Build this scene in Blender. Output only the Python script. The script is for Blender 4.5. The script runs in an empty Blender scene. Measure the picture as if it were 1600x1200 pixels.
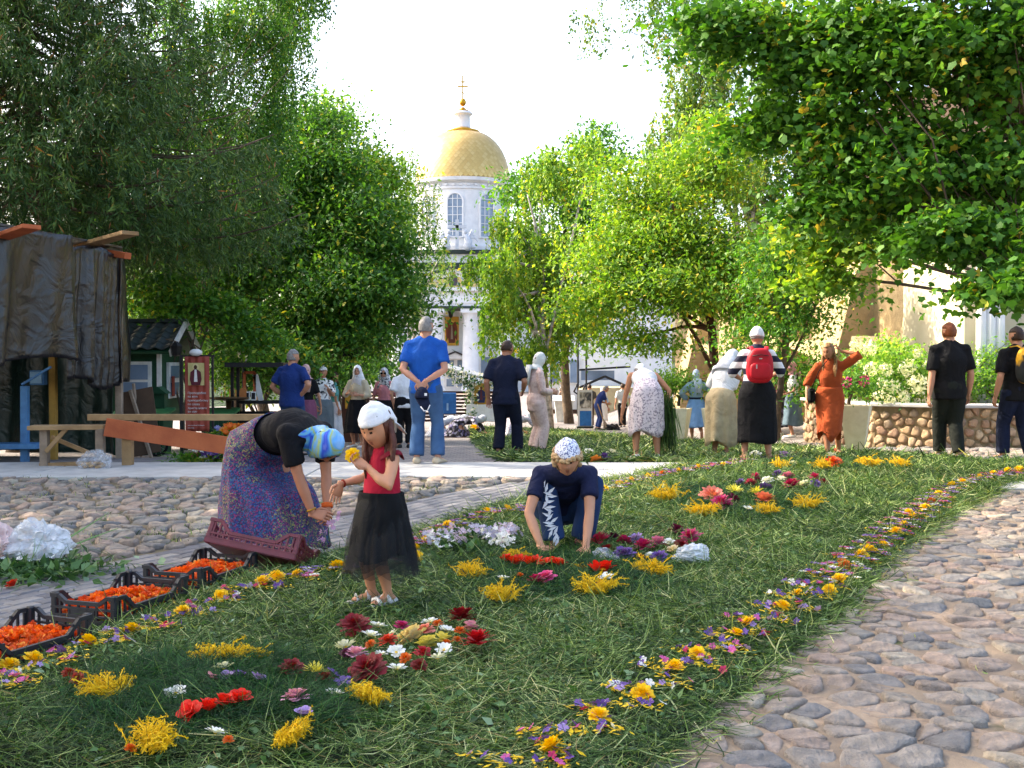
import bpy, bmesh, math, random
import numpy as np
from mathutils import Vector, Matrix
R = math.radians
rng = np.random.default_rng(7)
random.seed(7)
sc = bpy.context.scene
col = sc.collection

# ---------------------------------------------------------------- camera
CAM_Z, FPX = 1.25, 1700.0
PITCH = math.atan(35.0 / FPX)
cam_d = bpy.data.cameras.new('camera'); cam = bpy.data.objects.new('camera', cam_d); col.objects.link(cam)
cam.location = (0, 0, CAM_Z); cam.rotation_euler = (math.pi / 2 - PITCH, 0, 0)
cam_d.sensor_width = 36; cam_d.lens = 36 * FPX / 1600; cam_d.clip_start = .05; cam_d.clip_end = 1500
sc.camera = cam
# ---------------------------------------------------------------- light
SUN_EL, SUN_A = R(38), R(-20)         # sun from the left, somewhat ahead of the camera
SUN_DIR = Vector((-math.cos(SUN_EL) * math.cos(SUN_A), -math.cos(SUN_EL) * math.sin(SUN_A), math.sin(SUN_EL)))
world = bpy.data.worlds.new('World'); sc.world = world; world.use_nodes = True
wn = world.node_tree; bgn = wn.nodes['Background']
sky = wn.nodes.new('ShaderNodeTexSky'); sky.sky_type = 'NISHITA'; sky.sun_disc = False
sky.sun_elevation = SUN_EL; sky.sun_rotation = math.atan2(SUN_DIR.x, SUN_DIR.y)
sky.dust_density = 5.0; sky.air_density = 1.0; sky.ozone_density = 1.0
wn.links.new(sky.outputs[0], bgn.inputs[0]); bgn.inputs[1].default_value = .15
sd = bpy.data.lights.new('sun', 'SUN'); sd.energy = 2.2; sd.angle = R(.5); sd.color = (1, .93, .80)
sun = bpy.data.objects.new('sun', sd); col.objects.link(sun)
sun.rotation_euler = SUN_DIR.to_track_quat('Z', 'Y').to_euler()
sc.view_settings.view_transform = 'Standard'; sc.view_settings.look = 'None'
sc.view_settings.exposure = 2.35; sc.view_settings.gamma = 1; sc.view_settings.use_curve_mapping = False
sc.view_settings.use_white_balance = True; sc.view_settings.white_balance_temperature = 6900; sc.view_settings.white_balance_tint = 10
sc.cycles.max_bounces = 8; sc.cycles.diffuse_bounces = 4; sc.cycles.transparent_max_bounces = 8
sc.cycles.sample_clamp_indirect = 4

# ---------------------------------------------------------------- places
def gz(x, y):
    ys = [0, 13, 16.3, 17.5, 24, 40, 60, 120, 400]; zs = [0, 0, -.19, -.26, -.53, -1.25, -1.7, -1.8, -1.8]
    b = min(1, max(0, (x - 4.2) / 2.5)); b = b * b * (3 - 2 * b)
    return float(np.interp(y, ys, zs)) * (1 - .4 * b)
def ray(px, py):
    u, v = (px - 800) / FPX, (600 - py) / FPX
    return Vector((u, math.cos(PITCH) + v * math.sin(PITCH), -math.sin(PITCH) + v * math.cos(PITCH)))
def at(px, py, Y):
    d = ray(px, py); t = Y / d.y
    return Vector((d.x * t, Y, CAM_Z + d.z * t))
def G(px, py):
    d = ray(px, py); lo, hi = 1.0, 300.0
    for _ in range(50):
        m = (lo + hi) / 2
        if CAM_Z + d.z / d.y * m > gz(d.x / d.y * m, m): lo = m
        else: hi = m
    return Vector((d.x / d.y * lo, lo, gz(d.x / d.y * lo, lo)))
def sn(P, freq, seed=0, octv=3):
    P = np.asarray(P, float); r = np.random.default_rng(seed + 991); out = np.zeros(len(P)); a = 1.0
    for o in range(octv):
        for _ in range(3):
            k = r.normal(size=3); k /= np.linalg.norm(k)
            out += a * np.sin(P @ k * freq * 6.283 + r.uniform(0, 6.28)) / 3
        freq *= 2.1; a *= .5
    return out

# ---------------------------------------------------------------- materials
def new_mat(name):
    m = bpy.data.materials.new(name); m.use_nodes = True
    nt = m.node_tree; return m, nt, nt.nodes['Principled BSDF']
def c4(c): return (c[0], c[1], c[2], 1)
def hx(s):
    v = [int(s[i:i + 2], 16) / 255 for i in (0, 2, 4)]
    return tuple(x / 12.92 if x <= .04045 else ((x + .055) / 1.055) ** 2.4 for x in v)
def coord(nt, kind='Object'):
    return nt.nodes.new('ShaderNodeTexCoord').outputs[kind]
def noise(nt, vec, scale, detail=4, rough=.6):
    n = nt.nodes.new('ShaderNodeTexNoise'); n.inputs['Scale'].default_value = scale
    n.inputs['Detail'].default_value = detail; n.inputs['Roughness'].default_value = rough
    nt.links.new(vec, n.inputs['Vector']); return n.outputs['Fac']
def ramp(nt, fac, stops, interp='LINEAR'):
    r = nt.nodes.new('ShaderNodeValToRGB'); cr = r.color_ramp; cr.interpolation = interp
    while len(cr.elements) < len(stops): cr.elements.new(.5)
    for e, (p, c) in zip(cr.elements, stops): e.position = p; e.color = c4(c)
    nt.links.new(fac, r.inputs[0]); return r.outputs[0]
def mixc(nt, fac, a, b, mode='MIX'):
    n = nt.nodes.new('ShaderNodeMix'); n.data_type = 'RGBA'; n.blend_type = mode
    for s, v in ((n.inputs['Factor'], fac), (n.inputs['A'], a), (n.inputs['B'], b)):
        if hasattr(v, 'links'): nt.links.new(v, s)
        else: s.default_value = v if isinstance(v, float) else c4(v)
    return n.outputs['Result']
def bump(nt, b, h, strength=.3, dist=.01):
    n = nt.nodes.new('ShaderNodeBump'); n.inputs['Strength'].default_value = strength
    n.inputs['Distance'].default_value = dist; nt.links.new(h, n.inputs['Height'])
    nt.links.new(n.outputs[0], b.inputs['Normal'])
_mc = {}
def mat(name, c, c2=None, rough=.8, ns=8, bs=0, bstr=.3, bd=.01, metal=0, spec=.3, sheen=0):
    k = (name, c, c2, rough, ns, bs, metal)
    if k in _mc: return _mc[k]
    m, nt, b = new_mat(name); co = coord(nt)
    c2 = c2 or tuple(x * .72 for x in c)
    f = ramp(nt, noise(nt, co, ns), [(.3, c2), (.7, c)])
    nt.links.new(f, b.inputs['Base Color'])
    b.inputs['Roughness'].default_value = rough; b.inputs['Metallic'].default_value = metal
    b.inputs['Specular IOR Level'].default_value = spec
    if sheen: b.inputs['Sheen Weight'].default_value = sheen
    if bs: bump(nt, b, noise(nt, co, bs, 5), bstr, bd)
    _mc[k] = m; return m
def fab(c, c2=None, rough=.9):                      # plain cloth
    k = ('fab', c, c2, rough)
    if k in _mc: return _mc[k]
    m, nt, b = new_mat('cloth'); co = coord(nt); c2 = c2 or tuple(x * .82 for x in c)
    nt.links.new(ramp(nt, noise(nt, co, 6), [(.3, c2), (.7, c)]), b.inputs['Base Color']); b.inputs['Roughness'].default_value = rough; b.inputs['Specular IOR Level'].default_value = .2
    n = nt.nodes.new('ShaderNodeTexNoise'); n.inputs['Scale'].default_value = 5.5; n.inputs['Detail'].default_value = 5; n.inputs['Distortion'].default_value = 1.6; nt.links.new(co, n.inputs['Vector'])
    bump(nt, b, n.outputs['Fac'], .55, .05); _mc[k] = m; return m
def attr_mat(name, stops, rough=.7, transl=0, spec=.3, ns=0, bs=0, bstr=.3, bd=.004):
    """colour picked per piece from the float attribute v"""
    m, nt, b = new_mat(name); a = nt.nodes.new('ShaderNodeAttribute'); a.attribute_name = 'v'
    c = ramp(nt, a.outputs['Fac'], stops)
    if ns:
        co = coord(nt); n = ramp(nt, noise(nt, co, ns, 6), [(.3, (.62,) * 3), (.7, (1.18,) * 3)])
        c = mixc(nt, 1.0, c, n, 'MULTIPLY')
    if bs: bump(nt, b, noise(nt, coord(nt), bs, 6), bstr, bd)
    nt.links.new(c, b.inputs['Base Color']); b.inputs['Roughness'].default_value = rough
    b.inputs['Specular IOR Level'].default_value = spec
    if transl:
        t = nt.nodes.new('ShaderNodeBsdfTranslucent'); mx = nt.nodes.new('ShaderNodeMixShader')
        tc = mixc(nt, 1.0, c, (1.5, 1.45, .6), 'MULTIPLY')
        nt.links.new(tc, t.inputs[0]); mx.inputs[0].default_value = transl
        nt.links.new(b.outputs[0], mx.inputs[1]); nt.links.new(t.outputs[0], mx.inputs[2])
        nt.links.new(mx.outputs[0], nt.nodes['Material Output'].inputs[0])
    return m

# ---------------------------------------------------------------- mesh helpers
class Geo:
    def __init__(s): s.v = []; s.f = []; s.m = []; s.n = 0; s.a = []
    def add(s, v, f, m=0, a=0.5):
        v = np.asarray(v, float).reshape(-1, 3)
        s.v.append(v); off = s.n
        s.f += [tuple(int(i) + off for i in q) for q in f]; s.m += [m] * len(f); s.n += len(v)
        s.a.append(np.full(len(v), a)); return s
    def V(s): return np.vstack(s.v) if s.v else np.zeros((0, 3))
    def T(s, M):                                       # transform everything so far
        A = np.array(M.to_3x3()); t = np.array(M.translation)
        s.v = [x @ A.T + t for x in s.v]; return s
    def join(s, o, m=0):
        return s.add(o.V(), o.f, m)
def build(name, V, F, mats, mi=None, parent=None, smooth=True, loc=None, attr=None):
    me = bpy.data.meshes.new(name)
    if isinstance(F, np.ndarray):
        k = F.shape[1]; me.vertices.add(len(V)); me.vertices.foreach_set('co', np.asarray(V, np.float32).ravel())
        me.loops.add(F.size); me.loops.foreach_set('vertex_index', F.astype(np.int32).ravel())
        me.polygons.add(len(F)); me.polygons.foreach_set('loop_start', np.arange(0, F.size, k, dtype=np.int32))
        me.update(calc_edges=True)
    else:
        me.from_pydata([tuple(x) for x in np.asarray(V).tolist()], [], F)
    for m in (mats if isinstance(mats, (list, tuple)) else [mats]): me.materials.append(m)
    if mi is not None: me.polygons.foreach_set('material_index', np.asarray(mi, np.int32))
    if smooth: me.polygons.foreach_set('use_smooth', np.ones(len(me.polygons), bool))
    if attr is not None:
        at_ = me.attributes.new('v', 'FLOAT', 'POINT'); at_.data.foreach_set('value', np.asarray(attr, np.float32))
    me.update()
    o = bpy.data.objects.new(name, me); col.objects.link(o)
    if parent: o.parent = parent
    if loc is not None: o.location = loc
    return o
def obj(name, g, mats, parent=None, smooth=False, loc=None):
    return build(name, g.V(), g.f, mats, g.m, parent, smooth, loc, np.concatenate(g.a) if g.a else None)
def auto(o, ang=35):                                   # smooth with sharp edges kept
    o.data.set_sharp_from_angle(angle=R(ang)); return o
def tag(o, label=None, cat=None, group=None, kind=None):
    if label: o['label'] = label
    if cat: o['category'] = cat
    if group: o['group'] = group
    if kind: o['kind'] = kind
    return o
def empty(name, loc, rz=0, label=None, cat=None, group=None):
    o = bpy.data.objects.new(name, None); col.objects.link(o); o.empty_display_size = .2
    o.location = loc; o.rotation_euler = (0, 0, rz); return tag(o, label, cat, group)
def copy_tree(o, parent=None):
    c = o.copy(); col.objects.link(c); c.parent = parent
    for ch in o.children: copy_tree(ch, c)
    return c
def box(cx, cy, cz, sx, sy, sz, M=None, bev=0):
    x, y, z = sx / 2, sy / 2, sz / 2
    if bev:
        V = []; b = min(bev, x * .9, y * .9, z * .9)
        for i in (-1, 1):
            for j in (-1, 1):
                for k in (-1, 1):
                    V += [(i * (x - b), j * (y - b), k * z), (i * (x - b), j * y, k * (z - b)), (i * x, j * (y - b), k * (z - b))]
        def I(i, j, k, t): return (((i > 0) * 2 + (j > 0)) * 2 + (k > 0)) * 3 + t
        F = []
        for s in (-1, 1):
            q = [(-1, -1), (1, -1), (1, 1), (-1, 1)]
            if s < 0: q = q[::-1]
            F.append([I(a, b_, s, 0) for a, b_ in q]); F.append([I(b_, s, a, 1) for a, b_ in q]); F.append([I(s, a, b_, 2) for a, b_ in q])
            for t in (-1, 1):
                F.append([I(-1, s, t, 0), I(1, s, t, 0), I(1, s, t, 1), I(-1, s, t, 1)])
                F.append([I(s, -1, t, 0), I(s, 1, t, 0), I(s, 1, t, 2), I(s, -1, t, 2)])
                F.append([I(s, t, -1, 1), I(s, t, 1, 1), I(s, t, 1, 2), I(s, t, -1, 2)])
        for i in (-1, 1):
            for j in (-1, 1):
                for k in (-1, 1): F.append([I(i, j, k, 0), I(i, j, k, 1), I(i, j, k, 2)])
    else:
        V = [(i * x, j * y, k * z) for i in (-1, 1) for j in (-1, 1) for k in (-1, 1)]
        F = [(0, 1, 3, 2), (4, 6, 7, 5), (0, 4, 5, 1), (2, 3, 7, 6), (0, 2, 6, 4), (1, 5, 7, 3)]
    V = np.array(V) 
    if M is not None: V = V @ np.array(M.to_3x3()).T
    return V + np.array((cx, cy, cz)), F
def bar(a, b, w, h, up=(0, 0, 1), bev=0):              # box from a to b
    a, b = Vector(a), Vector(b); d = b - a; L = d.length; d.normalize()
    u = Vector(up); s = d.cross(u)
    if s.length < 1e-3: s = d.cross(Vector((0, 1, 0)))
    s.normalize(); u = s.cross(d)
    M = Matrix((d, s, u)).transposed(); c = (a + b) / 2
    return box(c.x, c.y, c.z, L, w, h, M, bev)
def frames(P):
    P = [Vector(p) for p in P]; out = []
    for i in range(len(P)):
        t = (P[min(i + 1, len(P) - 1)] - P[max(i - 1, 0)]).normalized()
        if i == 0:
            u = Vector((1, 0, 0)) if abs(t.x) < .8 else Vector((0, 1, 0))
            s = (u - t * u.dot(t)).normalized()
        else: s = (s - t * s.dot(t)).normalized()
        out.append((t, s, t.cross(s)))
    return out
def tube(P, rad, n=8, cap=True, fr=None):
    """rad: list of r or (rx, ry); fr: optional list of (right, fwd)"""
    V = []; F = []; fs = frames(P); k = len(P)
    for i, p in enumerate(P):
        r = rad[i] if isinstance(rad, (list, tuple)) else rad
        rx, ry = r if isinstance(r, (list, tuple)) else (r, r)
        a, b = (fs[i][1], fs[i][2]) if fr is None else (Vector(fr[i][0]), Vector(fr[i][1]))
        for j in range(n):
            th = 2 * math.pi * j / n
            V.append(Vector(p) + a * (rx * math.cos(th)) + b * (ry * math.sin(th)))
    for i in range(k - 1):
        for j in range(n):
            F.append((i * n + j, i * n + (j + 1) % n, (i + 1) * n + (j + 1) % n, (i + 1) * n + j))
    if cap:
        F.append(tuple(range(n))[::-1]); F.append(tuple((k - 1) * n + j for j in range(n)))
    return np.array([tuple(v) for v in V]), F
def capsule(P, rad, n=10, fr=None):
    """tube with rounded ends"""
    P = [Vector(p) for p in P]; rad = [r if isinstance(r, tuple) else (r, r) for r in rad]
    a = (P[0] - P[1]).normalized(); b = (P[-1] - P[-2]).normalized(); r0, r1 = min(rad[0]), min(rad[-1])
    P2 = [P[0] + a * r0 * .95, P[0] + a * r0 * .6] + P + [P[-1] + b * r1 * .6, P[-1] + b * r1 * .95]
    sc_ = lambda r, k: (r[0] * k, r[1] * k)
    r2 = [sc_(rad[0], .3), sc_(rad[0], .8)] + rad + [sc_(rad[-1], .8), sc_(rad[-1], .3)]
    if fr: fr = [fr[0], fr[0]] + list(fr) + [fr[-1], fr[-1]]
    return tube(P2, r2, n, True, fr)
def ell(c, r, nu=12, nv=8, M=None):
    V = []; F = []
    for i in range(nv + 1):
        ph = math.pi * i / nv - math.pi / 2
        for j in range(nu):
            th = 2 * math.pi * j / nu
            V.append((r[0] * math.cos(ph) * math.cos(th), r[1] * math.cos(ph) * math.sin(th), r[2] * math.sin(ph)))
    for i in range(nv):
        for j in range(nu):
            a, b, c_, d = i * nu + j, i * nu + (j + 1) % nu, (i + 1) * nu + (j + 1) % nu, (i + 1) * nu + j
            F.append((a, b, c_) if i == nv - 1 else ((a, c_, d) if i == 0 else (a, b, c_, d)))
    V = np.array(V)
    if M is not None: V = V @ np.array(M.to_3x3()).T
    return V + np.array(tuple(c)), F
def lathe(prof, n=24, c=(0, 0, 0), cap=True):
    V = []; F = []
    for r, z in prof:
        for j in range(n):
            th = 2 * math.pi * j / n; V.append((c[0] + r * math.cos(th), c[1] + r * math.sin(th), c[2] + z))
    k = len(prof)
    for i in range(k - 1):
        for j in range(n): F.append((i * n + j, i * n + (j + 1) % n, (i + 1) * n + (j + 1) % n, (i + 1) * n + j))
    if cap: F.append(tuple(range(n))[::-1]); F.append(tuple((k - 1) * n + j for j in range(n)))
    return np.array(V), F
def prism(poly, y0, y1, axis='y'):                     # poly of (x,z), extruded along y
    n = len(poly); V = [(x, y0, z) for x, z in poly] + [(x, y1, z) for x, z in poly]
    F = [tuple(range(n)), tuple(range(n, 2 * n))[::-1]] + [(i, i + n, (i + 1) % n + n, (i + 1) % n) for i in range(n)]
    V = np.array(V, float)
    if axis == 'x': V = V[:, [1, 0, 2]]
    if axis == 'z': V = V[:, [0, 2, 1]]
    return V, F
def unit(A): return A / np.maximum(np.linalg.norm(A, axis=1, keepdims=True), 1e-9)
TPL = {
 'petal': (np.array([(0, .03, 0), (.35, .17, .03), (.78, .23, .02), (1, .09, -.04), (1, -.09, -.04), (.78, -.23, .02), (.35, -.17, .03), (0, -.03, 0)]), np.array([(0, 1, 7), (1, 6, 7), (1, 2, 6), (2, 5, 6), (2, 3, 5), (3, 4, 5)])),
 'leaf': (np.array([(0, 0, 0), (.38, .27, .07), (1, 0, -.06), (.38, -.27, .07)]), np.array([(0, 1, 2), (0, 2, 3)])),
 'maple': (np.array([(.38, 0, -.02), (0, 0, 0), (-.05, .33, 0), (.22, .30, .03), (.42, .58, .0), (.60, .24, .04), (1, 0, -.08),
                     (.60, -.24, .04), (.42, -.58, 0), (.22, -.30, .03), (-.05, -.33, 0)])[[1, 2, 4, 5, 6, 7, 8, 10]],
           np.array([(0, 1, 2), (0, 2, 3), (0, 3, 5), (3, 4, 5), (0, 5, 6), (0, 6, 7)])),
 'needle': (np.array([(0, 0, 0), (.5, .075, .0), (1, 0, 0), (.5, -.075, .0)]), np.array([(0, 1, 2), (0, 2, 3)])),
}
def cards(P, D, N, size, tpl='leaf'):
    T, F = TPL[tpl]; D = unit(D); S = unit(np.cross(N, D)); N = np.cross(D, S)
    size = np.broadcast_to(np.asarray(size, float), (len(P),))[:, None, None]
    V = P[:, None, :] + size * (T[None, :, 0:1] * D[:, None] + T[None, :, 1:2] * S[:, None] + T[None, :, 2:3] * N[:, None])
    k = len(T); FF = (F[None] + (np.arange(len(P)) * k)[:, None, None]).reshape(-1, 3)
    return V.reshape(-1, 3), FF, k
def strands(P, dirs, L, w, curve=.3, seg=3, up=None, rg=rng):
    """ribbons lying or hanging; P (n,3), dirs (n,3)"""
    n = len(P); d = unit(dirs); L = np.broadcast_to(L, (n,)); w = np.broadcast_to(w, (n,))
    bend = rg.normal(size=(n, 3)) * curve
    up = rg.normal(size=(n, 3)) * .5 + np.array((0, 0, 1)) if up is None else up
    V = np.zeros((n, seg + 1, 2, 3))
    for i in range(seg + 1):
        t = i / seg; c = P + d * (L * t)[:, None] + bend * (L * (t - .5) ** 2)[:, None]
        tan = unit(d + bend * 2 * (t - .5)); s = unit(np.cross(tan, up)) * (w * (1 if i < seg else .3) * (1 if i else .6))[:, None] / 2
        V[:, i, 0] = c - s; V[:, i, 1] = c + s
    b = (np.arange(n) * (seg + 1) * 2)[:, None]
    F = np.concatenate([np.stack([b[:, 0] + 2 * i, b[:, 0] + 2 * i + 1, b[:, 0] + 2 * i + 3, b[:, 0] + 2 * i + 2], 1)[:, None] for i in range(seg)], 1).reshape(-1, 4)
    return V.reshape(-1, 3), F, (seg + 1) * 2
# ---------------------------------------------------------------- ground
def pip(x, y, poly):
    c = False; n = len(poly)
    for i in range(n):
        x1, y1 = poly[i]; x2, y2 = poly[i - 1]
        if (y1 > y) != (y2 > y) and x < (x2 - x1) * (y - y1) / (y2 - y1) + x1: c = not c
    return c
def gp(*pts): return [tuple(G(*p).xy) for p in pts]
def ground_mat():
    m, nt, b = new_mat('earth'); co = coord(nt)
    n1 = noise(nt, co, .8, 6); n2 = noise(nt, co, 14, 8, .7); n3 = noise(nt, co, 2.2, 4)
    sand = ramp(nt, n2, [(.25, hx('6a5a4c')), (.55, hx('a08a74')), (.8, hx('b8a288'))])
    moss = ramp(nt, n2, [(.3, hx('2c3018')), (.7, hx('565a30'))])
    c = mixc(nt, ramp(nt, n3, [(.54, (0,) * 3), (.64, (1,) * 3)]), sand, moss)
    nt.links.new(c, b.inputs['Base Color']); b.inputs['Roughness'].default_value = .95
    bump(nt, b, noise(nt, co, 40, 8, .75), .6, .02); return m
def sheet(name, xs, ys, dz, m, f=None):
    V = []; nx = len(xs)
    for y in ys:
        for x in xs: V.append((x, y, gz(x, y) + dz + (f(x, y) if f else 0)))
    F = np.array([(j * nx + i, j * nx + i + 1, (j + 1) * nx + i + 1, (j + 1) * nx + i) for j in range(len(ys) - 1) for i in range(nx - 1)])
    return tag(build(name, V, F, m), kind='structure')
M_EARTH = ground_mat()
sheet('ground', [-300, -80, -30, -12, -6, -3, 0, 2, 4, 5, 6, 7, 9, 14, 30, 80, 300], [-60, -10, 0, 3, 6, 9, 13, 14, 15, 16.3, 17.5, 20, 24, 30, 40, 60, 90, 120, 200, 400, 900], 0, M_EARTH)
# plaza of small grey pavers beyond the strip
def paving_mat():
    m, nt, b = new_mat('plaza_paving'); co = coord(nt)
    mp = nt.nodes.new('ShaderNodeMapping'); nt.links.new(co, mp.inputs[0]); mp.inputs['Rotation'].default_value = (0, 0, .12)
    br = nt.nodes.new('ShaderNodeTexBrick'); nt.links.new(mp.outputs[0], br.inputs[0])
    for k, v in (('Scale', 1), ('Mortar Size', .012), ('Brick Width', .26), ('Row Height', .16), ('Bias', 0), ('Mortar Smooth', .3)): br.inputs[k].default_value = v
    br.inputs['Color1'].default_value = c4(hx('8b8482')); br.inputs['Color2'].default_value = c4(hx('6f6a6c')); br.inputs['Mortar'].default_value = c4(hx('453f3a'))
    n = noise(nt, co, 1.3, 6, .65)
    c = mixc(nt, 1.0, br.outputs['Color'], ramp(nt, n, [(.3, (.7,) * 3), (.7, (1.2, 1.15, 1.1))]), 'MULTIPLY')
    nt.links.new(c, b.inputs['Base Color']); b.inputs['Roughness'].default_value = .85
    h = nt.nodes.new('ShaderNodeMath'); h.operation = 'MULTIPLY_ADD'; h.inputs[1].default_value = -1
    nt.links.new(br.outputs['Fac'], h.inputs[0]); nt.links.new(noise(nt, co, 9, 5), h.inputs[2])
    bump(nt, b, h.outputs[0], .5, .02); return m
sheet('plaza', [-22, -12, -6, -3, 0, 2, 4, 5, 6, 7, 9, 14, 22], [13.0, 14, 15, 16.3, 17.5, 20, 24, 30, 40, 60, 100], .006, paving_mat())
# pale concrete strip crossing in front of the plaza
M_CONC = mat('concrete', hx('b9b7b4'), hx('9c9a98'), .85, ns=3, bs=50, bstr=.2)
strip = empty('concrete_strip', (0, 0, 0)); strip['kind'] = 'structure'
for x0, x1 in ((-8.4, -5.2), (-5.19, -2.2), (-2.19, .9), (.91, 3.4)):
    sl = obj('slab', Geo().add(*box(0, 0, 0, x1 - x0 - .01, 1.62, .06, bev=.008)), M_CONC, strip, loc=((x0 + x1) / 2, 12.28 + random.uniform(-.01, .01), .008))
a_, b_ = G(1525, 766), G(1600, 766)
obj('slab', Geo().add(*box(0, 0, 0, 2.6, .62, .06, bev=.008)), M_CONC, strip, loc=(a_.x + 1.3, 10.75, .005))

# ---------------------------------------------------------------- cobbles
def cells(poly, sp, jit=.38, asp=1.0, drop=0):
    xs = [p[0] for p in poly]; ys = [p[1] for p in poly]; x0, x1, y0, y1 = min(xs), max(xs), min(ys), max(ys)
    nx, ny = int((x1 - x0) / sp) + 3, int((y1 - y0) / (sp * asp)) + 3; P = {}
    for j in range(-2, ny + 2):
        for i in range(-2, nx + 2):
            if random.random() < drop: continue
            P[i, j] = (x0 + (i + .5 * (j % 2) + random.uniform(-jit, jit)) * sp, y0 + (j + random.uniform(-jit, jit)) * sp * asp)
    out = []
    for (i, j), (cx, cy) in P.items():
        if not pip(cx, cy, poly): continue
        q = [(cx - sp * 2, cy - sp * 2), (cx + sp * 2, cy - sp * 2), (cx + sp * 2, cy + sp * 2), (cx - sp * 2, cy + sp * 2)]
        for dj in range(-2, 3):
            for di in range(-2, 3):
                if (di or dj) and (i + di, j + dj) in P:
                    ox, oy = P[i + di, j + dj]; mx, my = (cx + ox) / 2, (cy + oy) / 2; nx_, ny_ = ox - cx, oy - cy
                    r = []; n = len(q)
                    for k in range(n):
                        a, b = q[k], q[(k + 1) % n]
                        da = (a[0] - mx) * nx_ + (a[1] - my) * ny_; db = (b[0] - mx) * nx_ + (b[1] - my) * ny_
                        if da <= 0: r.append(a)
                        if (da < 0) != (db < 0): t = da / (da - db); r.append((a[0] + (b[0] - a[0]) * t, a[1] + (b[1] - a[1]) * t))
                    q = r
                    if len(q) < 3: break
            if len(q) < 3: break
        if len(q) > 2: out.append(((cx, cy), q))
    return out
def resample(q, n):
    L = [math.dist(q[i], q[(i + 1) % len(q)]) for i in range(len(q))]; T = sum(L); out = []; i = 0; acc = 0
    for k in range(n):
        d = T * k / n
        while d > acc + L[i] and i < len(q) - 1: acc += L[i]; i += 1
        t = (d - acc) / max(L[i], 1e-9); a, b = q[i], q[(i + 1) % len(q)]
        out.append((a[0] + (b[0] - a[0]) * t, a[1] + (b[1] - a[1]) * t))
    return out
def stone_geo(c, q, shrink, hgt, n=12):
    """dome of a field stone over its cell, in coordinates round c"""
    q = resample(q, n * 2); m = len(q)
    q = [((q[i - 1][0] + 2 * q[i][0] + q[(i + 1) % m][0]) / 4, (q[i - 1][1] + 2 * q[i][1] + q[(i + 1) % m][1]) / 4) for i in range(m)][::2]
    if random.random() < .5: q = [(x + random.gauss(0, .006), y + random.gauss(0, .006)) for x, y in q]
    ex, ey = random.uniform(.9, 1.02), random.uniform(.86, 1.0)
    q = [((x - c[0]) * shrink * ex * random.uniform(.86, 1.05), (y - c[1]) * shrink * ey * random.uniform(.86, 1.05)) for x, y in q]
    tx, ty = random.uniform(-.12, .12), random.uniform(-.12, .12)
    V = []; F = []
    for s, z in ((1.0, -.03), (.96, hgt * .55), (.86, hgt * .95), (.5, hgt * 1.0)):
        for x, y in q: V.append((x * s, y * s, z + (x * tx + y * ty) * (z > 0) + random.uniform(-.16, .16) * hgt))
    V.append((0, 0, hgt * 1.02))
    for r in range(3):
        for i in range(n): F.append((r * n + i, r * n + (i + 1) % n, (r + 1) * n + (i + 1) % n, (r + 1) * n + i))
    for i in range(n): F.append((3 * n + i, 3 * n + (i + 1) % n, 4 * n))
    return V, F
STOPS = [(0, hx('6e6d6e')), (.2, hx('8c847c')), (.4, hx('998b7e')), (.58, hx('a28c7e')), (.75, hx('82786e')), (.9, hx('aca08e')), (1, hx('66686a'))]
M_STONE = attr_mat('field_stone', STOPS, .8, ns=13, bs=20, bstr=.95, bd=.04, spec=.3)
def cobbles(root_name, poly, sp, shrink, hgt, limit, z=0, skip=None, key=None):
    root = empty(root_name, (0, 0, 0)); root['kind'] = 'structure'
    cs = [c for c in cells(poly, sp, .44, .85, .2) if not (skip and skip(*c[0]))]
    cs.sort(key=key or (lambda c: c[0][1])); rest = Geo(); near = 0
    for c, q in cs:
        zz = gz(*c) + z; h = hgt * random.uniform(.7, 1.25); V, F = stone_geo(c, q, shrink * random.uniform(.9, 1), h, 12 if near < limit else 9)
        v = random.random()
        if near < limit:
            obj('stone', Geo().add(V, F, a=v), M_STONE, root, True, (c[0], c[1], zz))
        else: rest.add(np.array(V) + (c[0], c[1], zz), F, a=v)
        near += 1
    if rest.n: tag(obj('stone', rest, M_STONE, root, True), kind='stuff')
    return root
EDGE_R = [(.30, 3.0), (.52, 3.4), (.94, 4.2), (1.65, 5.38), (2.46, 6.97), (3.72, 9.0), (5.26, 11.2), (6.9, 13.2)]     # right edge of the carpet
EDGE_L = [(-2.45, 3.3), (-2.05, 4.1), (-1.75, 5.6), (-1.36, 6.5), (-.78, 7.5), (-.16, 9.2), (.83, 10.9), (1.75, 12.4), (2.2, 13.1)]
def xr(y): return float(np.interp(y, [p[1] for p in EDGE_R], [p[0] for p in EDGE_R]))
def xl(y): return float(np.interp(y, [p[1] for p in EDGE_L], [p[0] for p in EDGE_L]))
cobbles('cobbled_lane', [(.15, 3.0), (1.9, 3.0), (4.9, 9.0), (5.9, 11.2), (5.0, 11.2), (3.4, 9.0), (2.1, 6.97), (1.3, 5.38), (.6, 4.2)], .145, 1.0, .016, 300)
LB = [(-3.5, 4.9), (-2.62, 6.4), (-2.06, 7.5), (-1.38, 8.8), (-.62, 10.3), (.25, 11.46)]                             # cobble / paver line
LANE2 = [(1.9, 3.0), (5.2, 3.0), (9.0, 9.0), (9.6, 12.9), (6.9, 12.9), (5.9, 11.2), (4.9, 9.0)]
cobbles('cobbled_lane', LANE2, .19, 1.0, .016, 0)
cobbles('cobbled_verge', [(-6.2, 11.44)] + LB[::-1] + [(-4.3, 4.9), (-5.0, 8.0)], .17, .95, .034, 300)
cobbles('cobbled_path', [(4.6, 13.6), (6.8, 13.6), (10.5, 17.6), (10.5, 20.5), (5.0, 20.5), (3.8, 18)], .26, .97, .03, 0, .004)
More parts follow.
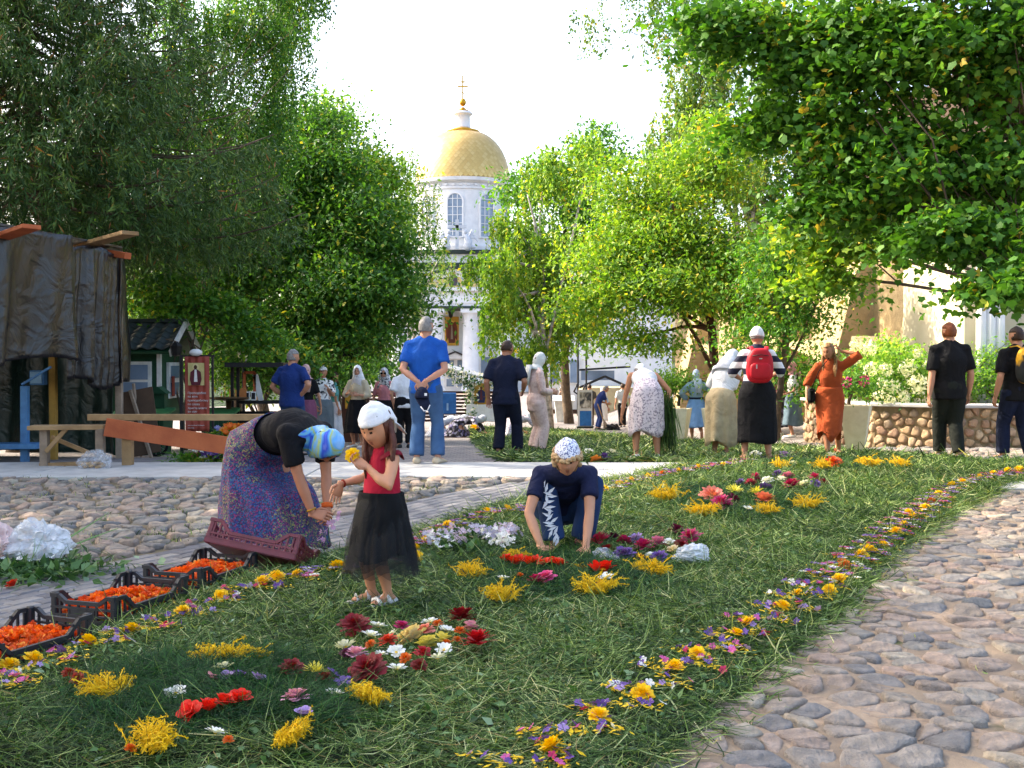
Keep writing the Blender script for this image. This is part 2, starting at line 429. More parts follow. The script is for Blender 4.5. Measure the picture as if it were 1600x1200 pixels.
def infill(name, poly, z, amp, m, seed):
    xs = [p[0] for p in poly]; ys = [p[1] for p in poly]; st = .045; X = np.arange(min(xs), max(xs) + st, st); Y = np.arange(min(ys), max(ys) + st, st); gx, gy = np.meshgrid(X, Y)
    P = np.column_stack([gx.ravel(), gy.ravel(), gx.ravel() * 0]); Z = z + amp * sn(P, 1.3, seed, 3) + amp * .25 * sn(P, 9, seed + 1, 2); P[:, 2] = Z + np.array([gz(x, y) for x, y in P[:, :2]])
    nx = len(X); F = [(j * nx + i, j * nx + i + 1, (j + 1) * nx + i + 1, (j + 1) * nx + i) for j in range(len(Y) - 1) for i in range(nx - 1) if pip(X[i] + st / 2, Y[j] + st / 2, poly)]
    return tag(build(name, P, np.array(F), m), kind='structure')
M_SAND = mat('sand', hx('97846e'), hx('74665a'), .95, ns=5, bs=120, bstr=.7, bd=.01)
infill('sand', [(.15, 3.0), (1.9, 3.0), (4.9, 9.0), (5.9, 11.2), (5.0, 11.2), (3.4, 9.0), (2.1, 6.97), (1.3, 5.38), (.6, 4.2)], .001, .007, M_SAND, 3)
infill('sand', LANE2, .001, .007, M_SAND, 3)
infill('joint_earth', [(-6.2, 11.44)] + LB[::-1] + [(-4.3, 4.9), (-5.0, 8.0)], .004, .008, mat('joint_earth', hx('7c6c58'), hx('4c4a34'), .95, ns=4, bs=120, bstr=.7, bd=.01), 5)
# grey block pavers between the cobbles and the carpet
M_PAV = attr_mat('paver', [(0, hx('66656a')), (.5, hx('7f7c7c')), (1, hx('938d88'))], .85, ns=9, bs=70, bstr=.4, bd=.004)
pv = empty('paved_path', (0, 0, 0)); pv['kind'] = 'structure'
PVV = [obj('paver', Geo().add(*box(0, 0, 0, .192, .092, .06, bev=.008), a=k / 7), M_PAV) for k in range(8)]
for o in PVV: bpy.data.objects.remove(o, do_unlink=False) if False else None
PMESH = [o.data for o in PVV]
for o in PVV: bpy.data.objects.remove(o)
ang = math.atan2(2.0, 1.0); ca, sa = math.cos(ang), math.sin(ang); pl = []
polyp = LB + [(1.2, 11.46), (.95, 11.1)] + [(xl(y) + .18, y) for y in (10.9, 10, 9.2, 8.3, 7.5, 6.5, 5.6, 4.1, 3.3)] + [(-3.2, 3.3)]
for i in range(-60, 60):
    for j in range(-60, 60):
        u, w = (i + .5 * (j % 2)) * .2, j * .1
        x, y = -1.5 + u * ca - w * sa, 7 + u * sa + w * ca
        if pip(x, y, polyp): pl.append((y, x))
pl.sort(); pr = Geo()
for k, (y, x) in enumerate(pl):
    z = random.uniform(-.022, -.016)
    if y + .0 < 3.9 and x < -2.2: continue
    if k < 420 and k >= 60 and (k - 60) < 300:
        o = bpy.data.objects.new('paver', random.choice(PMESH)); col.objects.link(o); o.parent = pv
        o.location = (x, y, z); o.rotation_euler = (random.uniform(-.015, .015), random.uniform(-.015, .015), ang + random.uniform(-.02, .02))
    else:
        M = Matrix.Rotation(ang + random.uniform(-.02, .02), 3, 'Z')
        pr.add(*box(x, y, z, .192, .092, .06, M, bev=.008), a=random.random())
if pr.n: tag(obj('paver', pr, M_PAV, pv), kind='stuff')
# weeds in the joints
def weeds(name, pts, n, L=.05, spread=.09, hue=0):
    P = []
    for (x, y) in pts:
        k = n; a = rng.normal(size=(k, 2)) * spread
        P.append(np.column_stack([x + a[:, 0], y + a[:, 1], np.full(k, gz(x, y) + .005)]))
    P = np.vstack(P); D = rng.normal(size=P.shape); D[:, 2] = np.abs(D[:, 2]) + .3
    V, F, k = strands(P, D, rng.uniform(.5, 1.3, len(P)) * L, .006, .3, 2, rng.normal(size=P.shape))
    return tag(build(name, V, F, M_GRASS, attr=np.repeat(rng.random(len(P)), k)), kind='stuff')
M_GRASS = attr_mat('cut_grass', [(0, hx('182a12')), (.30, hx('324e20')), (.54, hx('567436')), (.77, hx('8ea462')), (.92, hx('c4c692')), (1, hx('8c7a4c'))], .65, .25, .3)
wp = []
for _ in range(75):
    y = random.uniform(7.2, 11.3); x = random.uniform(-.47 * y, float(np.interp(y, [p[1] for p in LB], [p[0] for p in LB])) - .1); wp.append((x, y))
for _ in range(14):
    wp.append((random.uniform(-5.8, 0), 11.43))
weeds('weeds', wp, 26, .05, .06)
wp = [(xr(y) + random.uniform(.05, 1.2), y) for y in np.random.default_rng(3).uniform(3.3, 10, 14)]
tag(weeds('grass_scraps', wp, 5, .04, .03))
# ---------------------------------------------------------------- the cut grass carpet
BACK = [tuple(G(*p).xy) for p in ((740, 690), (735, 668), (860, 674), (1000, 686), (1100, 694), (1250, 702), (1450, 718), (1600, 729))]
FRONT = [(6.9, 13.4), (5.5, 13.35), (3.9, 13.3), (1.9, 13.25), (.55, 13.35), (-.15, 14.2)]
BACKPOLY = BACK + FRONT
def edge_dist(x, y, poly):
    best = 9
    for i in range(len(poly)):
        ax, ay = poly[i - 1]; bx, by = poly[i]; dx, dy = bx - ax, by - ay
        t = max(0, min(1, ((x - ax) * dx + (y - ay) * dy) / (dx * dx + dy * dy + 1e-12)))
        best = min(best, math.hypot(x - ax - t * dx, y - ay - t * dy))
    return best
MAINPOLY = EDGE_L + EDGE_R[::-1]
def mound(x, y):
    """height of the grass pile"""
    if y < 13.3 and xl(y) - .1 < x < xr(y) + .1 and pip(x, y, MAINPOLY): d = edge_dist(x, y, MAINPOLY)
    elif pip(x, y, BACKPOLY): d = edge_dist(x, y, BACKPOLY)
    else: return 0.0
    return .055 * min(1, d / .22) ** .6 + .012 * math.sin(x * 5.1 + math.sin(y * 3)) * math.sin(y * 4.3 + x) * min(1, d / .3)
def mz(x, y): return gz(x, y) + mound(x, y)
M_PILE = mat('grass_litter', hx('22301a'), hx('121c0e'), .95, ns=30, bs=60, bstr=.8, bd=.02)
def pile(name, poly, step):
    xs = [p[0] for p in poly]; ys = [p[1] for p in poly]; idx = {}; V = []; F = []
    X = np.arange(min(xs) - .1, max(xs) + .1, step); Y = np.arange(min(ys) - .1, max(ys) + .1, step)
    def vi(i, j):
        if (i, j) not in idx:
            idx[i, j] = len(V); V.append((X[i], Y[j], mz(X[i], Y[j]) - .004 if True else 0))
        return idx[i, j]
    for i in range(len(X) - 1):
        for j in range(len(Y) - 1):
            if pip(X[i] + step / 2, Y[j] + step / 2, poly): F.append((vi(i, j), vi(i + 1, j), vi(i + 1, j + 1), vi(i, j + 1)))
    return tag(build(name, V, np.array(F), M_PILE), kind='stuff')
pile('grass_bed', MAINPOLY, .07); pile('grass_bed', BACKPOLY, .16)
def cover(name, poly, dens, Lr, wr_, near=True, z=0, out=.08, m=None, lay=.25, curve=.35, zj=.03, seed=1, seg=3, vr=(0, 1)):
    rg = np.random.default_rng(seed)
    xs = [p[0] for p in poly]; ys = [p[1] for p in poly]
    A = (max(xs) - min(xs)) * (max(ys) - min(ys)); n = int(A * dens)
    X = rg.uniform(min(xs), max(xs), n); Y = rg.uniform(min(ys), max(ys), n)
    keep = np.zeros(n, bool)
    for i in range(len(poly)):                       # vectorised point in polygon
        x1, y1 = poly[i]; x2, y2 = poly[i - 1]
        if y1 != y2: keep ^= ((y1 > Y) != (y2 > Y)) & (X < (x2 - x1) * (Y - y1) / (y2 - y1) + x1)
    if near: keep &= rg.random(n) < np.clip((5.0 / np.maximum(Y, 4)) ** 1.25, .0, 1)
    keep &= np.abs(X) < .5 * Y + .6
    X, Y = X[keep], Y[keep]; n = len(X)
    # heights from a coarse table
    gx = np.arange(min(xs) - .2, max(xs) + .3, .06); gy = np.arange(min(ys) - .2, max(ys) + .3, .06)
    H = HT.get(id(poly))
    if H is None:
        H = np.array([[mz(a, b) for a in gx] for b in gy]); HT[id(poly)] = H
    Z = H[np.clip(((Y - gy[0]) / .06).round().astype(int), 0, len(gy) - 1), np.clip(((X - gx[0]) / .06).round().astype(int), 0, len(gx) - 1)]
    D = rg.normal(size=(n, 3)); D[:, 2] *= lay
    # clumps of common direction
    th = sn(np.column_stack([X, Y, np.zeros(n)]), .9, seed, 2) * 3.5
    D[:, 0] += np.cos(th) * .9; D[:, 1] += np.sin(th) * .9
    L = rg.uniform(*Lr, n) * np.clip((Y / 5) ** .35, .9, 1.5); w = rg.uniform(*wr_, n) * np.clip((Y / 4.5) ** .8, .8, 2.6)
    D = unit(D); P = np.column_stack([X, Y, Z + z + rg.uniform(0, zj, n)]) - D * (L / 2)[:, None] * np.array((1, 1, .5))
    V, F, k = strands(P, D, L, w, curve, seg, rg=rg)
    v = np.clip(np.where(rg.random(n) < .2, rg.normal(.78, .12, n), rg.normal(.32, .17, n)) + .12 * sn(np.column_stack([X, Y, X * 0]), .6, seed + 5, 2), 0, 1)
    v = vr[0] + (vr[1] - vr[0]) * v
    return tag(build(name, V, F, m or M_GRASS, attr=np.repeat(v, k)), kind='stuff')
HT = {}
cover('cut_grass', MAINPOLY, 5600, (.05, .19), (.0027, .0056), seed=2, seg=2, lay=.14, curve=.6, zj=.02)
cover('cut_stems', MAINPOLY, 500, (.12, .30), (.0022, .0038), seed=8, lay=.08, curve=1.0, zj=.02, seg=5, vr=(.15, .9))
cover('cut_grass', BACKPOLY, 620, (.08, .24), (.005, .010), near=False, seed=3, seg=2, lay=.15, curve=.5)
def leaflets(name, poly, n, seed):
    rg = np.random.default_rng(seed); X, Y = [], []
    xs = [p[0] for p in poly]; ys = [p[1] for p in poly]
    while len(X) < n:
        x, y = rg.uniform(min(xs), max(xs)), rg.uniform(min(ys), max(ys))
        if abs(x) < .5 * y + .4 and rg.random() < min(1, 5 / y) ** 1.2 and pip(x, y, poly): X.append(x); Y.append(y)
    P = np.array([(x, y, mz(x, y) + rg.uniform(.005, .035)) for x, y in zip(X, Y)])
    D = rg.normal(size=(n, 3)) * (1, 1, .35); N = rg.normal(size=(n, 3)) * .5 + (0, 0, 1)
    V, F, k = cards(P, D, N, rg.uniform(.018, .05, n), 'leaf')
    return tag(build(name, V, F, M_CLOVER, attr=np.repeat(rg.random(n), k)), kind='stuff')
M_CLOVER = attr_mat('weed_leaf', [(0, hx('1f3f1c')), (.5, hx('3c6030')), (.9, hx('6a8a5a')), (1, hx('8fa58a'))], .6, .25)
leaflets('weed_leaves', MAINPOLY, 9000, 5); leaflets('weed_leaves', BACKPOLY, 1800, 6)
# grass fraying over the edges
fr = []
for poly_e, side in ((EDGE_R, 1), (EDGE_L, -1)):
    for i in range(len(poly_e) - 1):
        (x1, y1), (x2, y2) = poly_e[i], poly_e[i + 1]
        for _ in range(int(math.dist((x1, y1), (x2, y2)) * 420)):
            t = random.random(); fr.append((x1 + (x2 - x1) * t + random.gauss(-.03 * side, .07), y1 + (y2 - y1) * t + random.gauss(0, .03)))
P = np.array([(x, y, gz(x, y) + random.uniform(.004, .04)) for x, y in fr]); D = rng.normal(size=P.shape) * (1, 1, .3)
V, F, k = strands(P, D, rng.uniform(.05, .2, len(P)), rng.uniform(.003, .006, len(P)), .4)
tag(build('cut_grass', V, F, M_GRASS, attr=np.repeat(np.clip(rng.normal(.5, .25, len(P)), 0, 1), k)), kind='stuff')
# feathery dill beds under the flower figures
M_DILL = attr_mat('dill', [(0, hx('0c2a12')), (.5, hx('173f1c')), (.9, hx('2c5a28')), (1, hx('4c7a34'))], .7, .2)
def dill(px, py, rx, ry, n, seed, L=.11):
    rg = np.random.default_rng(seed); c = G(px, py); s = FPX / c.y; e = G(px, py + ry)
    RX, RY = rx / s, abs(c.y - e.y)
    r = np.sqrt(rg.random(n)) * (1 + .15 * rg.normal(size=n)); th = rg.uniform(0, 6.283, n)
    X = c.x + RX * r * np.cos(th); Y = c.y + RY * r * np.sin(th)
    H = .035 * np.clip(1.1 - r, 0, 1) ** .5
    P = np.column_stack([X, Y, [mz(a, b) for a, b in zip(X, Y)]]); P[:, 2] += .022 + H * rg.uniform(.4, 1.1, n)
    th2 = sn(P * (1, 1, 0), 1.6, seed, 2) * 4
    D = rg.normal(size=(n, 3)) * (.7, .7, .3); D[:, 0] += np.cos(th2); D[:, 1] += np.sin(th2)
    V, F, k = strands(P, D, rg.uniform(.5, 1.2, n) * L, .0022 * max(1, c.y / 4.5), .45, 2, rg=rg)
    return tag(build('dill_fronds', V, F, M_DILL, attr=np.repeat(rg.random(n), k)), kind='stuff')
dill(335, 1105, 210, 78, 20000, 11); dill(880, 912, 165, 48, 11000, 12); dill(1150, 796, 120, 32, 7000, 13); dill(1300, 733, 110, 11, 2500, 14)
dill(500, 1150, 60, 30, 1500, 15)
# ---------------------------------------------------------------- church
M_WHITE = mat('white_plaster', hx('dcdde0'), hx('c6c8cd'), .85, ns=1.2, bs=30, bstr=.15)
M_CREAM = mat('cream_plaster', hx('bcae8a'), hx('988462'), .9, ns=1.1, bs=14, bstr=.6, bd=.03)
M_ROOFG = mat('green_roof_metal', hx('2c3b3a'), hx('1f2b2c'), .5, ns=3)
M_GOLD = attr_mat('gilded_scale', [(0, hx('bfa062')), (.5, hx('c8aa6a')), (1, hx('cfb478'))], .42); M_GOLD.node_tree.nodes['Principled BSDF'].inputs['Metallic'].default_value = .45
M_GOLDP = mat('gold', hx('c9992f'), hx('a87c26'), .35, metal=.8)
M_PANE = mat('window_pane', hx('7d90a8'), hx('5c6f88'), .15, ns=1.0, spec=.6)
M_STONEG = mat('pale_stone', hx('c3c8d0'), hx('a4abb8'), .8, ns=3)
M_DARK = mat('dark_iron', hx('1d1d20'), hx('141416'), .5)
CY = 110.0; CS = FPX / CY; cz = gz(0, CY)
def cp(px, py, dy=0): p = at(px, py, CY + dy); return Vector((p.x, p.y, p.z))
AX = cp(720, 300).x; DY = CY + 4.7                      # drum axis
church = empty('church', (AX, CY, cz), 0, 'white domed church with gilded dome and columned portico closing the avenue', 'church')
def W(px, py, Y=CY): p = at(px, py, Y); return (p.x - AX, p.y - CY, p.z - cz)
zd = lambda py: W(720, py, DY)[2]
def arch_poly(x, z0, z1, w, n=8):
    r = w / 2; P = [(x - r, z0), (x + r, z0)]
    for i in range(n + 1):
        t = math.pi * i / n; P.append((x + r * math.cos(t), z1 - r + r * math.sin(t)))
    return P
RD = 4.72
g = Geo().add(*lathe([(RD + .25, zd(400)), (RD + .25, zd(391)), (RD, zd(391)), (RD, zd(306)), (RD + .12, zd(305)), (RD + .12, zd(302)), (RD, zd(301)), (RD, zd(297)), (RD + .45, zd(293)), (RD + .5, zd(288))], 64, (0, DY - CY, 0)))
auto(obj('drum', g, M_WHITE, church, True))
for k in range(40):                                     # dentils under the cornice
    t = 2 * math.pi * k / 40
    if math.sin(t) < .2:
        obj('dentil', Geo().add(*box(0, 0, 0, .3, .16, .22)), M_WHITE, church, loc=((RD + .1) * math.cos(t), DY - CY + (RD + .1) * math.sin(t), zd(299))).rotation_euler = (0, 0, t + math.pi / 2)
for k, th in enumerate((-97, -57, -137, -17, -177)):    # drum windows
    t = R(th); wz0, wz1 = zd(377) if k else zd(377), zd(313); ww = 1.45
    M = Matrix.Rotation(t + math.pi / 2, 4, 'Z'); q = Vector(((RD - .02) * math.cos(t), DY - CY + (RD - .02) * math.sin(t), 0))
    outer, inner = arch_poly(0, wz0 - .15, wz1 + .15, ww + .3), arch_poly(0, wz0, wz1, ww)
    n = len(outer); V = [(x, -.16, z) for x, z in outer] + [(x, -.16, z) for x, z in inner] + [(x, .1, z) for x, z in inner] + [(x, .1, z) for x, z in outer]
    F = []
    for i in range(n):
        j = (i + 1) % n; F += [(i, j, j + n, i + n), (i + n, j + n, j + 2 * n, i + 2 * n), (i + 3 * n, j + 3 * n, j, i)]
    f = obj('window', Geo().add(V, F), M_WHITE, church, loc=q); f.rotation_euler = (0, 0, t + math.pi / 2)
    pg_ = Geo().add(*prism(inner, -.06, .02)); obj('pane', pg_, M_PANE, f)
    b = Geo()
    for x in (-.24, .24): b.add(*box(x, -.09, (wz0 + wz1) / 2, .07, .04, wz1 - wz0 - .2))
    for z in np.linspace(wz0 + .5, wz1 - .5, 5): b.add(*box(0, -.09, z, ww, .045, .06))
    obj('glazing_bars', b, M_WHITE, f)
# dome with overlapping gilded scales
Hd = zd(207) - zd(288); Rdome = 4.95
def domep(t): return Rdome * math.cos(t * math.pi / 2 * .86) ** .9, zd(288) + Hd * math.sin(t * math.pi / 2 * .94) / math.sin(math.pi / 2 * .94)
prof = [domep(i / 20) for i in range(21)]
obj('dome', Geo().add(*lathe(prof, 64, (0, DY - CY, 0)), a=.4), M_GOLD, church, True)
rows = 24; big = Geo(); cnt = 0
for i in range(rows):
    t0, t1 = i / rows * .97, min(1, (i + 1.6) / rows * .97); nn = 60
    r0, z0 = domep(t0); r1, z1 = domep(t1)
    for k in range(nn):
        th = 2 * math.pi * (k + .5 * (i % 2)) / nn
        if math.sin(th) > .1: continue
        h = math.pi / nn * 1.05; d = .045
        rm, zm = domep((t0 + t1) / 2)
        pts = [(r1, th, z1, .015), (rm, th - h, zm, .03), (r0, th, z0, d), (rm, th + h, zm, .03)]
        V = [((r + e) * math.cos(a), DY - CY + (r + e) * math.sin(a), z + e * .5) for r, a, z, e in pts]
        gg = (V, [(0, 1, 2), (0, 2, 3)])
        sc_a = random.random()
        if cnt < 260 and i > 1: obj('scale', Geo().add(*gg, a=sc_a), M_GOLD, church); cnt += 1
        else: big.add(*gg, a=sc_a)
tag(obj('scale', big, M_GOLD, church), kind='stuff')
zt = zd(207)
lan = obj('lantern', Geo().add(*lathe([(1.6, zt - .3), (1.75, zt), (1.75, zt + .12), (1.2, zt + .25), (.95, zt + .4), (.8, zt + .45)], 32, (0, DY - CY, 0))), M_GOLDP, church, True)
obj('lantern_drum', Geo().add(*lathe([(.9, zt + .4), (.8, zt + .55), (.75, zd(182)), (.9, zd(180)), (1.0, zd(179)), (1.0, zd(177)), (.8, zd(175)), (.35, zd(172))], 24, (0, DY - CY, 0))), M_WHITE, lan, True)
obj('lantern_cap', Geo().add(*lathe([(.85, zd(175) + .01), (.5, zd(172)), (.3, zd(170)), (.2, zd(168))], 24, (0, DY - CY, 0))), M_GOLDP, lan, True)
obj('orb', Geo().add(*ell((0, DY - CY, zd(160)), (.36, .36, .42), 16, 10)), M_GOLDP, lan, True)
g = Geo(); zc0, zc1 = zd(155), zd(118); y = DY - CY
g.add(*bar((0, y, zc0), (0, y, zc1), .14, .14)); g.add(*bar((-.55, y, zd(135)), (.55, y, zd(135)), .13, .13)); g.add(*bar((-.28, y, zd(128)), (.28, y, zd(128)), .12, .12)); g.add(*bar((-.3, y, zd(145) + .12), (.3, y, zd(145) - .12), .07, .07))
obj('cross', g, M_GOLDP, lan)
# body below the drum, roofs
def cbox(name, x0, x1, z0, z1, y0, y1, m): return obj(name, Geo().add(*box((x0 + x1) / 2, (y0 + y1) / 2, (z0 + z1) / 2, x1 - x0, y1 - y0, z1 - z0)), m, church)
Z = lambda py: W(720, py)[2]
cbox('roof', -6.4, 6.4, Z(397), Z(391), -.6, 10.4, M_ROOFG); cbox('attic_wall', -6.1, 6.1, Z(411), Z(397.3), -.3, 10, M_WHITE)
cbox('roof', -6.5, 6.5, Z(416), Z(411.3), -.7, 10.6, M_ROOFG)
cbox('wall', -9.6, 9.6, -.5, Z(416.4), 0, 11, M_WHITE); cbox('roof', -9.9, 9.9, Z(418), Z(416.5) + .2, .2, 11.2, M_ROOFG)
PY = -5.6; YP = CY + PY; Zp = lambda py: W(720, py, YP)[2]; X = lambda px, Y=YP: W(px, 500, Y)[0]; pc = X(708)
hw = 5.3                                               # portico half width
cbox('entablature', pc - hw, pc + hw, Zp(478), Zp(455), PY, .0 - .01, M_WHITE)
cbox('architrave', pc - hw - .12, pc + hw + .12, Zp(481.5), Zp(478.3), PY - .12, -.01, M_ROOFG)
cbox('cornice', pc - hw - .45, pc + hw + .45, Zp(454.7), Zp(449.8), PY - .45, -.01, M_WHITE)
cbox('frieze', pc - hw + .02, pc + hw - .02, Zp(474), Zp(462), PY - .07, PY - .005, M_WHITE)
g = Geo(); g.add(*prism([(pc - hw - .4, Zp(449.5)), (pc + hw + .4, Zp(449.5)), (pc, Zp(420))], PY, -.02)); obj('gable', g, M_WHITE, church)
for s in (-1, 1):
    g = Geo(); g.add(*bar((pc + s * (hw + .75), PY / 2 - .3, Zp(448.5)), (pc, PY / 2 - .3, Zp(416.5)), -PY + .6, .22, up=(0, 0, 1))); obj('roof', g, M_ROOFG, church)
    g = Geo(); g.add(*bar((pc + s * (hw + .35), PY - .14, Zp(450.5)), (pc, PY - .14, Zp(422)), .26, .32)); obj('raking_cornice', g, M_WHITE, church)
mosaic = bpy.data.materials.new('mosaic')
def mosaic_mat():
    m, nt, b = new_mat('mosaic'); co = coord(nt); n = noise(nt, co, 1.6, 2)
    c = ramp(nt, n, [(.35, hx('9aa77c')), (.45, hx('c9a85c')), (.55, hx('c2b48a')), (.62, hx('5f86b8')), (.7, hx('b08c50'))]); nt.links.new(c, b.inputs['Base Color']); return m
M_MOS = mosaic_mat()
tym = obj('tympanum', Geo().add(*prism([(pc - 3.9, Zp(448.5)), (pc + 3.9, Zp(448.5)), (pc, Zp(430))], PY - .05, PY + .3)), M_MOS, church)
def saint(x, z, w, h, y, parent, halo, robe, face=hx('6b4630'), robe2=None, wings=None, arch=False):
    """flat painted figure on its panel: halo, head, robe"""
    g = Geo()
    if wings:
        for s in (-1, 1): g.add([(x, y - .012, z + h * .80), (x + s * w * .30, y - .012, z + h * .86), (x + s * w * .44, y - .012, z + h * .60), (x + s * w * .42, y - .012, z + h * .12), (x + s * w * .16, y - .012, z + h * .35)], [(0, 1, 2, 3, 4)], 3)
    n = 14
    g.add([(x + w * .17 * math.cos(2 * math.pi * i / n), y - .008, z + h * .8 + w * .19 * math.sin(2 * math.pi * i / n)) for i in range(n)], [tuple(range(n))], 0)
    g.add([(x - w * .06, y - .016, z + h * .72), (x + w * .06, y - .016, z + h * .72), (x + w * .26, y - .016, z + h * .60), (x + w * .30, y - .016, z + h * .3), (x + w * .22, y - .016, z + h * .06), (x - w * .22, y - .016, z + h * .06), (x - w * .30, y - .016, z + h * .3), (x - w * .26, y - .016, z + h * .60)], [tuple(range(8))], 1)
    g.add([(x - w * .05, y - .02, z + h * .7), (x + w * .05, y - .02, z + h * .7), (x + w * .10, y - .02, z + h * .2), (x - w * .08, y - .02, z + h * .2)], [(0, 1, 2, 3)], 4)
    g.add([(x + w * .085 * math.cos(2 * math.pi * i / n), y - .024, z + h * .8 + w * .11 * math.sin(2 * math.pi * i / n)) for i in range(n)], [tuple(range(n))], 2)
    for s in (-1, 1):
        hy = z + h * (.42 if s < 0 else .36); g.add([(x + s * w * .2 + w * .05 * math.cos(i), y - .026, hy + w * .05 * math.sin(i)) for i in range(6)], [tuple(range(6))], 2)
    def P(c): return mat('paint', c, None, .6, ns=20)
    return obj('painted_figure', g, [P(halo), P(robe), P(face), P(wings or robe), P(robe2 or robe)], parent)
saint(pc, Zp(448), 1.5, 1.5, PY - .06, tym, hx('d8c890'), hx('4f4a55'))
for px in (679, 735, 791, 623):
    x = X(px); r = .82; z0, z1 = 0, Zp(482)
    c = obj('column', Geo().add(*lathe([(r * 1.2, -.4), (r * 1.2, .35), (r * 1.05, .5), (r, .7), (r * 1.0, z1 * .4), (r * .86, z1 - .75), (r * .98, z1 - .55), (r * 1.05, z1 - .4)], 28, (x, PY + .9, 0))), M_WHITE, church, True); auto(c)
    obj('capital', Geo().add(*box(x, PY + .9, z1 - .2, r * 2.3, r * 2.3, .4)), M_WHITE, c)
# icon of a winged angel, lantern, door canopy on the wall
Zw = Z; Xw = lambda px: W(px, 500)[0]
ic = obj('icon', Geo().add(*box(Xw(706), -.06, (Zw(540) + Zw(495)) / 2, Xw(717) - Xw(695), .1, Zw(495) - Zw(540))), mat('gold_leaf', hx('c79a3a'), hx('a37624'), .5, ns=4), church)
saint(Xw(706), Zw(540) + .1, Xw(717) - Xw(695) - .1, Zw(495) - Zw(540) - .2, -.13, ic, hx('e0bb58'), hx('5c2a1c'), hx('5a3322'), hx('8a7a6a'), hx('70331f'))
lg = Geo().add(*lathe([(.08, .55), (.34, .38), (.30, .33), (.2, -.25), (.1, -.35), (.02, -.45)], 8, (Xw(705), -.6, Zw(491))))
lg.add(*bar((Xw(705), -.6, Zw(491) + .5), (Xw(705), -.6, Zp(482)), .05, .05)); obj('hanging_lantern', lg, M_DARK, church)
g = Geo(); 
for s in (-1, 1): g.add(*bar((Xw(712), -.7, Zw(549.5)), (Xw(712) + s * 1.6, -.7, Zw(560)), 1.3, .13))
obj('canopy', g, mat('brown_roof', hx('4a4244'), hx('383134'), .6), church)
obj('canopy_gable', Geo().add(*prism([(Xw(712) - 1.45, Zw(561)), (Xw(712) + 1.45, Zw(561)), (Xw(712), Zw(551.5))], -1.2, -.02)), M_WHITE, church)
dr = obj('door', Geo().add(*box(Xw(712), -.08, 1.7, 2.5, .14, 3.4)), M_WHITE, church)
for i in (-1, 1):
    for j in range(3): obj('pane', Geo().add(*box(Xw(712) + i * .55, -.17, .9 + j * .95, .75, .05, .75)), M_PANE, dr)
for px in (655, 760, 830, 590, 800): # wall windows
    f = obj('window', Geo().add(*box(Xw(px), -.04, Zw(575), 1.5, .1, 2.6)), M_WHITE, church); obj('pane', Geo().add(*box(Xw(px), -.1, Zw(575), 1.1, .05, 2.2)), M_PANE, f)
for x0, x1, z in ((-9.6, 9.6, Zw(548)),): cbox('string_course', x0, x1, z - .08, z + .08, -.05, -.005, M_WHITE)
# angels kneeling at a cross, sculpture group on the roof in front of the drum
sg = empty('sculpture_group', (AX + X(711), CY - 1.4, cz + Z(391)), 0, 'pale cross flanked by two kneeling winged angels on the church roof', 'sculpture')
hc = Z(346) - Z(391); g = Geo(); g.add(*box(0, 0, hc / 2, .32, .3, hc)); obj('cross', g, M_STONEG, sg); obj('cross_arm', Geo().add(*box(0, -.01, hc * .76, 1.85, .28, .3)), M_STONEG, sg)
for s in (-1, 1):
    g = Geo(); g.add(*capsule([(s * 1.05, 0, .2), (s * 1.15, 0, .75), (s * .9, 0, 1.25)], [.42, .36, .24], 10)); g.add(*ell((s * .82, 0, 1.68), (.2, .2, .24), 10, 8)); g.add(*capsule([(s * .9, -.1, 1.25), (s * .45, -.1, 1.1)], [.1, .07], 6)); g.add(*capsule([(s * 1.2, 0, .2), (s * 1.75, 0, .15)], [.25, .12], 8))
    obj('angel', g, M_STONEG, sg, True)
    g = Geo(); 
    for k in range(5): g.add(*capsule([(s * 1.15, .1, 1.1), (s * (1.35 + .1 * k), .12, 1.5 - .12 * k + .1), (s * (1.5 + .14 * k), .12, 2.0 - .33 * k)], [.1, .09, .03], 6))
    obj('wing', g, M_STONEG, sg, True)

# ---------------------------------------------------------------- white building behind the lectern, right of the church
hb = empty('side_building', (6, 62, gz(6, 62)), 0, 'white side building with dark canopy at the far end of the square', 'building')
HB = lambda px, py, Y=62: tuple(at(px, py, Y) - hb.location)
def pbox(name, px0, px1, py0, py1, Y, d, m, par=hb, o=None):
    o = o or par.location; a, b = at(px0, py1, Y) - o, at(px1, py0, Y) - o
    return obj(name, Geo().add(*box((a.x + b.x) / 2, a.y + d / 2, (a.z + b.z) / 2, b.x - a.x, d, b.z - a.z)), m, par)
pbox('wall', 842, 1050, 455, 655, 62, 6, M_WHITE); pbox('roof', 836, 1060, 446, 454.5, 61.5, 7, M_ROOFG)
pbox('plinth', 840, 1052, 640, 660, 61.8, .19, mat('brown_plinth', hx('5c463a'), hx('3d2f28'), .9))
for px in (866, 898): f = pbox('window', px - 9, px + 9, 560, 600, 61.9, .08, M_WHITE); pbox('pane', px - 7, px + 7, 563, 598, 61.85, .04, M_PANE, f, hb.location)
pbox('drainpipe', 860.5, 862.5, 470, 640, 61.7, .1, M_DARK)
g = Geo(); a, b = HB(905, 578, 56), HB(985, 573, 56); g.add(*bar(a, b, .1, .1)); g.add(*bar(HB(905, 606, 56), HB(945, 588, 56), .12, .12)); g.add(*bar(HB(945, 588, 56), HB(985, 606, 56), .12, .12)); obj('canopy_frame', g, M_DARK, hb)
pbox('canopy_glass', 908, 960, 579, 594, 56.2, .05, M_PANE)
pbox('porch_wall', 910, 990, 606, 655, 57, 4.5, M_CREAM)
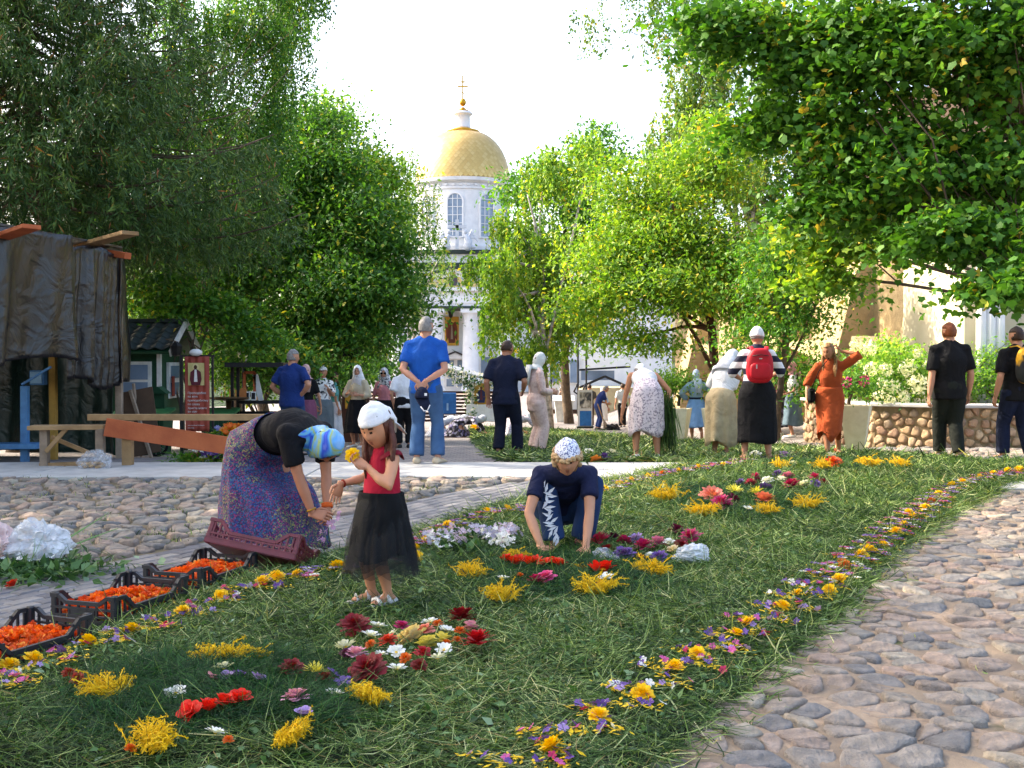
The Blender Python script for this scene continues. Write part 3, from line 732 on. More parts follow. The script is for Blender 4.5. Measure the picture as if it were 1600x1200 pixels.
for px in (903, 916):
    g = Geo(); g.add(*tube([HB(px, 650, 55), HB(px, 612, 55), HB(px, 560, 55), HB(px + 1, 520, 55)], [.06, .05, .05, .05], 8)); g.add(*tube([HB(px - 1, 600, 54.9), HB(px - 6, 612, 54.9), HB(px + 2, 618, 54.9), HB(px + 7, 612, 54.9)], .05, 6)); obj('post', g, M_DARK, hb, True)

# ---------------------------------------------------------------- old plaster wall along the right side
def plaster_mat():
    m, nt, b = new_mat('old_plaster'); co = coord(nt)
    mp = nt.nodes.new('ShaderNodeMapping'); mp.inputs['Rotation'].default_value = (R(90), 0, 0); nt.links.new(co, mp.inputs[0])
    br = nt.nodes.new('ShaderNodeTexBrick'); nt.links.new(mp.outputs[0], br.inputs[0]); br.inputs['Scale'].default_value = 1; br.inputs['Brick Width'].default_value = .3; br.inputs['Row Height'].default_value = .09; br.inputs['Mortar Size'].default_value = .01
    br.inputs['Color1'].default_value = c4(hx('a0785c')); br.inputs['Color2'].default_value = c4(hx('866650')); br.inputs['Mortar'].default_value = c4(hx('b8a488'))
    pl = ramp(nt, noise(nt, co, 2.5, 6, .7), [(.3, hx('9a8664')), (.7, hx('b8a27a'))])
    msk = ramp(nt, noise(nt, co, .35, 6, .65), [(.33, (0,) * 3), (.37, (1,) * 3)])
    nt.links.new(mixc(nt, msk, br.outputs['Color'], pl), b.inputs['Base Color']); b.inputs['Roughness'].default_value = .95
    bump(nt, b, noise(nt, co, 8, 7, .7), .7, .04); return m
M_OLD = plaster_mat()
WA, WB = Vector((10.6, 19.5, 0)), Vector((6.9, 46, 0)); wd = (WB - WA).normalized(); WL = (WB - WA).length
ow = empty('old_wall', (WA.x, WA.y, -.5), math.atan2(wd.y, wd.x), 'high old plaster and brick wall with buttresses along the right side', 'wall')
obj('wall', Geo().add(*box(WL / 2, -.5, 3.0, WL, 1.0, 6.0)), M_OLD, ow)
obj('coping', Geo().add(*box(WL / 2, -.4, 6.12, WL, 1.5, .22)), mat('coping_boards', hx('8a7f72'), hx('5f564c'), .9), ow)
obj('parapet', Geo().add(*box(WL * .28, -.35, 7.2, WL * .5, .7, 2.0)), mat('dark_timber', hx('4a3a30'), hx('2c221d'), .9, bs=12), ow)
for k, u in enumerate((1.2, 5.2, 9.4, 13.6, 17.8, 22)):
    b_ = obj('buttress', Geo().add([(u - .55, 0, -.5), (u + .55, 0, -.5), (u - .55, 1.5, -.5), (u + .55, 1.5, -.5), (u - .55, 0, 4.8), (u + .55, 0, 4.8), (u - .55, .5, 4.0), (u + .55, .5, 4.0), (u - .55, 1.1, 1.5), (u + .55, 1.1, 1.5)],
        [(0, 1, 5, 4), (2, 8, 6, 4, 0), (3, 1, 5, 7, 9), (4, 5, 7, 6), (6, 7, 9, 8), (8, 9, 3, 2)]), M_OLD, ow)
    if k < 5:
        obj('sloping_ledge', Geo().add(*bar((u + .7, .35, 1.8), (u + 3.4, .35, 2.3), .75, .22)), M_CREAM, ow)
# white building with a rounded pilaster at the far right
wb = empty('white_house', tuple(at(1610, 620, 19)), 0, 'cream wall and white pilaster of a house at the right edge', 'house')
ol = wb.location
pbox('wall', 1505, 1900, 300, 700, 19.2, 3, mat('pale_plaster', hx('c8c0aa'), hx('b5ab92'), .9, ns=1), wb)
pl = Geo(); a, b = at(1548, 640, 18.9) - ol, at(1548, 300, 18.9) - ol
for k, dx in enumerate((-.16, 0, .16)): pl.add(*tube([(a.x + dx, a.y, a.z - 1), (b.x + dx, a.y, b.z)], .085, 12))
obj('pilaster', pl, M_WHITE, wb, True)
pbox('eaves', 1480, 1900, 290, 300, 18.5, 4, M_ROOFG, wb)
# ---------------------------------------------------------------- trees
def bark(name, a, b_): return mat(name, hx(a), hx(b_), .9, ns=5, bs=25, bstr=.7, bd=.02)
M_BARK = bark('bark', '6a5a4a', '3a3029'); M_BARKL = bark('birch_bark', 'cfc8be', '5a524a')
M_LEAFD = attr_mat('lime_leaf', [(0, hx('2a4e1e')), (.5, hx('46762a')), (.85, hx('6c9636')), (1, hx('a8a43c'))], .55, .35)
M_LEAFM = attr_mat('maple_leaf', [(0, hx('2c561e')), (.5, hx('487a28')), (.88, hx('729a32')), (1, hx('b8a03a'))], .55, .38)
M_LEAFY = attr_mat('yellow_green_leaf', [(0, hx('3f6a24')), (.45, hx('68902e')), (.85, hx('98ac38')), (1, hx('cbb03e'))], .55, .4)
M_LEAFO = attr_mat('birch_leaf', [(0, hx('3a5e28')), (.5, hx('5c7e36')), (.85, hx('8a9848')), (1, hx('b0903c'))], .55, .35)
M_NEED = attr_mat('spruce_needle', [(0, hx('243e1a')), (.6, hx('40602a')), (.93, hx('688236')), (1, hx('8a5a30'))], .6, .12)
def crown(lobes, n, size, tpl, rg, hang=False, flat=.35, clump=34, spread=.5):
    """lobes: (centre, (rx, ry, rz)); leaves sit in small sprays spread through and over each lobe"""
    vol = np.array([l[1][0] * l[1][2] for l in lobes]); vol = vol / vol.sum(); Ps, Ds, Ns, tips = [], [], [], []
    for (c, r), w in zip(lobes, vol):
        m = max(3, int(n * w / clump)); d = unit(rg.normal(size=(m, 3))); u = rg.random(m) ** .38
        u *= 1 + .22 * sn(d * 1.0, .9, int(abs(c[0] * 10)) + 3, 2)
        cc = np.array(c) + d * u[:, None] * np.array(r); tips.append(cc)
        if hang:
            L = rg.uniform(.4, 1.0, m) * hang; t = rg.random((m, clump))
            sway = rg.normal(size=(m, 1, 3)) * .12
            P = cc[:, None] + np.stack([t * 0, t * 0, -t * L[:, None]], 2) + sway * (t ** 1.5)[:, :, None] * L[:, None, None] + rg.normal(size=(m, clump, 3)) * .035
            D = rg.normal(size=(m, clump, 3)) * .6 + (0, 0, -1); N = rg.normal(size=(m, clump, 3))
        else:
            out = d + np.array((0, 0, .25)); sp = spread * rg.uniform(.6, 1.3, (m, 1, 1))
            P = cc[:, None] + rg.normal(size=(m, clump, 3)) * (1, 1, flat) * sp
            P[:, :, 2] -= .25 * np.linalg.norm(P[:, :, :2] - cc[:, None, :2], axis=2)
            D = out[:, None] * .5 + rg.normal(size=(m, clump, 3)) * .7 + (0, 0, -.35)
            N = rg.normal(size=(m, clump, 3)) * .5 + (0, 0, 1) + out[:, None] * .4
        Ps.append(P.reshape(-1, 3)); Ds.append(D.reshape(-1, 3)); Ns.append(N.reshape(-1, 3))
    P, D, N = np.vstack(Ps), np.vstack(Ds), np.vstack(Ns)
    V, F, k = cards(P, D, N, size * rg.uniform(.65, 1.25, len(P)), tpl)
    cl = np.repeat(rg.normal(0, .16, len(P) // clump + 1), clump)[:len(P)]
    v = np.clip(rg.normal(.42, .2, len(P)) + cl, 0, 1)
    return V, F, np.repeat(v, k), np.vstack(tips)
def limb(g, a, b, r0, r1, rg, sag=.1, n=6, seg=6):
    a, b = Vector(a), Vector(b); L = (b - a).length; P = []
    ja = Vector(rg.normal(size=3)) * L * .03; jb = Vector(rg.normal(size=3)) * L * .012; j = [ja * math.sin(3.14 * i / seg) + jb * math.sin(6.28 * i / seg) + Vector(rg.normal(size=3)) * L * .004 for i in range(seg + 1)]
    for i in range(seg + 1):
        t = i / seg; p = a.lerp(b, t) + Vector((0, 0, math.sin(t * math.pi) * L * sag)) + (j[i] if 0 < i < seg else Vector())
        P.append(p)
    g.add(*tube(P, [r0 + (r1 - r0) * i / seg for i in range(seg + 1)], n)); return P
def tree(name, label, base, lobes, n, size, m, seed, tpl='leaf', hang=False, tr=.14, mb=None, group=None, lean=0, spread=.5, twigs=26, flat=.35, clump=34, subs=9, padz=.75, cat='tree'):
    """lobes in world coordinates: (x, y, z, rx, ry, rz)"""
    rg = np.random.default_rng(seed); root = empty(name, base, 0, label, cat, group); B = np.array(base)
    ll = [(np.array(l[:3]) - B, np.array(l[3:])) for l in lobes]
    pads = []
    for c_, r_ in ll:                                   # each lobe breaks up into smaller boughs
        for _ in range(subs):
            d_ = unit(rg.normal(size=(1, 3)))[0]; pads.append((c_ + d_ * r_ * rg.uniform(.35, .88), r_ * rg.uniform(.28, .5) * np.array((1, 1, padz))))
        pads.append((c_, r_ * .62))
    V, F, v, tips = crown(pads if subs else ll, n, size, tpl, rg, hang, flat, clump, spread)
    c = np.mean([l[0] for l in ll], 0); top = max(l[0][2] + l[1][2] * .4 for l in ll)
    g = Geo(); spine = limb(g, (0, 0, -.1), (c[0] * .5 + lean, c[1] * .5, top * .55), tr, tr * .55, rg, 0, 10, 8)
    limb(g, spine[-1], (c[0] + lean, c[1], top * .8), tr * .55, min(.02, tr * .3), rg, 0, 8, 6)
    br = Geo(); ends = []
    for l in ll:
        k = rg.integers(3, len(spine)); s = spine[k]
        P = limb(br, s, l[0], tr * .4, min(.02, tr * .2), rg, .08); ends.append(P)
    for _ in range(twigs):
        e = ends[rg.integers(len(ends))]; s = e[rg.integers(2, len(e))]; t = tips[rg.integers(len(tips))]
        if (Vector(t) - s).length < 3.2: limb(br, s, t, .014, .004, rg, .05, 3, 3)
    obj('trunk', g, mb or M_BARK, root, True); obj('branches', br, mb or M_BARK, root, True)
    o = build('crown', V, F, m, parent=root, attr=v, smooth=False); o['kind'] = 'stuff'
    return root
def L(px, py, Y, rx, ry, dy=None):                     # a lobe seen at a pixel: place and size in metres
    p = at(px, py, Y); s = FPX / Y
    return (p.x, Y, p.z, rx / s, dy if dy is not None else (rx + ry) / 2 / s, ry / s)
def gb(px, Y): x = (px - 800) / FPX * Y; return (x, Y, gz(x, Y))

# spruce on the left: drooping tiers hung with needled twigs
def spruce(name, label, base, H, Rb, z0, seed, n_br=120, cone=1.0):
    rg = np.random.default_rng(seed); root = empty(name, base, 0, label, 'tree'); g = Geo(); br = Geo()
    limb(g, (0, 0, -.1), (0, 0, H), .28, .03, rg, 0, 10, 8); P, D, N = [], [], []
    for i in range(n_br):
        t = (i + .5) / n_br; z = z0 + (H - z0) * t ** 1.1; r = Rb * (1 - t) ** .75 * rg.uniform(.75, 1.1) + .3
        th = i * 2.399 + rg.normal() * .2; d = np.array((math.cos(th), math.sin(th), 0)); pts = []
        for k in range(9):
            u = k / 8; pts.append(np.array((0, 0, z)) + d * r * u + np.array((0, 0, -.16 * r * math.sin(u * 2.2) + .10 * r * u ** 3)))
        br.add(*tube(pts, [.035 * (1 - u / 9) + .004 for u in range(9)], 5))
        side = np.cross(d, (0, 0, 1))
        m = int(32 * r)
        for _ in range(m):
            u = rg.uniform(.18, 1); q = pts[int(u * 8)] + (pts[min(8, int(u * 8) + 1)] - pts[int(u * 8)]) * (u * 8 % 1)
            w = rg.normal() * .22 * r * (1.1 - u * .7); q = q + side * w + np.array((0, 0, -abs(w) * .35))
            hl = rg.uniform(.15, .75) * (1.15 - .5 * u); dirn = np.array((rg.normal() * .25, rg.normal() * .25, -1)) + d * .35 + side * np.sign(w) * .2
            ln = unit(dirn[None])[0]; k = 13
            tt = np.linspace(0, 1, k); pp = q + ln * (tt * hl)[:, None] + rg.normal(size=(k, 3)) * .012
            P.append(pp); dd = np.tile(ln, (k, 1)) + rg.normal(size=(k, 3)) * .75; D.append(dd); N.append(rg.normal(size=(k, 3)))
    P, D, N = np.vstack(P), np.vstack(D), np.vstack(N)
    V, F, k = cards(P, D, N, rg.uniform(.11, .19, len(P)), 'needle')
    v = np.clip(rg.normal(.45, .2, len(P)) + np.repeat(rg.normal(0, .15, len(P) // 44 + 1), 44)[:len(P)], 0, 1)
    obj('trunk', g, M_BARK, root, True); obj('branches', br, M_BARK, root, True)
    o = build('crown', V, F, M_NEED, parent=root, attr=np.repeat(v, k), smooth=False); o['kind'] = 'stuff'; return root
spruce('spruce_tree', 'tall dark spruce with drooping needled boughs over the black tarpaulin shelter', (-8.4, 18.6, gz(-8.4, 18.6)), 11.5, 4.9, 4.3, 21, 160)
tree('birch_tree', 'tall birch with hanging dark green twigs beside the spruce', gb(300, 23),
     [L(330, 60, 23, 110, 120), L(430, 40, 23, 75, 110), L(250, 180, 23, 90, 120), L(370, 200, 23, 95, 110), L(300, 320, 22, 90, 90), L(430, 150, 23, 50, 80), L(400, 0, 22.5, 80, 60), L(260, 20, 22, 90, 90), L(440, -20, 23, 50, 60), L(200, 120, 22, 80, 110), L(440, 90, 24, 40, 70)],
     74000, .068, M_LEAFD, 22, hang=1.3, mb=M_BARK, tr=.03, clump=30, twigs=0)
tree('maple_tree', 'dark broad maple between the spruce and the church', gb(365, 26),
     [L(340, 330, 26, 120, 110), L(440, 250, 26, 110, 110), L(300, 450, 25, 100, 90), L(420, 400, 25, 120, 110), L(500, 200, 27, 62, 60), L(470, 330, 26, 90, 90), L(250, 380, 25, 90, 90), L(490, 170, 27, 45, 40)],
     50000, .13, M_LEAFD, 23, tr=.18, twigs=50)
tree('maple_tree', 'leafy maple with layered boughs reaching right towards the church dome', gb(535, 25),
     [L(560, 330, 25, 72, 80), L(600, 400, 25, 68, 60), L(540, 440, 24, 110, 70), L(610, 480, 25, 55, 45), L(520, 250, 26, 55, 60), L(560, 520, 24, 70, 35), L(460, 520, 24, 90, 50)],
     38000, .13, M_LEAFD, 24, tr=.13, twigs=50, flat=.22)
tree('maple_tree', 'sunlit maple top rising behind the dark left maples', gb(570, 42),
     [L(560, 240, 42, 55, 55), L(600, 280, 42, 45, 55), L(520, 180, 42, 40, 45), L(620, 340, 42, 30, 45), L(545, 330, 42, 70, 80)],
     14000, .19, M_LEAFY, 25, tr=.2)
tree('lime_tree', 'dense dark tree at the back of the left row behind the kiosk', gb(420, 36),
     [L(250, 400, 36, 120, 150), L(420, 420, 36, 130, 150), L(560, 470, 37, 80, 95), L(330, 250, 36, 130, 130), L(150, 300, 36, 140, 180), L(480, 300, 38, 75, 110)],
     30000, .2, M_LEAFD, 26, tr=.2)
tree('leafy_shrub', 'pale green maple shrub hanging over the kiosk roof', gb(290, 19.5),
     [L(260, 455, 20, 55, 42), L(330, 480, 20, 60, 42), L(390, 520, 20, 45, 40), L(245, 500, 21, 40, 40)], 6500, .12, M_LEAFM, 27, tr=.05, spread=.3, cat='shrub')
tree('leafy_shrub', 'dark shrub behind the candle stand and the red banner', gb(400, 22),
     [L(360, 560, 22, 60, 60), L(440, 560, 22, 60, 50), L(500, 580, 23, 45, 35)], 7000, .12, M_LEAFD, 28, tr=.05, spread=.3, cat='shrub')
tree('weeping_birch', 'thin weeping birch lit by the sun at the left side of the dome', gb(640, 48),
     [L(640, 240, 48, 30, 20), L(665, 300, 48, 28, 30), L(640, 300, 48, 30, 50), L(680, 370, 48, 20, 30), L(640, 420, 47, 40, 50), L(690, 400, 46, 45, 15)],
     6500, .11, M_LEAFO, 29, hang=2.6, mb=M_BARKL, tr=.1, clump=24, twigs=30)
tree('birch_tree', 'tall yellowing birch at the right of the church with drooping twigs', gb(860, 40),
     [L(855, 260, 40, 45, 50), L(920, 240, 40, 40, 60), L(800, 340, 40, 38, 50), L(850, 380, 40, 75, 80), L(800, 460, 40, 42, 50), L(880, 480, 40, 80, 60), L(740, 400, 39, 28, 16), L(830, 530, 39, 55, 30), L(790, 420, 38, 40, 70), L(765, 480, 38, 28, 40)],
     30000, .15, M_LEAFY, 30, hang=1.5, mb=M_BARKL, tr=.16, clump=26, spread=.5)
tree('lime_tree', 'green lime behind the birch on the right side of the dome', gb(890, 46),
     [L(820, 290, 46, 35, 50), L(870, 280, 46, 55, 60), L(940, 240, 46, 50, 60), L(840, 400, 46, 75, 90), L(930, 370, 46, 80, 110), L(900, 490, 46, 100, 60)], 20000, .22, M_LEAFM, 31, tr=.22)
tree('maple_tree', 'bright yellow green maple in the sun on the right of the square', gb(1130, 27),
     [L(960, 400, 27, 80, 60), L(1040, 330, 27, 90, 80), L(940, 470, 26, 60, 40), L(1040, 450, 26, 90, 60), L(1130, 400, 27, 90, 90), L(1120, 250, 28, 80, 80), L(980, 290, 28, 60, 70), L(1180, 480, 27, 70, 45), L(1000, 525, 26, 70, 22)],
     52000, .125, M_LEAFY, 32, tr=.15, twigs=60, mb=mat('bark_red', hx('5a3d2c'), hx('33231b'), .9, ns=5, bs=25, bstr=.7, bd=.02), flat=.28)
tree('birch_tree', 'tall olive birch towering behind the yellow maple', gb(1200, 34),
     [L(1100, 110, 34, 80, 110), L(1200, 60, 34, 100, 120), L(1090, 240, 34, 70, 90), L(1180, 250, 34, 100, 110), L(1290, 150, 34, 100, 120), L(1240, 380, 34, 90, 90), L(1330, 320, 34, 80, 100), L(1030, 200, 35, 40, 60), L(1065, 120, 34, 45, 60), L(1100, 30, 34, 60, 60), L(1040, 250, 34, 50, 60)],
     44000, .14, M_LEAFO, 33, hang=1.6, mb=M_BARKL, tr=.2, clump=26)
tree('maple_tree', 'slender green tree in front of the old plaster wall', gb(1215, 22),
     [L(1210, 420, 22, 60, 60), L(1270, 380, 22, 60, 50), L(1240, 490, 22, 60, 40), L(1180, 520, 22, 40, 30), L(1290, 440, 22, 30, 30)],
     10000, .1, M_LEAFM, 34, tr=.09, flat=.3, spread=.4)
tree('maple_tree', 'large maple with big dark leaves overhanging the top right corner', (7.6, 10.8, 0),
     [L(1130, 40, 11, 80, 60), L(1230, 90, 11, 90, 80), L(1200, 190, 11, 70, 45), L(1330, 60, 10.5, 100, 90), L(1330, 190, 10.5, 100, 80), L(1450, 90, 10, 110, 120), L(1560, 60, 10, 110, 120),
      L(1290, 300, 10.5, 55, 60), L(1450, 250, 10, 100, 70), L(1560, 250, 10, 90, 90), L(1490, 360, 9.5, 70, 40), L(1590, 360, 9.5, 60, 60), L(1580, 445, 9, 35, 30), L(1360, 320, 11, 60, 45), L(1330, -90, 11, 200, 80), L(1560, -100, 10, 160, 90)],
     46000, .068, M_LEAFM, 35, 'maple', tr=.24, twigs=90, spread=.2, flat=.35, clump=44, subs=14, padz=.6)
tree('maple_tree', 'lower lit maple boughs hanging before the cream wall', (11.5, 15.2, 0),
     [L(1300, 350, 15, 60, 40), L(1420, 330, 15, 60, 40), L(1290, 430, 15, 34, 18), L(1350, 380, 15, 40, 20)],
     6500, .09, M_LEAFY, 36, 'maple', tr=.1, spread=.28, flat=.3, clump=26)
# birch sprigs hanging into the sky
tree('birch_tree', 'near birch whose loose twigs hang into the white sky at the top', (11.5, 18.5, 0),
     [L(915, 25, 14, 28, 16, .5), L(960, 30, 14, 20, 10, .4), L(1020, 30, 14, 35, 22, .6), L(1060, 40, 14, 30, 40, .6), L(1010, -40, 14, 60, 40), L(1090, -60, 14.5, 90, 50)],
     6000, .055, M_LEAFO, 37, hang=.62, mb=M_BARK, tr=.015, clump=26, subs=0, twigs=0)
tree('birch_tree', 'near birch with one dark sprig hanging from the top edge beside the left trees', (-9.5, 21.0, -.4),
     [L(512, -5, 14, 8, 18, .15), L(470, -25, 14, 50, 28, .5), L(430, -60, 14, 90, 50)], 4200, .055, M_LEAFD, 38, hang=.6, mb=M_BARK, tr=.015, clump=26, subs=0, twigs=0)
# trees outside the frame on the left that shade the square
SH = tree('lime_tree', 'broad lime outside the left edge of the frame shading the carpet', (-10.5, 8.0, 0),
     [(-10, 8, 7.2, 3.4, 3.4, 2.6), (-11.5, 10, 9.5, 3.2, 3.2, 3), (-11, 6, 9.5, 3.2, 3, 3), (-10.5, 8, 13, 3.4, 3.4, 3), (-8.4, 7.5, 6.0, 2.0, 2.4, 1.6), (-10.5, 8, 16, 2.4, 2.4, 2)],
     7000, .30, M_LEAFD, 40, tr=.3, spread=.7, subs=7)
for (dx, dy, rz_, s_, lb) in ((-1.2, -5.5, 1.1, 1.0, 'second lime outside the frame, nearer to the viewer'), (-7.5, .5, 2.3, 1.2, 'taller lime outside the frame behind the first one'),
                        (-6, -12, 3.9, 1.15, 'lime far outside the frame beside the viewer'), (-2.8, 5.2, .5, 1.05, 'tall lime beside the shelter outside the frame')):
    c = copy_tree(SH); c.location = (-10.5 + dx, 8.0 + dy, 0); c.rotation_euler = (0, 0, rz_); c.scale = (s_,) * 3; c['label'] = lb
# ---------------------------------------------------------------- people
JOBS = []
def skin(c=hx('b98468')):
    return mat('skin', c, tuple(x * .86 for x in c), .55, ns=14, spec=.35)
M_LIP = mat('lips', hx('a3695a'), None, .5); M_EYE = mat('eye', hx('2a1c16'), None, .3); M_BROW = mat('brow', hx('4a3527'), None, .8)
M_WHITEC = fab(hx('e6e6ea')); 
def two_bone(a, c, l1, l2, pole):
    a, c = Vector(a), Vector(c); d = c - a; L = d.length
    if L > (l1 + l2) * .999: c = a + d.normalized() * (l1 + l2) * .999; d = c - a; L = d.length
    x = (l1 * l1 - l2 * l2 + L * L) / (2 * L); h = math.sqrt(max(l1 * l1 - x * x, 0)); n = d.normalized()
    p = Vector(pole); p = (p - n * p.dot(n)).normalized()
    return a + n * x + p * h, c
def head_geo(H, female=False, nu=36, nv=32):
    """local: y forward, origin at the head centre"""
    V, F = ell((0, 0, 0), (1, 1, 1), nu, nv); x, y, z = V[:, 0].copy(), V[:, 1].copy(), V[:, 2].copy()
    sz = H / 2; W, D = H * .335, H * .41
    low = np.clip(-z, 0, 1); X = x * (1 - .30 * low ** 1.3); Y = y.copy(); Z = z.copy()
    back = np.clip(-y, 0, 1); Y += back * low * .45; Z[:] = z + 0
    front = np.clip(y, 0, 1); Y = Y * (1 - .08 * front)
    g = lambda cx, cz, sx, sz_: np.exp(-((x - cx) / sx) ** 2 - ((z - cz) / sz_) ** 2) * (y > 0)
    Y += .03 * g(0, .22, .5, .12)                     # brow
    for s in (-1, 1): Y -= .085 * g(s * .30, .06, .15, .11); Y += .03 * g(s * .42, -.2, .18, .16)
    t = np.clip((.12 - z) / .36, 0, 1) * (z > -.34); Y += .20 * t * np.exp(-(x / .10) ** 2) * (y > 0) * np.exp(-np.clip(-.24 - z, 0, 1) * 12)
    Y += .06 * g(0, -.25, .17, .07)
    Y += .055 * g(0, -.44, .2, .06) + .05 * g(0, -.55, .18, .05) + .07 * g(0, -.80, .24, .14) - .03 * g(0, -.49, .25, .02)
    V = np.column_stack([X * W, Y * D, Z * sz]); m = np.zeros(len(F), int)
    for i, f in enumerate(F):
        fx, fy, fz = x[list(f)].mean(), y[list(f)].mean(), z[list(f)].mean()
        if fy > 0:
            if abs(fx) < .19 and -.58 < fz < -.42: m[i] = 1
            if .14 < abs(fx) < .44 and .17 < fz < .25: m[i] = 3
            if .19 < abs(fx) < .41 and .0 < fz < .09: m[i] = 2
    F2 = list(F); G_ = Geo(); 
    for k in range(4):
        pass
    G_.v.append(V); G_.f = [tuple(f) for f in F2]; G_.m = m.tolist(); G_.n = len(V); G_.a.append(np.full(len(V), .5))
    for s in (-1, 1): G_.add(*ell((s * W * .97, -.02 * D, -.02 * sz), (H * .025, H * .045, H * .085), 8, 6))
    return G_
def hand_geo(wrist, dirv, palm, S, curl=.5, side=1, spread=.12):
    """wrist: point; dirv: direction of the fingers; palm: direction the palm faces; side: +1 thumb towards dirv x palm"""
    d = Vector(dirv).normalized(); p = Vector(palm); p = (p - d * p.dot(d)).normalized(); r = d.cross(p).normalized() * side
    w = Vector(wrist); g = Geo()
    g.add(*tube([w - d * .12 * S, w + d * .02 * S, w + d * .22 * S, w + d * .45 * S, w + d * .52 * S], [(.15 * S, .12 * S), (.15 * S, .10 * S), (.21 * S, .09 * S), (.23 * S, .07 * S), (.18 * S, .05 * S)], 10, True, [(r, p)] * 5))
    for i, (o, L) in enumerate(((.17, .40), (.06, .45), (-.06, .42), (-.17, .33))):
        b = w + d * .46 * S + r * o * S; a = r * (o * spread * 3); pts = [b]; c = curl * (.9 + .12 * i); th = 0; q = b
        for k in range(3):
            th += c * (.55 if k == 0 else .8); dd = (d * math.cos(th) + p * math.sin(th) + a).normalized(); q = q + dd * L * S * (.42, .33, .27)[k]; pts.append(q)
        g.add(*tube(pts, [.048 * S, .046 * S, .040 * S, .028 * S], 6))
    b = w + d * .08 * S + r * .13 * S; q1 = b + (d * .6 + r * .75 + p * .25).normalized() * .22 * S; q2 = q1 + (d * .9 + r * .15 + p * (.2 + curl * .4)).normalized() * .18 * S; q3 = q2 + (d * .8 - r * .1 + p * (.3 + curl * .5)).normalized() * .14 * S
    g.add(*tube([b, q1, q2, q3], [.075 * S, .056 * S, .05 * S, .032 * S], 6)); return g
def remesh_job(o_name, geo, extra, mats, parent, voxel, wr=(0, 0), seed=0, sm=3, label=None, loc=None, post=None):
    """closed pieces grown into one continuous surface"""
    me = bpy.data.meshes.new('tmp'); me.from_pydata(geo.V().tolist(), [], geo.f)
    o = bpy.data.objects.new('tmp', me); col.objects.link(o)
    r = o.modifiers.new('r', 'REMESH'); r.mode = 'VOXEL'; r.voxel_size = voxel
    s = o.modifiers.new('s', 'SMOOTH'); s.iterations = sm; s.factor = .5
    JOBS.append((o, o_name, extra, mats, parent, wr, seed, label, loc, post))
def run_jobs():
    dg = bpy.context.evaluated_depsgraph_get()
    for (o, name, extra, mats, parent, wr, seed, label, loc, post) in JOBS:
        ev = o.evaluated_get(dg); me = ev.to_mesh(); n = len(me.vertices); V = np.empty(n * 3); me.vertices.foreach_get('co', V); V = V.reshape(-1, 3)
        N = np.empty(n * 3); me.vertices.foreach_get('normal', N); N = N.reshape(-1, 3)
        nf = len(me.polygons); ls = np.empty(len(me.loops), int); me.loops.foreach_get('vertex_index', ls)
        st = np.empty(nf, int); me.polygons.foreach_get('loop_start', st); F = [tuple(q) for q in np.split(ls, st[1:])]
        ev.to_mesh_clear()
        if wr[0]:
            S = V * np.array((1, 1, .4)); V = V + N * (wr[0] * (.6 * sn(S, wr[1] * .6, seed, 2) + .9 * (.5 - np.abs(sn(S + .08 * sn(V, 2, seed + 3, 2)[:, None], wr[1] * .8, seed + 7, 2)))))[:, None]
        V, F = post(V, F) if post else (V, F)
        G_ = Geo(); G_.add(V, F)
        if extra: G_.v.append(extra.V()); G_.f += [tuple(i + G_.n for i in f) for f in extra.f]; G_.m += extra.m; G_.n += extra.n; G_.a += extra.a
        r = obj(name, G_, mats, parent, True, loc)
        if label: r['label'] = label
        bpy.data.objects.remove(o)
    JOBS.clear()
def headcap(HM, H, k=1.08, cut=None, drop=0, nu=28, nv=20, wr=.0, seed=0, ridge=0):
    """shell round the head; cut(x, y, z) on unit sphere removes faces; HM head matrix"""
    V, F = ell((0, 0, 0), (1, 1, 1), nu, nv); U = V.copy(); low = np.clip(-U[:, 2], 0, 1)
    F = [f for f in F if not cut(*U[list(f)].mean(0))]
    V = V * np.array((H * .335, H * .41, H * .5)) * k * np.column_stack([1 - .12 * low, 1 + 0 * low, 1 + drop * low]); V[:, 1] -= H * .01
    if wr: V = V * (1 + wr * sn(U, 1.6, seed, 2) - ridge * np.abs(np.sin(U[:, 2] * 9 + U[:, 0] * 2.5 + sn(U, .8, 3, 2))) * np.clip(1.1 - np.abs(U[:, 2]), 0, 1))[:, None]
    V = V @ np.array(HM.to_3x3()).T + np.array(HM.translation); g = Geo(); g.add(V, F)
    return g
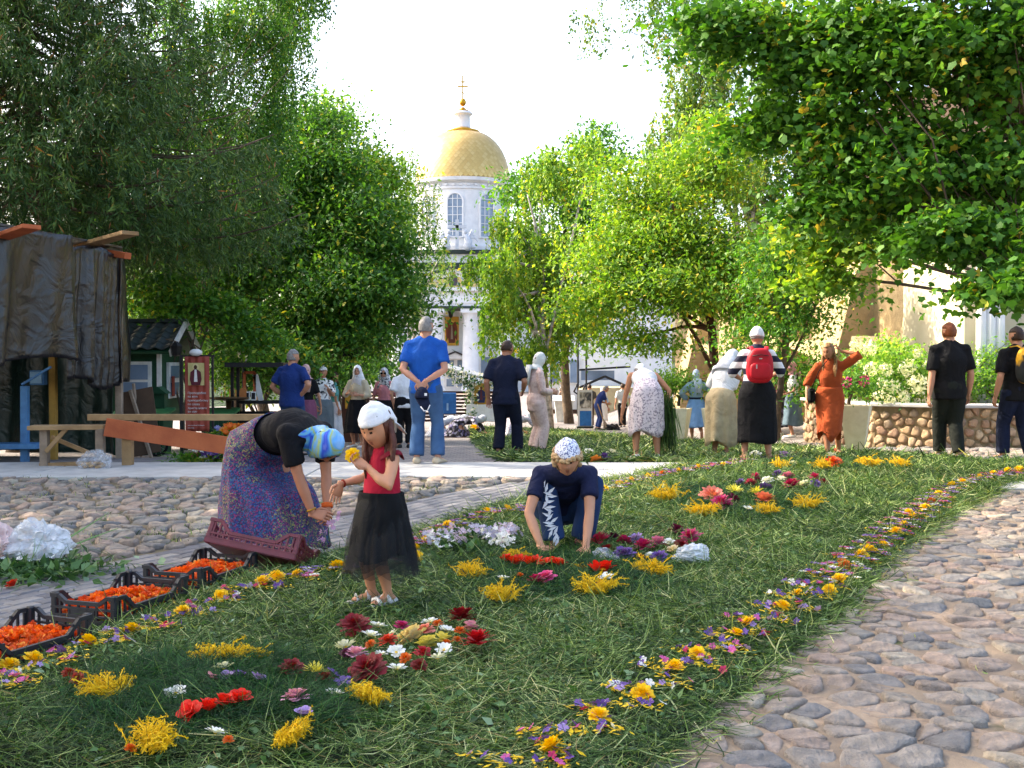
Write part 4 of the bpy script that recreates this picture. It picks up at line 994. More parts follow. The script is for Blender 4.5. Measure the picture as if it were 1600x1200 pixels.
def person(px=None, Y=None, h=1.7, rz=0, loc=None, label='', sex='f', lean=0, curl=0, twist=0, hip=None, hipy=0, headh=None, girth=1.0,
           head=(0, 0, 0), neckd=None, RA=None, LA=None, RL=None, LL=None, skinc=None, top=None, bottom=None, shoes=None, hair=None, cover=None,
           vox=.018, group=None, dress=False, handcurl=.5, hands=None, zoff=0, sit=0):
    """RA/LA: (wrist point, elbow pole, finger direction, palm); RL/LL: (ankle point, knee pole). Points are in metres in the person's frame."""
    base = Vector(loc) if loc is not None else Vector(((px - 800) / FPX * Y, Y, 0))
    if loc is None: base.z = gz(base.x, base.y) + mound(base.x, base.y) * .6 + zoff
    root = empty('person', base, rz, label, 'person', group)
    sk = skin(skinc) if skinc else skin(); fem = sex != 'm'
    hd = headh or .141 * h; hz = hip or .505 * h; tl = h - hd - .035 * h - .505 * h if hip is None or sit else h - hd - .035 * h - .505 * h
    P0 = Vector((0, hipy, hz)); sp = []; N = 8; q = P0.copy(); a0, a1 = lean - curl / 2, lean + curl / 2
    dirs = []
    for i in range(N + 1):
        a = a0 + (a1 - a0) * i / N; d = Vector((0, math.sin(a), math.cos(a))); dirs.append(d); sp.append(q.copy()); q = q + d * tl / N
    tw = lambda i: twist * i / N
    def RF(i):
        i = min(max(i, 0), N); r = Vector((math.cos(tw(i)), math.sin(tw(i)), 0)); d = dirs[i]; r = (r - d * r.dot(d)).normalized(); return r, d.cross(r)   # right, forward
    def at_s(t):                                       # t 0..1 along spine (can run past)
        f = t * N; i = min(max(int(f), 0), N - 1); return sp[i] + dirs[i] * (f - i) * tl / N, RF(round(f))
    top_i = sp[N]; rT, fT = RF(N)
    sw = (.108 if not fem else .096) * h * (1 if h > 1.3 else .92)
    SJ = {s: top_i - dirs[N] * .048 * h + rT * s * sw for s in (1, -1)}
    HJ = {s: P0 + Vector((s * .05 * h, 0, -.01 * h)) for s in (1, -1)}
    nd = Vector(neckd).normalized() if neckd else (dirs[N] * .8 + Vector((0, 0, .2)) + fT * .12).normalized()
    nb = top_i; hb = nb + nd * (.020 if sex == 'm' else .028) * h; yaw, pit, rol = head
    HR = Matrix.Rotation(-yaw, 3, 'Z') @ Matrix.Rotation(-pit, 3, 'X') @ Matrix.Rotation(rol, 3, 'Y')
    HC = hb + HR @ Vector((0, .10 * hd, .40 * hd)); HM = Matrix.Translation(HC) @ HR.to_4x4()
    gm = girth; k = h
    wd = {'m': [(.094, .070), (.088, .064), (.084, .062), (.088, .066), (.096, .070), (.101, .070), (.092, .062), (.064, .046), (.036, .036)],
          'f': [(.097, .072), (.092, .068), (.080, .058), (.078, .058), (.086, .066), (.092, .070), (.086, .058), (.062, .044), (.032, .032)],
          'c': [(.088, .070), (.084, .070), (.080, .072), (.080, .068), (.084, .062), (.086, .060), (.080, .054), (.060, .042), (.030, .030)]}[sex]
    pts = []; rad = []; fr = []
    for i, (a, b) in enumerate(wd):
        p, (r_, f_) = at_s(i / 8 * .99); pts.append(p); rad.append((a * k * gm, b * k * gm)); fr.append((r_, f_))
    def torso(off, t0=0, t1=1, low=0):
        P, Rr, Fr = [], [], []
        if low: d = Vector((0, 0, -1)) if lean < .5 else -dirs[0]; P.append(pts[0] + d * low); Rr.append((rad[0][0] * 1.0 + off, rad[0][1] + off)); Fr.append(fr[0])
        for p, r, f in zip(pts, rad, fr):
            P.append(p); Rr.append((r[0] + off, r[1] + off)); Fr.append(f)
        return P, Rr, Fr
    B = Geo(); P, Rr, Fr = torso(0); B.add(*capsule(P, Rr, 16, Fr))
    B.add(*capsule([nb - nd * .02 * h, hb + (HC - hb) * .35], [.030 * k * (1.22 if sex == 'm' else 1.0)] * 2, 10))
    for s in (1, -1): B.add(*capsule([nb + nd * .01 * h, nb.lerp(SJ[s], .55) - dirs[N] * .006 * h, SJ[s]], [.028 * k, .030 * k, .026 * k], 8))
    E = Geo(); lim = {}
    ua, fa, th_, sh = .172 * h, .148 * h, .245 * h, .235 * h
    if hz > .42 * h: th_, sh = (hz - .05 * h) * .52, (hz - .05 * h) * .50
    for s, A in ((1, RA), (-1, LA)):
        A = A or ((s * .17 * h, .02, .47 * h), (s * .3, -1, 0), (0, .1, -1), (-s, .2, 0))
        w_, pole = A[0], A[1]; e, w = two_bone(SJ[s], w_, ua, fa, pole); fd = Vector(A[2]) if len(A) > 2 else (w - e); pm = Vector(A[3]) if len(A) > 3 else Vector((-s, 0, 0))
        am = 1.0 if sex == 'm' else (.88 if sex == 'f' else 1.0); am *= (gm + 1) / 2
        R_ = [.031 * k * am, .028 * k * am, .023 * k * am, .024 * k * am, .0155 * k * am]
        AP = [SJ[s], SJ[s].lerp(e, .5), e, e.lerp(w, .35), w]; B.add(*capsule(AP, R_, 10)); lim['a', s] = (AP, R_)
        E.join(hand_geo(w, fd, pm, (.105 if h > 1.3 else .115) * h * .98, A[4] if len(A) > 4 else handcurl, s))
    for s, A in ((1, RL), (-1, LL)):
        A = A or ((s * .055 * h, 0, .045 * h), (s * .1, 1, 0)); kn, an = two_bone(HJ[s], A[0], th_, sh, A[1])
        gl = 1 + (gm - 1) * .7; R_ = [.055 * k * gl, .045 * k * gl, .031 * k * gl, .034 * k * gl, .020 * k]
        LP = [HJ[s], HJ[s].lerp(kn, .5), kn, kn.lerp(an, .32), an]; B.add(*capsule(LP, R_, 10))
        fdir = Vector(A[2]) if len(A) > 2 else Vector((s * .18, 1, 0)); lim['l', s] = (LP, R_, fdir)
        fdir = fdir.normalized(); up = Vector((0, 0, 1)); up = (up - fdir * up.dot(fdir)).normalized(); rr = fdir.cross(up)
        B.add(*capsule([an - up * .018 * h - fdir * .02 * h, an - up * .018 * h + fdir * .03 * h, an - up * .027 * h + fdir * .085 * h], [(.022 * k, .024 * k), (.024 * k, .022 * k), (.026 * k, .014 * k)], 8, [(rr, up)] * 3))
    hg = head_geo(hd, fem); hg.T(HM); E.v.append(hg.V()); E.f += [tuple(i + E.n for i in f) for f in hg.f]; E.m += hg.m; E.n += hg.n; E.a += hg.a
    remesh_job('body', B, E, [sk, M_LIP, M_EYE, M_BROW], root, vox if vox > .014 else .0125, sm=2)
    # ---- top: dict(m, sleeve (0..1 of the arm, 1 elbow, 2 wrist), hem, off)
    if top:
        off = top.get('off', .010); T = Geo(); P, Rr, Fr = torso(off, low=top.get('hem', .05 * h)); P.append(nb + nd * .006 * h); Rr[-1] = (.050 * k, .045 * k); Rr.append((.037 * k, .037 * k)); Fr.append(Fr[-1])
        T.add(*tube(P, Rr, 18, True, Fr)); sl = top.get('sleeve', .6)
        for s in (1, -1):
            if sl > 0: T.add(*capsule([nb + nd * .004 * h, nb.lerp(SJ[s], .5) - dirs[N] * .004 * h, SJ[s]], [.034 * k + off * .3, .032 * k + off * .5, .026 * k + off * .8], 10))
        if sl > 0:
            for s in (1, -1):
                AP, R_ = lim['a', s]; so = top.get('soff', .016); Q = [AP[0].lerp(at_s(.80)[0], .40), AP[0].lerp(at_s(.84)[0], .18)]; q_ = [R_[0] * .55, R_[0] * .85 + off * .4]; T.add(*ell(AP[0], (R_[0] + so * .7,) * 3, 12, 8))
                tl_ = [(0, AP[0] , R_[0] * .95), (.5, AP[1], R_[1]), (1, AP[2], R_[2]), (1.35, AP[3], R_[3]), (2, AP[4], R_[4])]
                for j, (t, p, r) in enumerate(tl_):
                    if t < sl: Q.append(p); q_.append(r + so * (1 if t else .6))
                    else:
                        t0_, p0_, r0_ = tl_[j - 1]; f = (sl - t0_) / (t - t0_); Q.append(p0_.lerp(p, f)); q_.append(r0_ + (r - r0_) * f + so * 1.15); break
                T.add(*tube(Q, q_, 12))
        remesh_job(top.get('name', 'shirt'), T, None, top['m'], root, vox, (top.get('wr', .006), top.get('wf', 4.5)), int(h * 977) % 97 + len(label), 7, label=top.get('label'))
    if bottom:
        kd = bottom['kind']
        if kd == 'trousers':
            off = bottom.get('off', .012); T = Geo(); 
            P, Rr, Fr = torso(off + .002); T.add(*capsule(P[:2], Rr[:2], 16, Fr[:2])); cutl = bottom.get('len', 1.0)
            for s in (1, -1):
                LP, R_, _ = lim['l', s]; w = bottom.get('hemr', .052 * h * .95)
                hem = LP[3].lerp(LP[4], .92 if cutl >= 1 else .4); T.add(*tube([LP[0] + Vector((0, 0, .03)), LP[0], LP[1], LP[2], LP[3], hem], [R_[0] + off, R_[0] + off * 1.3, R_[1] + off * 1.2, R_[2] + off * 1.5, max(R_[3] + off * 1.2, w * .85), w * .9], 14))
            remesh_job('trousers', T, None, bottom['m'], root, vox, (.007, 3.2), 13 + len(label), 2)
        else:                                          # skirt / dress skirt
            hem = bottom['hem']; hr = bottom.get('hemr', (.16, .15)); n = 56; rows_ = 18; pl = bottom.get('pleats', 11); pa = bottom.get('pamp', .10)
            w0 = bottom.get('waist', .22); SO = (top or {}).get('off', .01) + .012; p0, (r0, f0) = at_s(w0); p1 = P0; hc = Vector(bottom.get('hemc', (0, hipy * .6, hem)))
            rgp = np.random.default_rng(len(label)); ph = rgp.uniform(0, 6.28, 6); V = []
            for i in range(rows_ + 1):
                t = i / rows_
                if t < .25:
                    u = t / .25; c = p0.lerp(p1, u); r_, f_ = at_s(w0 * (1 - u))[1]; rx = (wd[2][0] + (wd[0][0] + .008 - wd[2][0]) * u) * k * gm + SO; ry = (wd[2][1] + (wd[0][1] + .006 - wd[2][1]) * u) * k * gm + SO
                else:
                    u = (t - .25) / .75; c = p1.lerp(hc, u); r_, f_ = RF(0); hor = min(1, u * 2.2); f_ = f_.lerp(Vector((0, 1, 0)), hor).normalized(); r_ = r_.lerp(Vector((1, 0, 0)), hor).normalized()
                    fl = u ** bottom.get('flare', .8); rx = (wd[0][0] + .008) * k * gm + SO; ry = (wd[0][1] + .006) * k * gm + SO; rx += (hr[0] - rx) * fl; ry += (hr[1] - ry) * fl
                for j in range(n):
                    a = 2 * math.pi * j / n; f = 1 + pa * t ** .8 * (math.sin(a * pl + ph[0] + .6 * math.sin(a * 2 + t * 2)) * .6 + .4 * math.sin(a * (pl * .6 // 1) + ph[1] + t))
                    q_ = c + r_ * rx * f * math.cos(a) + f_ * ry * f * math.sin(a); q_.z += bottom.get('ragged', .012) * math.sin(a * 3 + ph[2]) * (t > .98) ; V.append(tuple(q_))
            F = [(i * n + j, i * n + (j + 1) % n, (i + 1) * n + (j + 1) % n, (i + 1) * n + j) for i in range(rows_) for j in range(n)]
            V = np.array(V); V = V + .006 * np.column_stack([sn(V, 5, 3, 2), sn(V, 5, 4, 2), 0 * V[:, 0]])
            o = build(bottom.get('name', 'skirt'), V, F, bottom['m'], parent=root)
            sm_ = o.modifiers.new('cloth', 'SOLIDIFY'); sm_.thickness = .004
    if top and top.get('belt'):
        p, (r_, f_) = at_s(.28); rr = (wd[2][0] * k * gm + .024, wd[2][1] * k * gm + .024)
        obj('belt', Geo().add(*tube([p - dirs[2] * .02, p + dirs[2] * .02], [rr, rr], 24, True, [(r_, f_)] * 2)), top['belt'], root, True)
    if shoes:
        for s in (1, -1):
            LP, R_, fdir = lim['l', s]; an = LP[4]; fdir = fdir.normalized(); up = Vector((0, 0, 1)); up = (up - fdir * up.dot(fdir)).normalized(); rr = fdir.cross(up); b = an - up * .045 * h
            sh_ = Geo(); z = .004
            prof = [(-.045, .018, .030), (-.035, .026, .05), (0, .027, .048), (.045, .029, .036), (.085, .031, .028), (.115, .026, .022), (.128, .012, .014)]
            lowp = shoes.get('open')
            sh_.add(*tube([b + fdir * a * h + up * (c * (.35 if lowp else .5)) * h for a, w, c in prof], [(w * h * 1.02, c * h * (.35 if lowp else .5)) for a, w, c in prof], 12, True, [(rr, up)] * len(prof)))
            so = obj('shoe', sh_, shoes['m'], root, True)
            ol_ = [(-.05, .02), (-.03, .031), (.03, .028), (.08, .034), (.115, .028), (.132, .010)]
            pol = [b + fdir * a * h + rr * w * h for a, w in ol_] + [b + fdir * a * h - rr * w * h for a, w in ol_[::-1]]
            V = [tuple(p + up * .004) for p in pol] + [tuple(p - up * .010) for p in pol]; n = len(pol)
            obj('sole', Geo().add(V, [tuple(range(n))[::-1], tuple(range(n, 2 * n))] + [(i, (i + 1) % n, (i + 1) % n + n, i + n) for i in range(n)]), shoes.get('sole', M_WHITEC), so)
            if shoes.get('straps'):
                for (a, z_) in ((.02, .048), (.07, .036)):
                    c_ = b + fdir * a * h; obj('strap', Geo().add(*tube([c_ + rr * .03 * h, c_ + rr * .024 * h + up * z_ * .75 * h, c_ + up * z_ * h, c_ - rr * .024 * h + up * z_ * .75 * h, c_ - rr * .03 * h], [(.016 * h, .003)] * 5, 6, True)), shoes['m'], so, True)
    if hair:
        kd = hair.get('kind', 'short'); m = hair['m']; hh = hd
        if kd == 'short': cut = lambda x, y, z: (y > -.25 - .9 * z if z < .35 else y > .62 + .3 * z) and not z > .8 or z < -.42
        elif kd == 'crop': cut = lambda x, y, z: (y > .15 and z < .55) or z < -.25
        else: cut = lambda x, y, z: (y > .35 and z < .62) or z < -.75
        g = headcap(HM, hh, 1.055 if kd != 'crop' else 1.035, cut, 0, 32, 24, .035, 5)
        if kd == 'long':
            rgh = np.random.default_rng(4); g2 = Geo(); sd_ = hair.get('side', 0)
            for q in range(34):
                a = math.pi * (.15 + .7 * q / 33) + math.pi; x, y = math.cos(a), math.sin(a) * .9 
                p0 = HM @ Vector((x * hh * .34, y * hh * .36 + .02, hh * .05)); dn = hair.get('len', .3) * rgh.uniform(.75, 1.1); sx = sd_ * .06
                p3 = p0 + Vector((sx + x * .01, hair.get('fwd', -.01), -dn)); g2.add(*tube([p0, p0.lerp(p3, .35) + Vector((x * .03, y * .02, 0)), p0.lerp(p3, .7) + Vector((x * .02 + rgh.normal() * .008, 0, 0)), p3], [.018, .016, .012, .003], 5))
            g.join(g2)
        if kd == 'curly':
            rgh = np.random.default_rng(9); g2 = Geo()
            for _ in range(260):
                u = rgh.normal(size=3); u /= np.linalg.norm(u)
                if u[2] < -.35 or u[2] > .38 or (u[1] > .35 and u[2] < .12): continue
                c_ = HM @ Vector((u[0] * hh * .37, u[1] * hh * .44, u[2] * hh * .50)); g2.add(*ell(c_, (.016, .016, .014), 6, 5))
            g.join(g2)
        o = obj('hair', g, m, root, True); o.modifiers.new('s', 'SOLIDIFY').thickness = .006
    if cover:
        kd = cover['kind']; m = cover['m']; H = hd
        if kd == 'scarf':                              # wound round face and neck
            g = headcap(HM, H, 1.13, lambda x, y, z: y > .30 and ((x / .62) ** 2 + ((z + .22) / .82) ** 2 < 1), .28, 40, 30, .03, 2, .05)
            g.add(*tube([HC - HR @ Vector((0, .02, H * .34)), hb - nd * .03, top_i - dirs[N] * .015], [(.075 * k * .55, .075 * k * .55), (.056 * k, .058 * k), (.085 * k, .07 * k)], 18, False))
            if cover.get('tail', 1): 
                bk = (hb + top_i) / 2 - fT * .075 * k
                g.add(*tube([bk + Vector((0, 0, .03)), bk - fT * .03 - dirs[N] * .07 * k + rT * .01, bk - fT * .035 - dirs[N] * .17 * k + rT * .02], [(.05 * k, .02 * k), (.05 * k, .016 * k), (.03 * k, .006 * k)], 14, True, [(rT, fT)] * 3))
        elif kd == 'kerchief':                         # tied behind, open at the nape
            g = headcap(HM, H, 1.12, lambda x, y, z: (z < .34 + .0 * y and y > -.15) or (z < .34 - .75 * (-.15 - y) and y <= -.15) or z < -.45, 0, 40, 30, .03, 2, .06)
            kn = HM @ Vector((0, -.47 * H, -.10 * H)); g.add(*ell(kn, (.022, .022, .018), 8, 6))
            for s in (-1, 1):
                a = HM @ Vector((0, -.46 * H, -.08 * H)); b_ = HM @ Vector((s * .13 * H, -.55 * H, -.30 * H)); c_ = HM @ Vector((s * .22 * H, -.60 * H, -.52 * H))
                g.add(*tube([a, b_, c_], [(.010, .010), (.03 * H / .22, .005), (.012, .003)], 8))
            fl = HM @ Vector((0, -.42 * H, .0)); g.add(*tube([HM @ Vector((0, -.40 * H, .2 * H)), HM @ Vector((0, -.52 * H, -.12 * H)), HM @ Vector((0, -.52 * H, -.42 * H))], [(.14 * H, .02), (.13 * H, .012), (.02 * H, .004)], 12, True, [(HR @ Vector((1, 0, 0)), HR @ Vector((0, 1, 0)))] * 3))
        elif kd == 'cap':
            g = headcap(HM, H, 1.10, lambda x, y, z: z < .28, 0, 30, 22, 0)
            g.add(*tube([HM @ Vector((0, .30 * H, .16 * H)), HM @ Vector((0, .50 * H, .13 * H)), HM @ Vector((0, .66 * H, .07 * H))], [(.26 * H, .012), (.24 * H, .010), (.12 * H, .008)], 12, True, [(HR @ Vector((1, 0, 0)), HR @ Vector((0, 0, 1)))] * 3))
        elif kd == 'beanie':
            g = headcap(HM, H, 1.12, lambda x, y, z: z < (.12 if y > 0 else -.05), 0, 30, 22, .01)
        elif kd == 'veil':                             # loose over head and shoulders
            g = headcap(HM, H, 1.14, lambda x, y, z: y > .30 and ((x / .62) ** 2 + ((z + .2) / .8) ** 2 < 1), .2, 36, 26, .02, 2)
            g.add(*tube([HC - HR @ Vector((0, .08 * H, H * .1)), hb - fT * .03, top_i - dirs[N] * .10 * k - fT * .03], [(.055 * k, .065 * k), (.068 * k, .06 * k), (.12 * k, .08 * k)], 20, False))
        o = obj(cover.get('name', 'headscarf'), g, m, root, True); o.modifiers.new('s', 'SOLIDIFY').thickness = .006
        if cover.get('label'): o['label'] = cover['label']
    root['_h'] = h; del root['_h']
    return dict(root=root, HM=HM, SJ=SJ, lim=lim, at_s=at_s, pts=pts, rad=rad, top=top_i, R=rT, F=fT, U=dirs[N], hd=hd, P0=P0)
# ---------------------------------------------------------------- cloth patterns
def speckle(name, stops, scale=40, big=3, rough=.85, coordk='Object', mask=.5):
    m, nt, b = new_mat(name); co = coord(nt, coordk)
    v = nt.nodes.new('ShaderNodeTexVoronoi'); v.inputs['Scale'].default_value = scale; nt.links.new(co, v.inputs['Vector'])
    a = nt.nodes.new('ShaderNodeSeparateColor'); nt.links.new(v.outputs['Color'], a.inputs[0])
    mx = nt.nodes.new('ShaderNodeMath'); mx.operation = 'MULTIPLY_ADD'; mx.inputs[1].default_value = mask; nt.links.new(a.outputs[0], mx.inputs[0])
    m2 = nt.nodes.new('ShaderNodeMath'); m2.operation = 'MULTIPLY'; m2.inputs[1].default_value = 1 - mask; nt.links.new(noise(nt, co, big, 2), m2.inputs[0]); nt.links.new(m2.outputs[0], mx.inputs[2])
    nt.links.new(ramp(nt, mx.outputs[0], stops), b.inputs['Base Color']); b.inputs['Roughness'].default_value = rough; bump(nt, b, noise(nt, co, 60, 4), .2, .004); return m
M_SK1 = speckle('patterned_skirt_cloth', [(.2, hx('14163a')), (.34, hx('1c2f74')), (.40, hx('2f5f80')), (.44, hx('17183a')), (.49, hx('8a2f62')), (.53, hx('1c2048')), (.58, hx('1e2c60')), (.63, hx('8f8a4c')), (.67, hx('1f4a4c')), (.75, hx('5a2a66'))], 130, 3.0, mask=.26)
def swirl(name, stops, scale=3.5, dist=2.5):
    m, nt, b = new_mat(name); co = coord(nt); n = nt.nodes.new('ShaderNodeTexNoise'); n.inputs['Scale'].default_value = scale; n.inputs['Detail'].default_value = 2; n.inputs['Distortion'].default_value = dist
    nt.links.new(co, n.inputs['Vector']); nt.links.new(ramp(nt, n.outputs['Fac'], stops), b.inputs['Base Color']); b.inputs['Roughness'].default_value = .7; return m
M_SC1 = swirl('painted_scarf', [(.3, hx('c4dcf2')), (.42, hx('5aa2e0')), (.48, hx('9fae4c')), (.54, hx('56a8d8')), (.62, hx('1f46c0')), (.72, hx('d4e6f6'))], 5, 1.5)
M_DENIM = mat('denim', hx('40628c'), hx('2e4a70'), .9, ns=5, bs=150, bstr=.4, bd=.003)
M_DENIMD = mat('denim', hx('2a4a78'), hx('1f3858'), .9, ns=5, bs=150, bstr=.4, bd=.003)
M_NAVY = fab(hx('1b2138')); M_BLACK = fab(hx('17171b'), hx('0f0f12')); M_TULLE = fab(hx('121316'))
M_SPOT = speckle('speckled_kerchief', [(.26, hx('4a568c')), (.40, hx('d8daea')), (.6, hx('e4e6f0'))], 150, 3, mask=.9)
M_FLOR = speckle('floral_blouse', [(.25, hx('2a3340')), (.40, hx('e6e6e8')), (.7, hx('f0f0f0'))], 28, 3, mask=.9)
M_DOTS = speckle('dotted_skirt', [(.22, hx('8a7f8c')), (.36, hx('c8bcc4')), (.7, hx('d2c6cc'))], 60, 3, mask=.9)
M_BLOOM = speckle('black_floral_cloth', [(.25, hx('14141c')), (.55, hx('1d1d2a')), (.64, hx('b8b4c4')), (.8, hx('5b557a'))], 18, 3, mask=.9)
M_PINKT = speckle('pale_pink_cloth', [(.3, hx('c9a8a0')), (.6, hx('d9bfb6'))], 40, 3)
def stripes():
    m, nt, b = new_mat('striped_jersey'); co = coord(nt); s = nt.nodes.new('ShaderNodeSeparateXYZ'); nt.links.new(co, s.inputs[0])
    w = nt.nodes.new('ShaderNodeMath'); w.operation = 'MULTIPLY'; w.inputs[1].default_value = 1 / .155; nt.links.new(s.outputs[2], w.inputs[0])
    f = nt.nodes.new('ShaderNodeMath'); f.operation = 'FRACT'; nt.links.new(w.outputs[0], f.inputs[0])
    nt.links.new(ramp(nt, f.outputs[0], [(0, hx('1b1f38')), (.5, hx('e4e4ea'))], 'CONSTANT'), b.inputs['Base Color']); b.inputs['Roughness'].default_value = .9; return m
M_STRIPE = stripes()
HAIR = lambda c: mat('hair', c, tuple(x * .55 for x in c), .5, ns=30, bs=60, bstr=.8, bd=.01)
GREY, BROWN, BLOND, RED = HAIR(hx('8f8b88')), HAIR(hx('3b271c')), HAIR(hx('c7a478')), HAIR(hx('8a4a28'))
M_SAND = mat('shoe_leather', hx('c9b59a'), None, .6); M_SHW = mat('shoe_leather', hx('e8e4e0'), None, .45); M_SHB = mat('shoe_leather', hx('1a1a1c'), None, .5); M_SHR = mat('shoe_suede', hx('8f2f1c'), None, .9)

# 1 woman bending over the crates
w1 = person(loc=(G(402, 882).x, 6.9, 0), h=1.60, rz=R(-126), sex='f', label='stout woman in black top and bright patterned skirt bending over the crates', lean=R(86), curl=R(66), hip=.71, hipy=-.04, girth=1.12,
    head=(.0, R(74), 0), neckd=(0, .5, -.85), RA=((.04, .48, .31), (.7, -.9, .1), (-.35, .9, -.1), (-.8, 0, -.6), .9), LA=((-.06, .50, .28), (-.6, -.4, .2), (.6, .5, -.2), (.8, 0, -.5), .9),
    RL=((.10, -.03, .075), (.2, 1, 0)), LL=((-.12, .08, .075), (-.2, 1, 0)), skinc=hx('b5795c'), vox=.013,
    top=dict(m=M_BLACK, sleeve=.72, off=.02, soff=.024, hem=.03, wr=.006), bottom=dict(kind='skirt', m=M_SK1, hem=.10, hemr=(.31, .34), hemc=(0, .10, .10), pleats=13, pamp=.13, waist=.34, flare=.6, ragged=.03),
    shoes=dict(m=M_SHW, open=True, straps=True), hair=dict(kind='short', m=BROWN), cover=dict(kind='scarf', m=M_SC1, tail=0, name='headscarf', label='shiny blue and green painted headscarf'))
g = Geo(); e_, w_ = w1['lim']['a', 1][0][2], w1['lim']['a', 1][0][4]; g.add(*tube([w_.lerp(e_, .10), w_.lerp(e_, .13)], .032, 14)); obj('bracelet', g, M_GOLDP, w1['root'], True)
e_, w_ = w1['lim']['a', -1][0][2], w1['lim']['a', -1][0][4]; obj('bracelet', Geo().add(*tube([w_.lerp(e_, .12), w_.lerp(e_, .24)], .036, 14)), fab(hx('d8602a')), w1['root'], True)
# 2 the girl
ga = R(128)
w2 = person(loc=(at(594, 0, 5.35).x, 5.35, mz(at(594, 0, 5.35).x, 5.35) - .0), h=1.10, rz=ga, sex='c', label='little girl in white kerchief, red top and black tulle skirt holding a yellow flower', headh=.225, hip=.50, lean=R(-4), curl=R(-8), girth=1.0,
    head=(R(-22), R(26), 0), RA=((.23, .10, .58), (.4, -1, -.2), (.15, .35, -1), (-.9, .2, 0), .4), LA=((-.07, .12, .69), (-1, -.5, -.6), (.55, .6, .5), (0, .4, .5), .75),
    RL=((.055, .02, .05), (.1, 1, 0), (.3, 1, -.0)), LL=((-.05, -.01, .05), (-.1, 1, 0), (-.1, 1, 0)), skinc=hx('c58b6a'), vox=.012,
    top=dict(m=fab(hx('b5213a'), hx('9a1a30')), sleeve=0, off=.009, hem=.0, wr=.004, wf=5), bottom=dict(kind='skirt', m=M_TULLE, hem=.24, hemr=(.15, .145), hemc=(0, 0, .24), pleats=17, pamp=.13, waist=.2, flare=.6, ragged=.02),
    shoes=dict(m=M_SHW, open=True, straps=True), hair=dict(kind='long', m=HAIR(hx('5a2f22')), len=.26, side=-.6, fwd=.02), cover=dict(kind='kerchief', m=M_WHITEC, name='kerchief'))
def net_mat():
    m, nt, b = new_mat('tulle'); b.inputs['Base Color'].default_value = c4(hx('101014')); b.inputs['Roughness'].default_value = .8; t = nt.nodes.new('ShaderNodeBsdfTransparent'); mx = nt.nodes.new('ShaderNodeMixShader'); mx.inputs[0].default_value = .42
    nt.links.new(t.outputs[0], mx.inputs[1]); nt.links.new(b.outputs[0], mx.inputs[2]); nt.links.new(mx.outputs[0], nt.nodes['Material Output'].inputs[0]); return m
M_NET = net_mat()
for q_, (r1_, hz_, am_, pl_) in enumerate(((.19, .17, .13, 14), (.17, .20, .16, 19), (.18, .155, .11, 23))):    # loose net layers over the skirt
    V = []; n_ = 96
    for i in range(15):
        t = i / 14; z = .555 - (.555 - hz_) * t; r_ = .10 + (r1_ - .10) * t ** .75
        for j in range(n_):
            a = 6.283 * j / n_; f = 1 + am_ * t * (math.sin(a * pl_ + q_) * .6 + .4 * math.sin(a * 7 + q_ * 2 + t * 2)) + .03 * math.sin(a * 3 + t * 9 + q_)
            V.append((r_ * f * math.cos(a), r_ * .95 * f * math.sin(a), z + .022 * math.sin(a * 5 + q_) * (t > .95)))
    build('net_layer', V, np.array([(i * n_ + j, i * n_ + (j + 1) % n_, (i + 1) * n_ + (j + 1) % n_, (i + 1) * n_ + j) for i in range(14) for j in range(n_)]), M_NET, parent=w2['root'])
w_ = w2['lim']['a', 1][0][4]; e_ = w2['lim']['a', 1][0][2]; obj('bracelet', Geo().add(*tube([w_.lerp(e_, .08), w_.lerp(e_, .12)], .021, 12)), M_SHR, w2['root'], True)
for s in (1, -1):                                       # ruffles of the red top over the shoulders
    a = w2['SJ'][s]; obj('ruffle', Geo().add(*tube([a + Vector((-s * .02, .06, .0)), a + Vector((s * .012, .03, .028)), a + Vector((s * .012, -.03, .028)), a + Vector((-s * .02, -.06, .0))], [(.022, .006)] * 4, 8)), fab(hx('7a1828')), w2['root'], True)
# 3 crouching woman
w3 = person(loc=(at(882, 0, 7.0).x, 7.0, mz(at(882, 0, 7.0).x, 7.0) - .03), h=1.64, rz=R(182), sex='f', label='woman in spotted kerchief crouching on the grass carpet laying flowers', lean=R(60), curl=R(34), hip=.26, hipy=-.28, girth=.98,
    head=(R(2), R(24), 0), neckd=(0, .75, .5), RA=((.17, .36, .10), (.6, -.5, .45), (-.35, .75, -.5), (-.2, -.1, -1), .55), LA=((-.10, .40, .08), (-.7, -.3, .3), (.15, .8, -.5), (.1, -.1, -1), .6),
    RL=((.07, .08, .075), (.12, 1, .55)), LL=((-.12, -.04, .075), (-.3, 1, .5)), skinc=hx('c08a6c'), vox=.013,
    top=dict(m=fab(hx('1c2240')), sleeve=.62, off=.014, soff=.018, hem=.02), bottom=dict(kind='trousers', m=mat('denim', hx('23406e'), hx('182d50'), .9, ns=5, bs=150), off=.016, hemr=.085),
    shoes=dict(m=mat('shoe_cloth', hx('b0407a'), None, .8)), hair=dict(kind='curly', m=BLOND), cover=dict(kind='kerchief', m=M_SPOT, name='kerchief'))
lp = w3['lim']['l', 1][0]; g = Geo(); rgl = np.random.default_rng(5)      # white leaves embroidered down the near trouser leg
sh_d = (lp[4] - lp[2]).normalized()
for k in range(22):
    t = k / 21; c = lp[2].lerp(lp[4], .02 + .92 * t) + Vector((rgl.uniform(-.028, .028), .083 + .012 * t, 0)); a = rgl.uniform(0, 6.28); L_ = .036; dx = Vector((math.cos(a), 0, math.sin(a))); dy = Vector((-math.sin(a), 0, math.cos(a)))
    g.add([c - dx * L_, c - dy * .010 + Vector((0, .004, 0)), c + dx * L_, c + dy * .010 + Vector((0, .004, 0))], [(0, 1, 2, 3)])
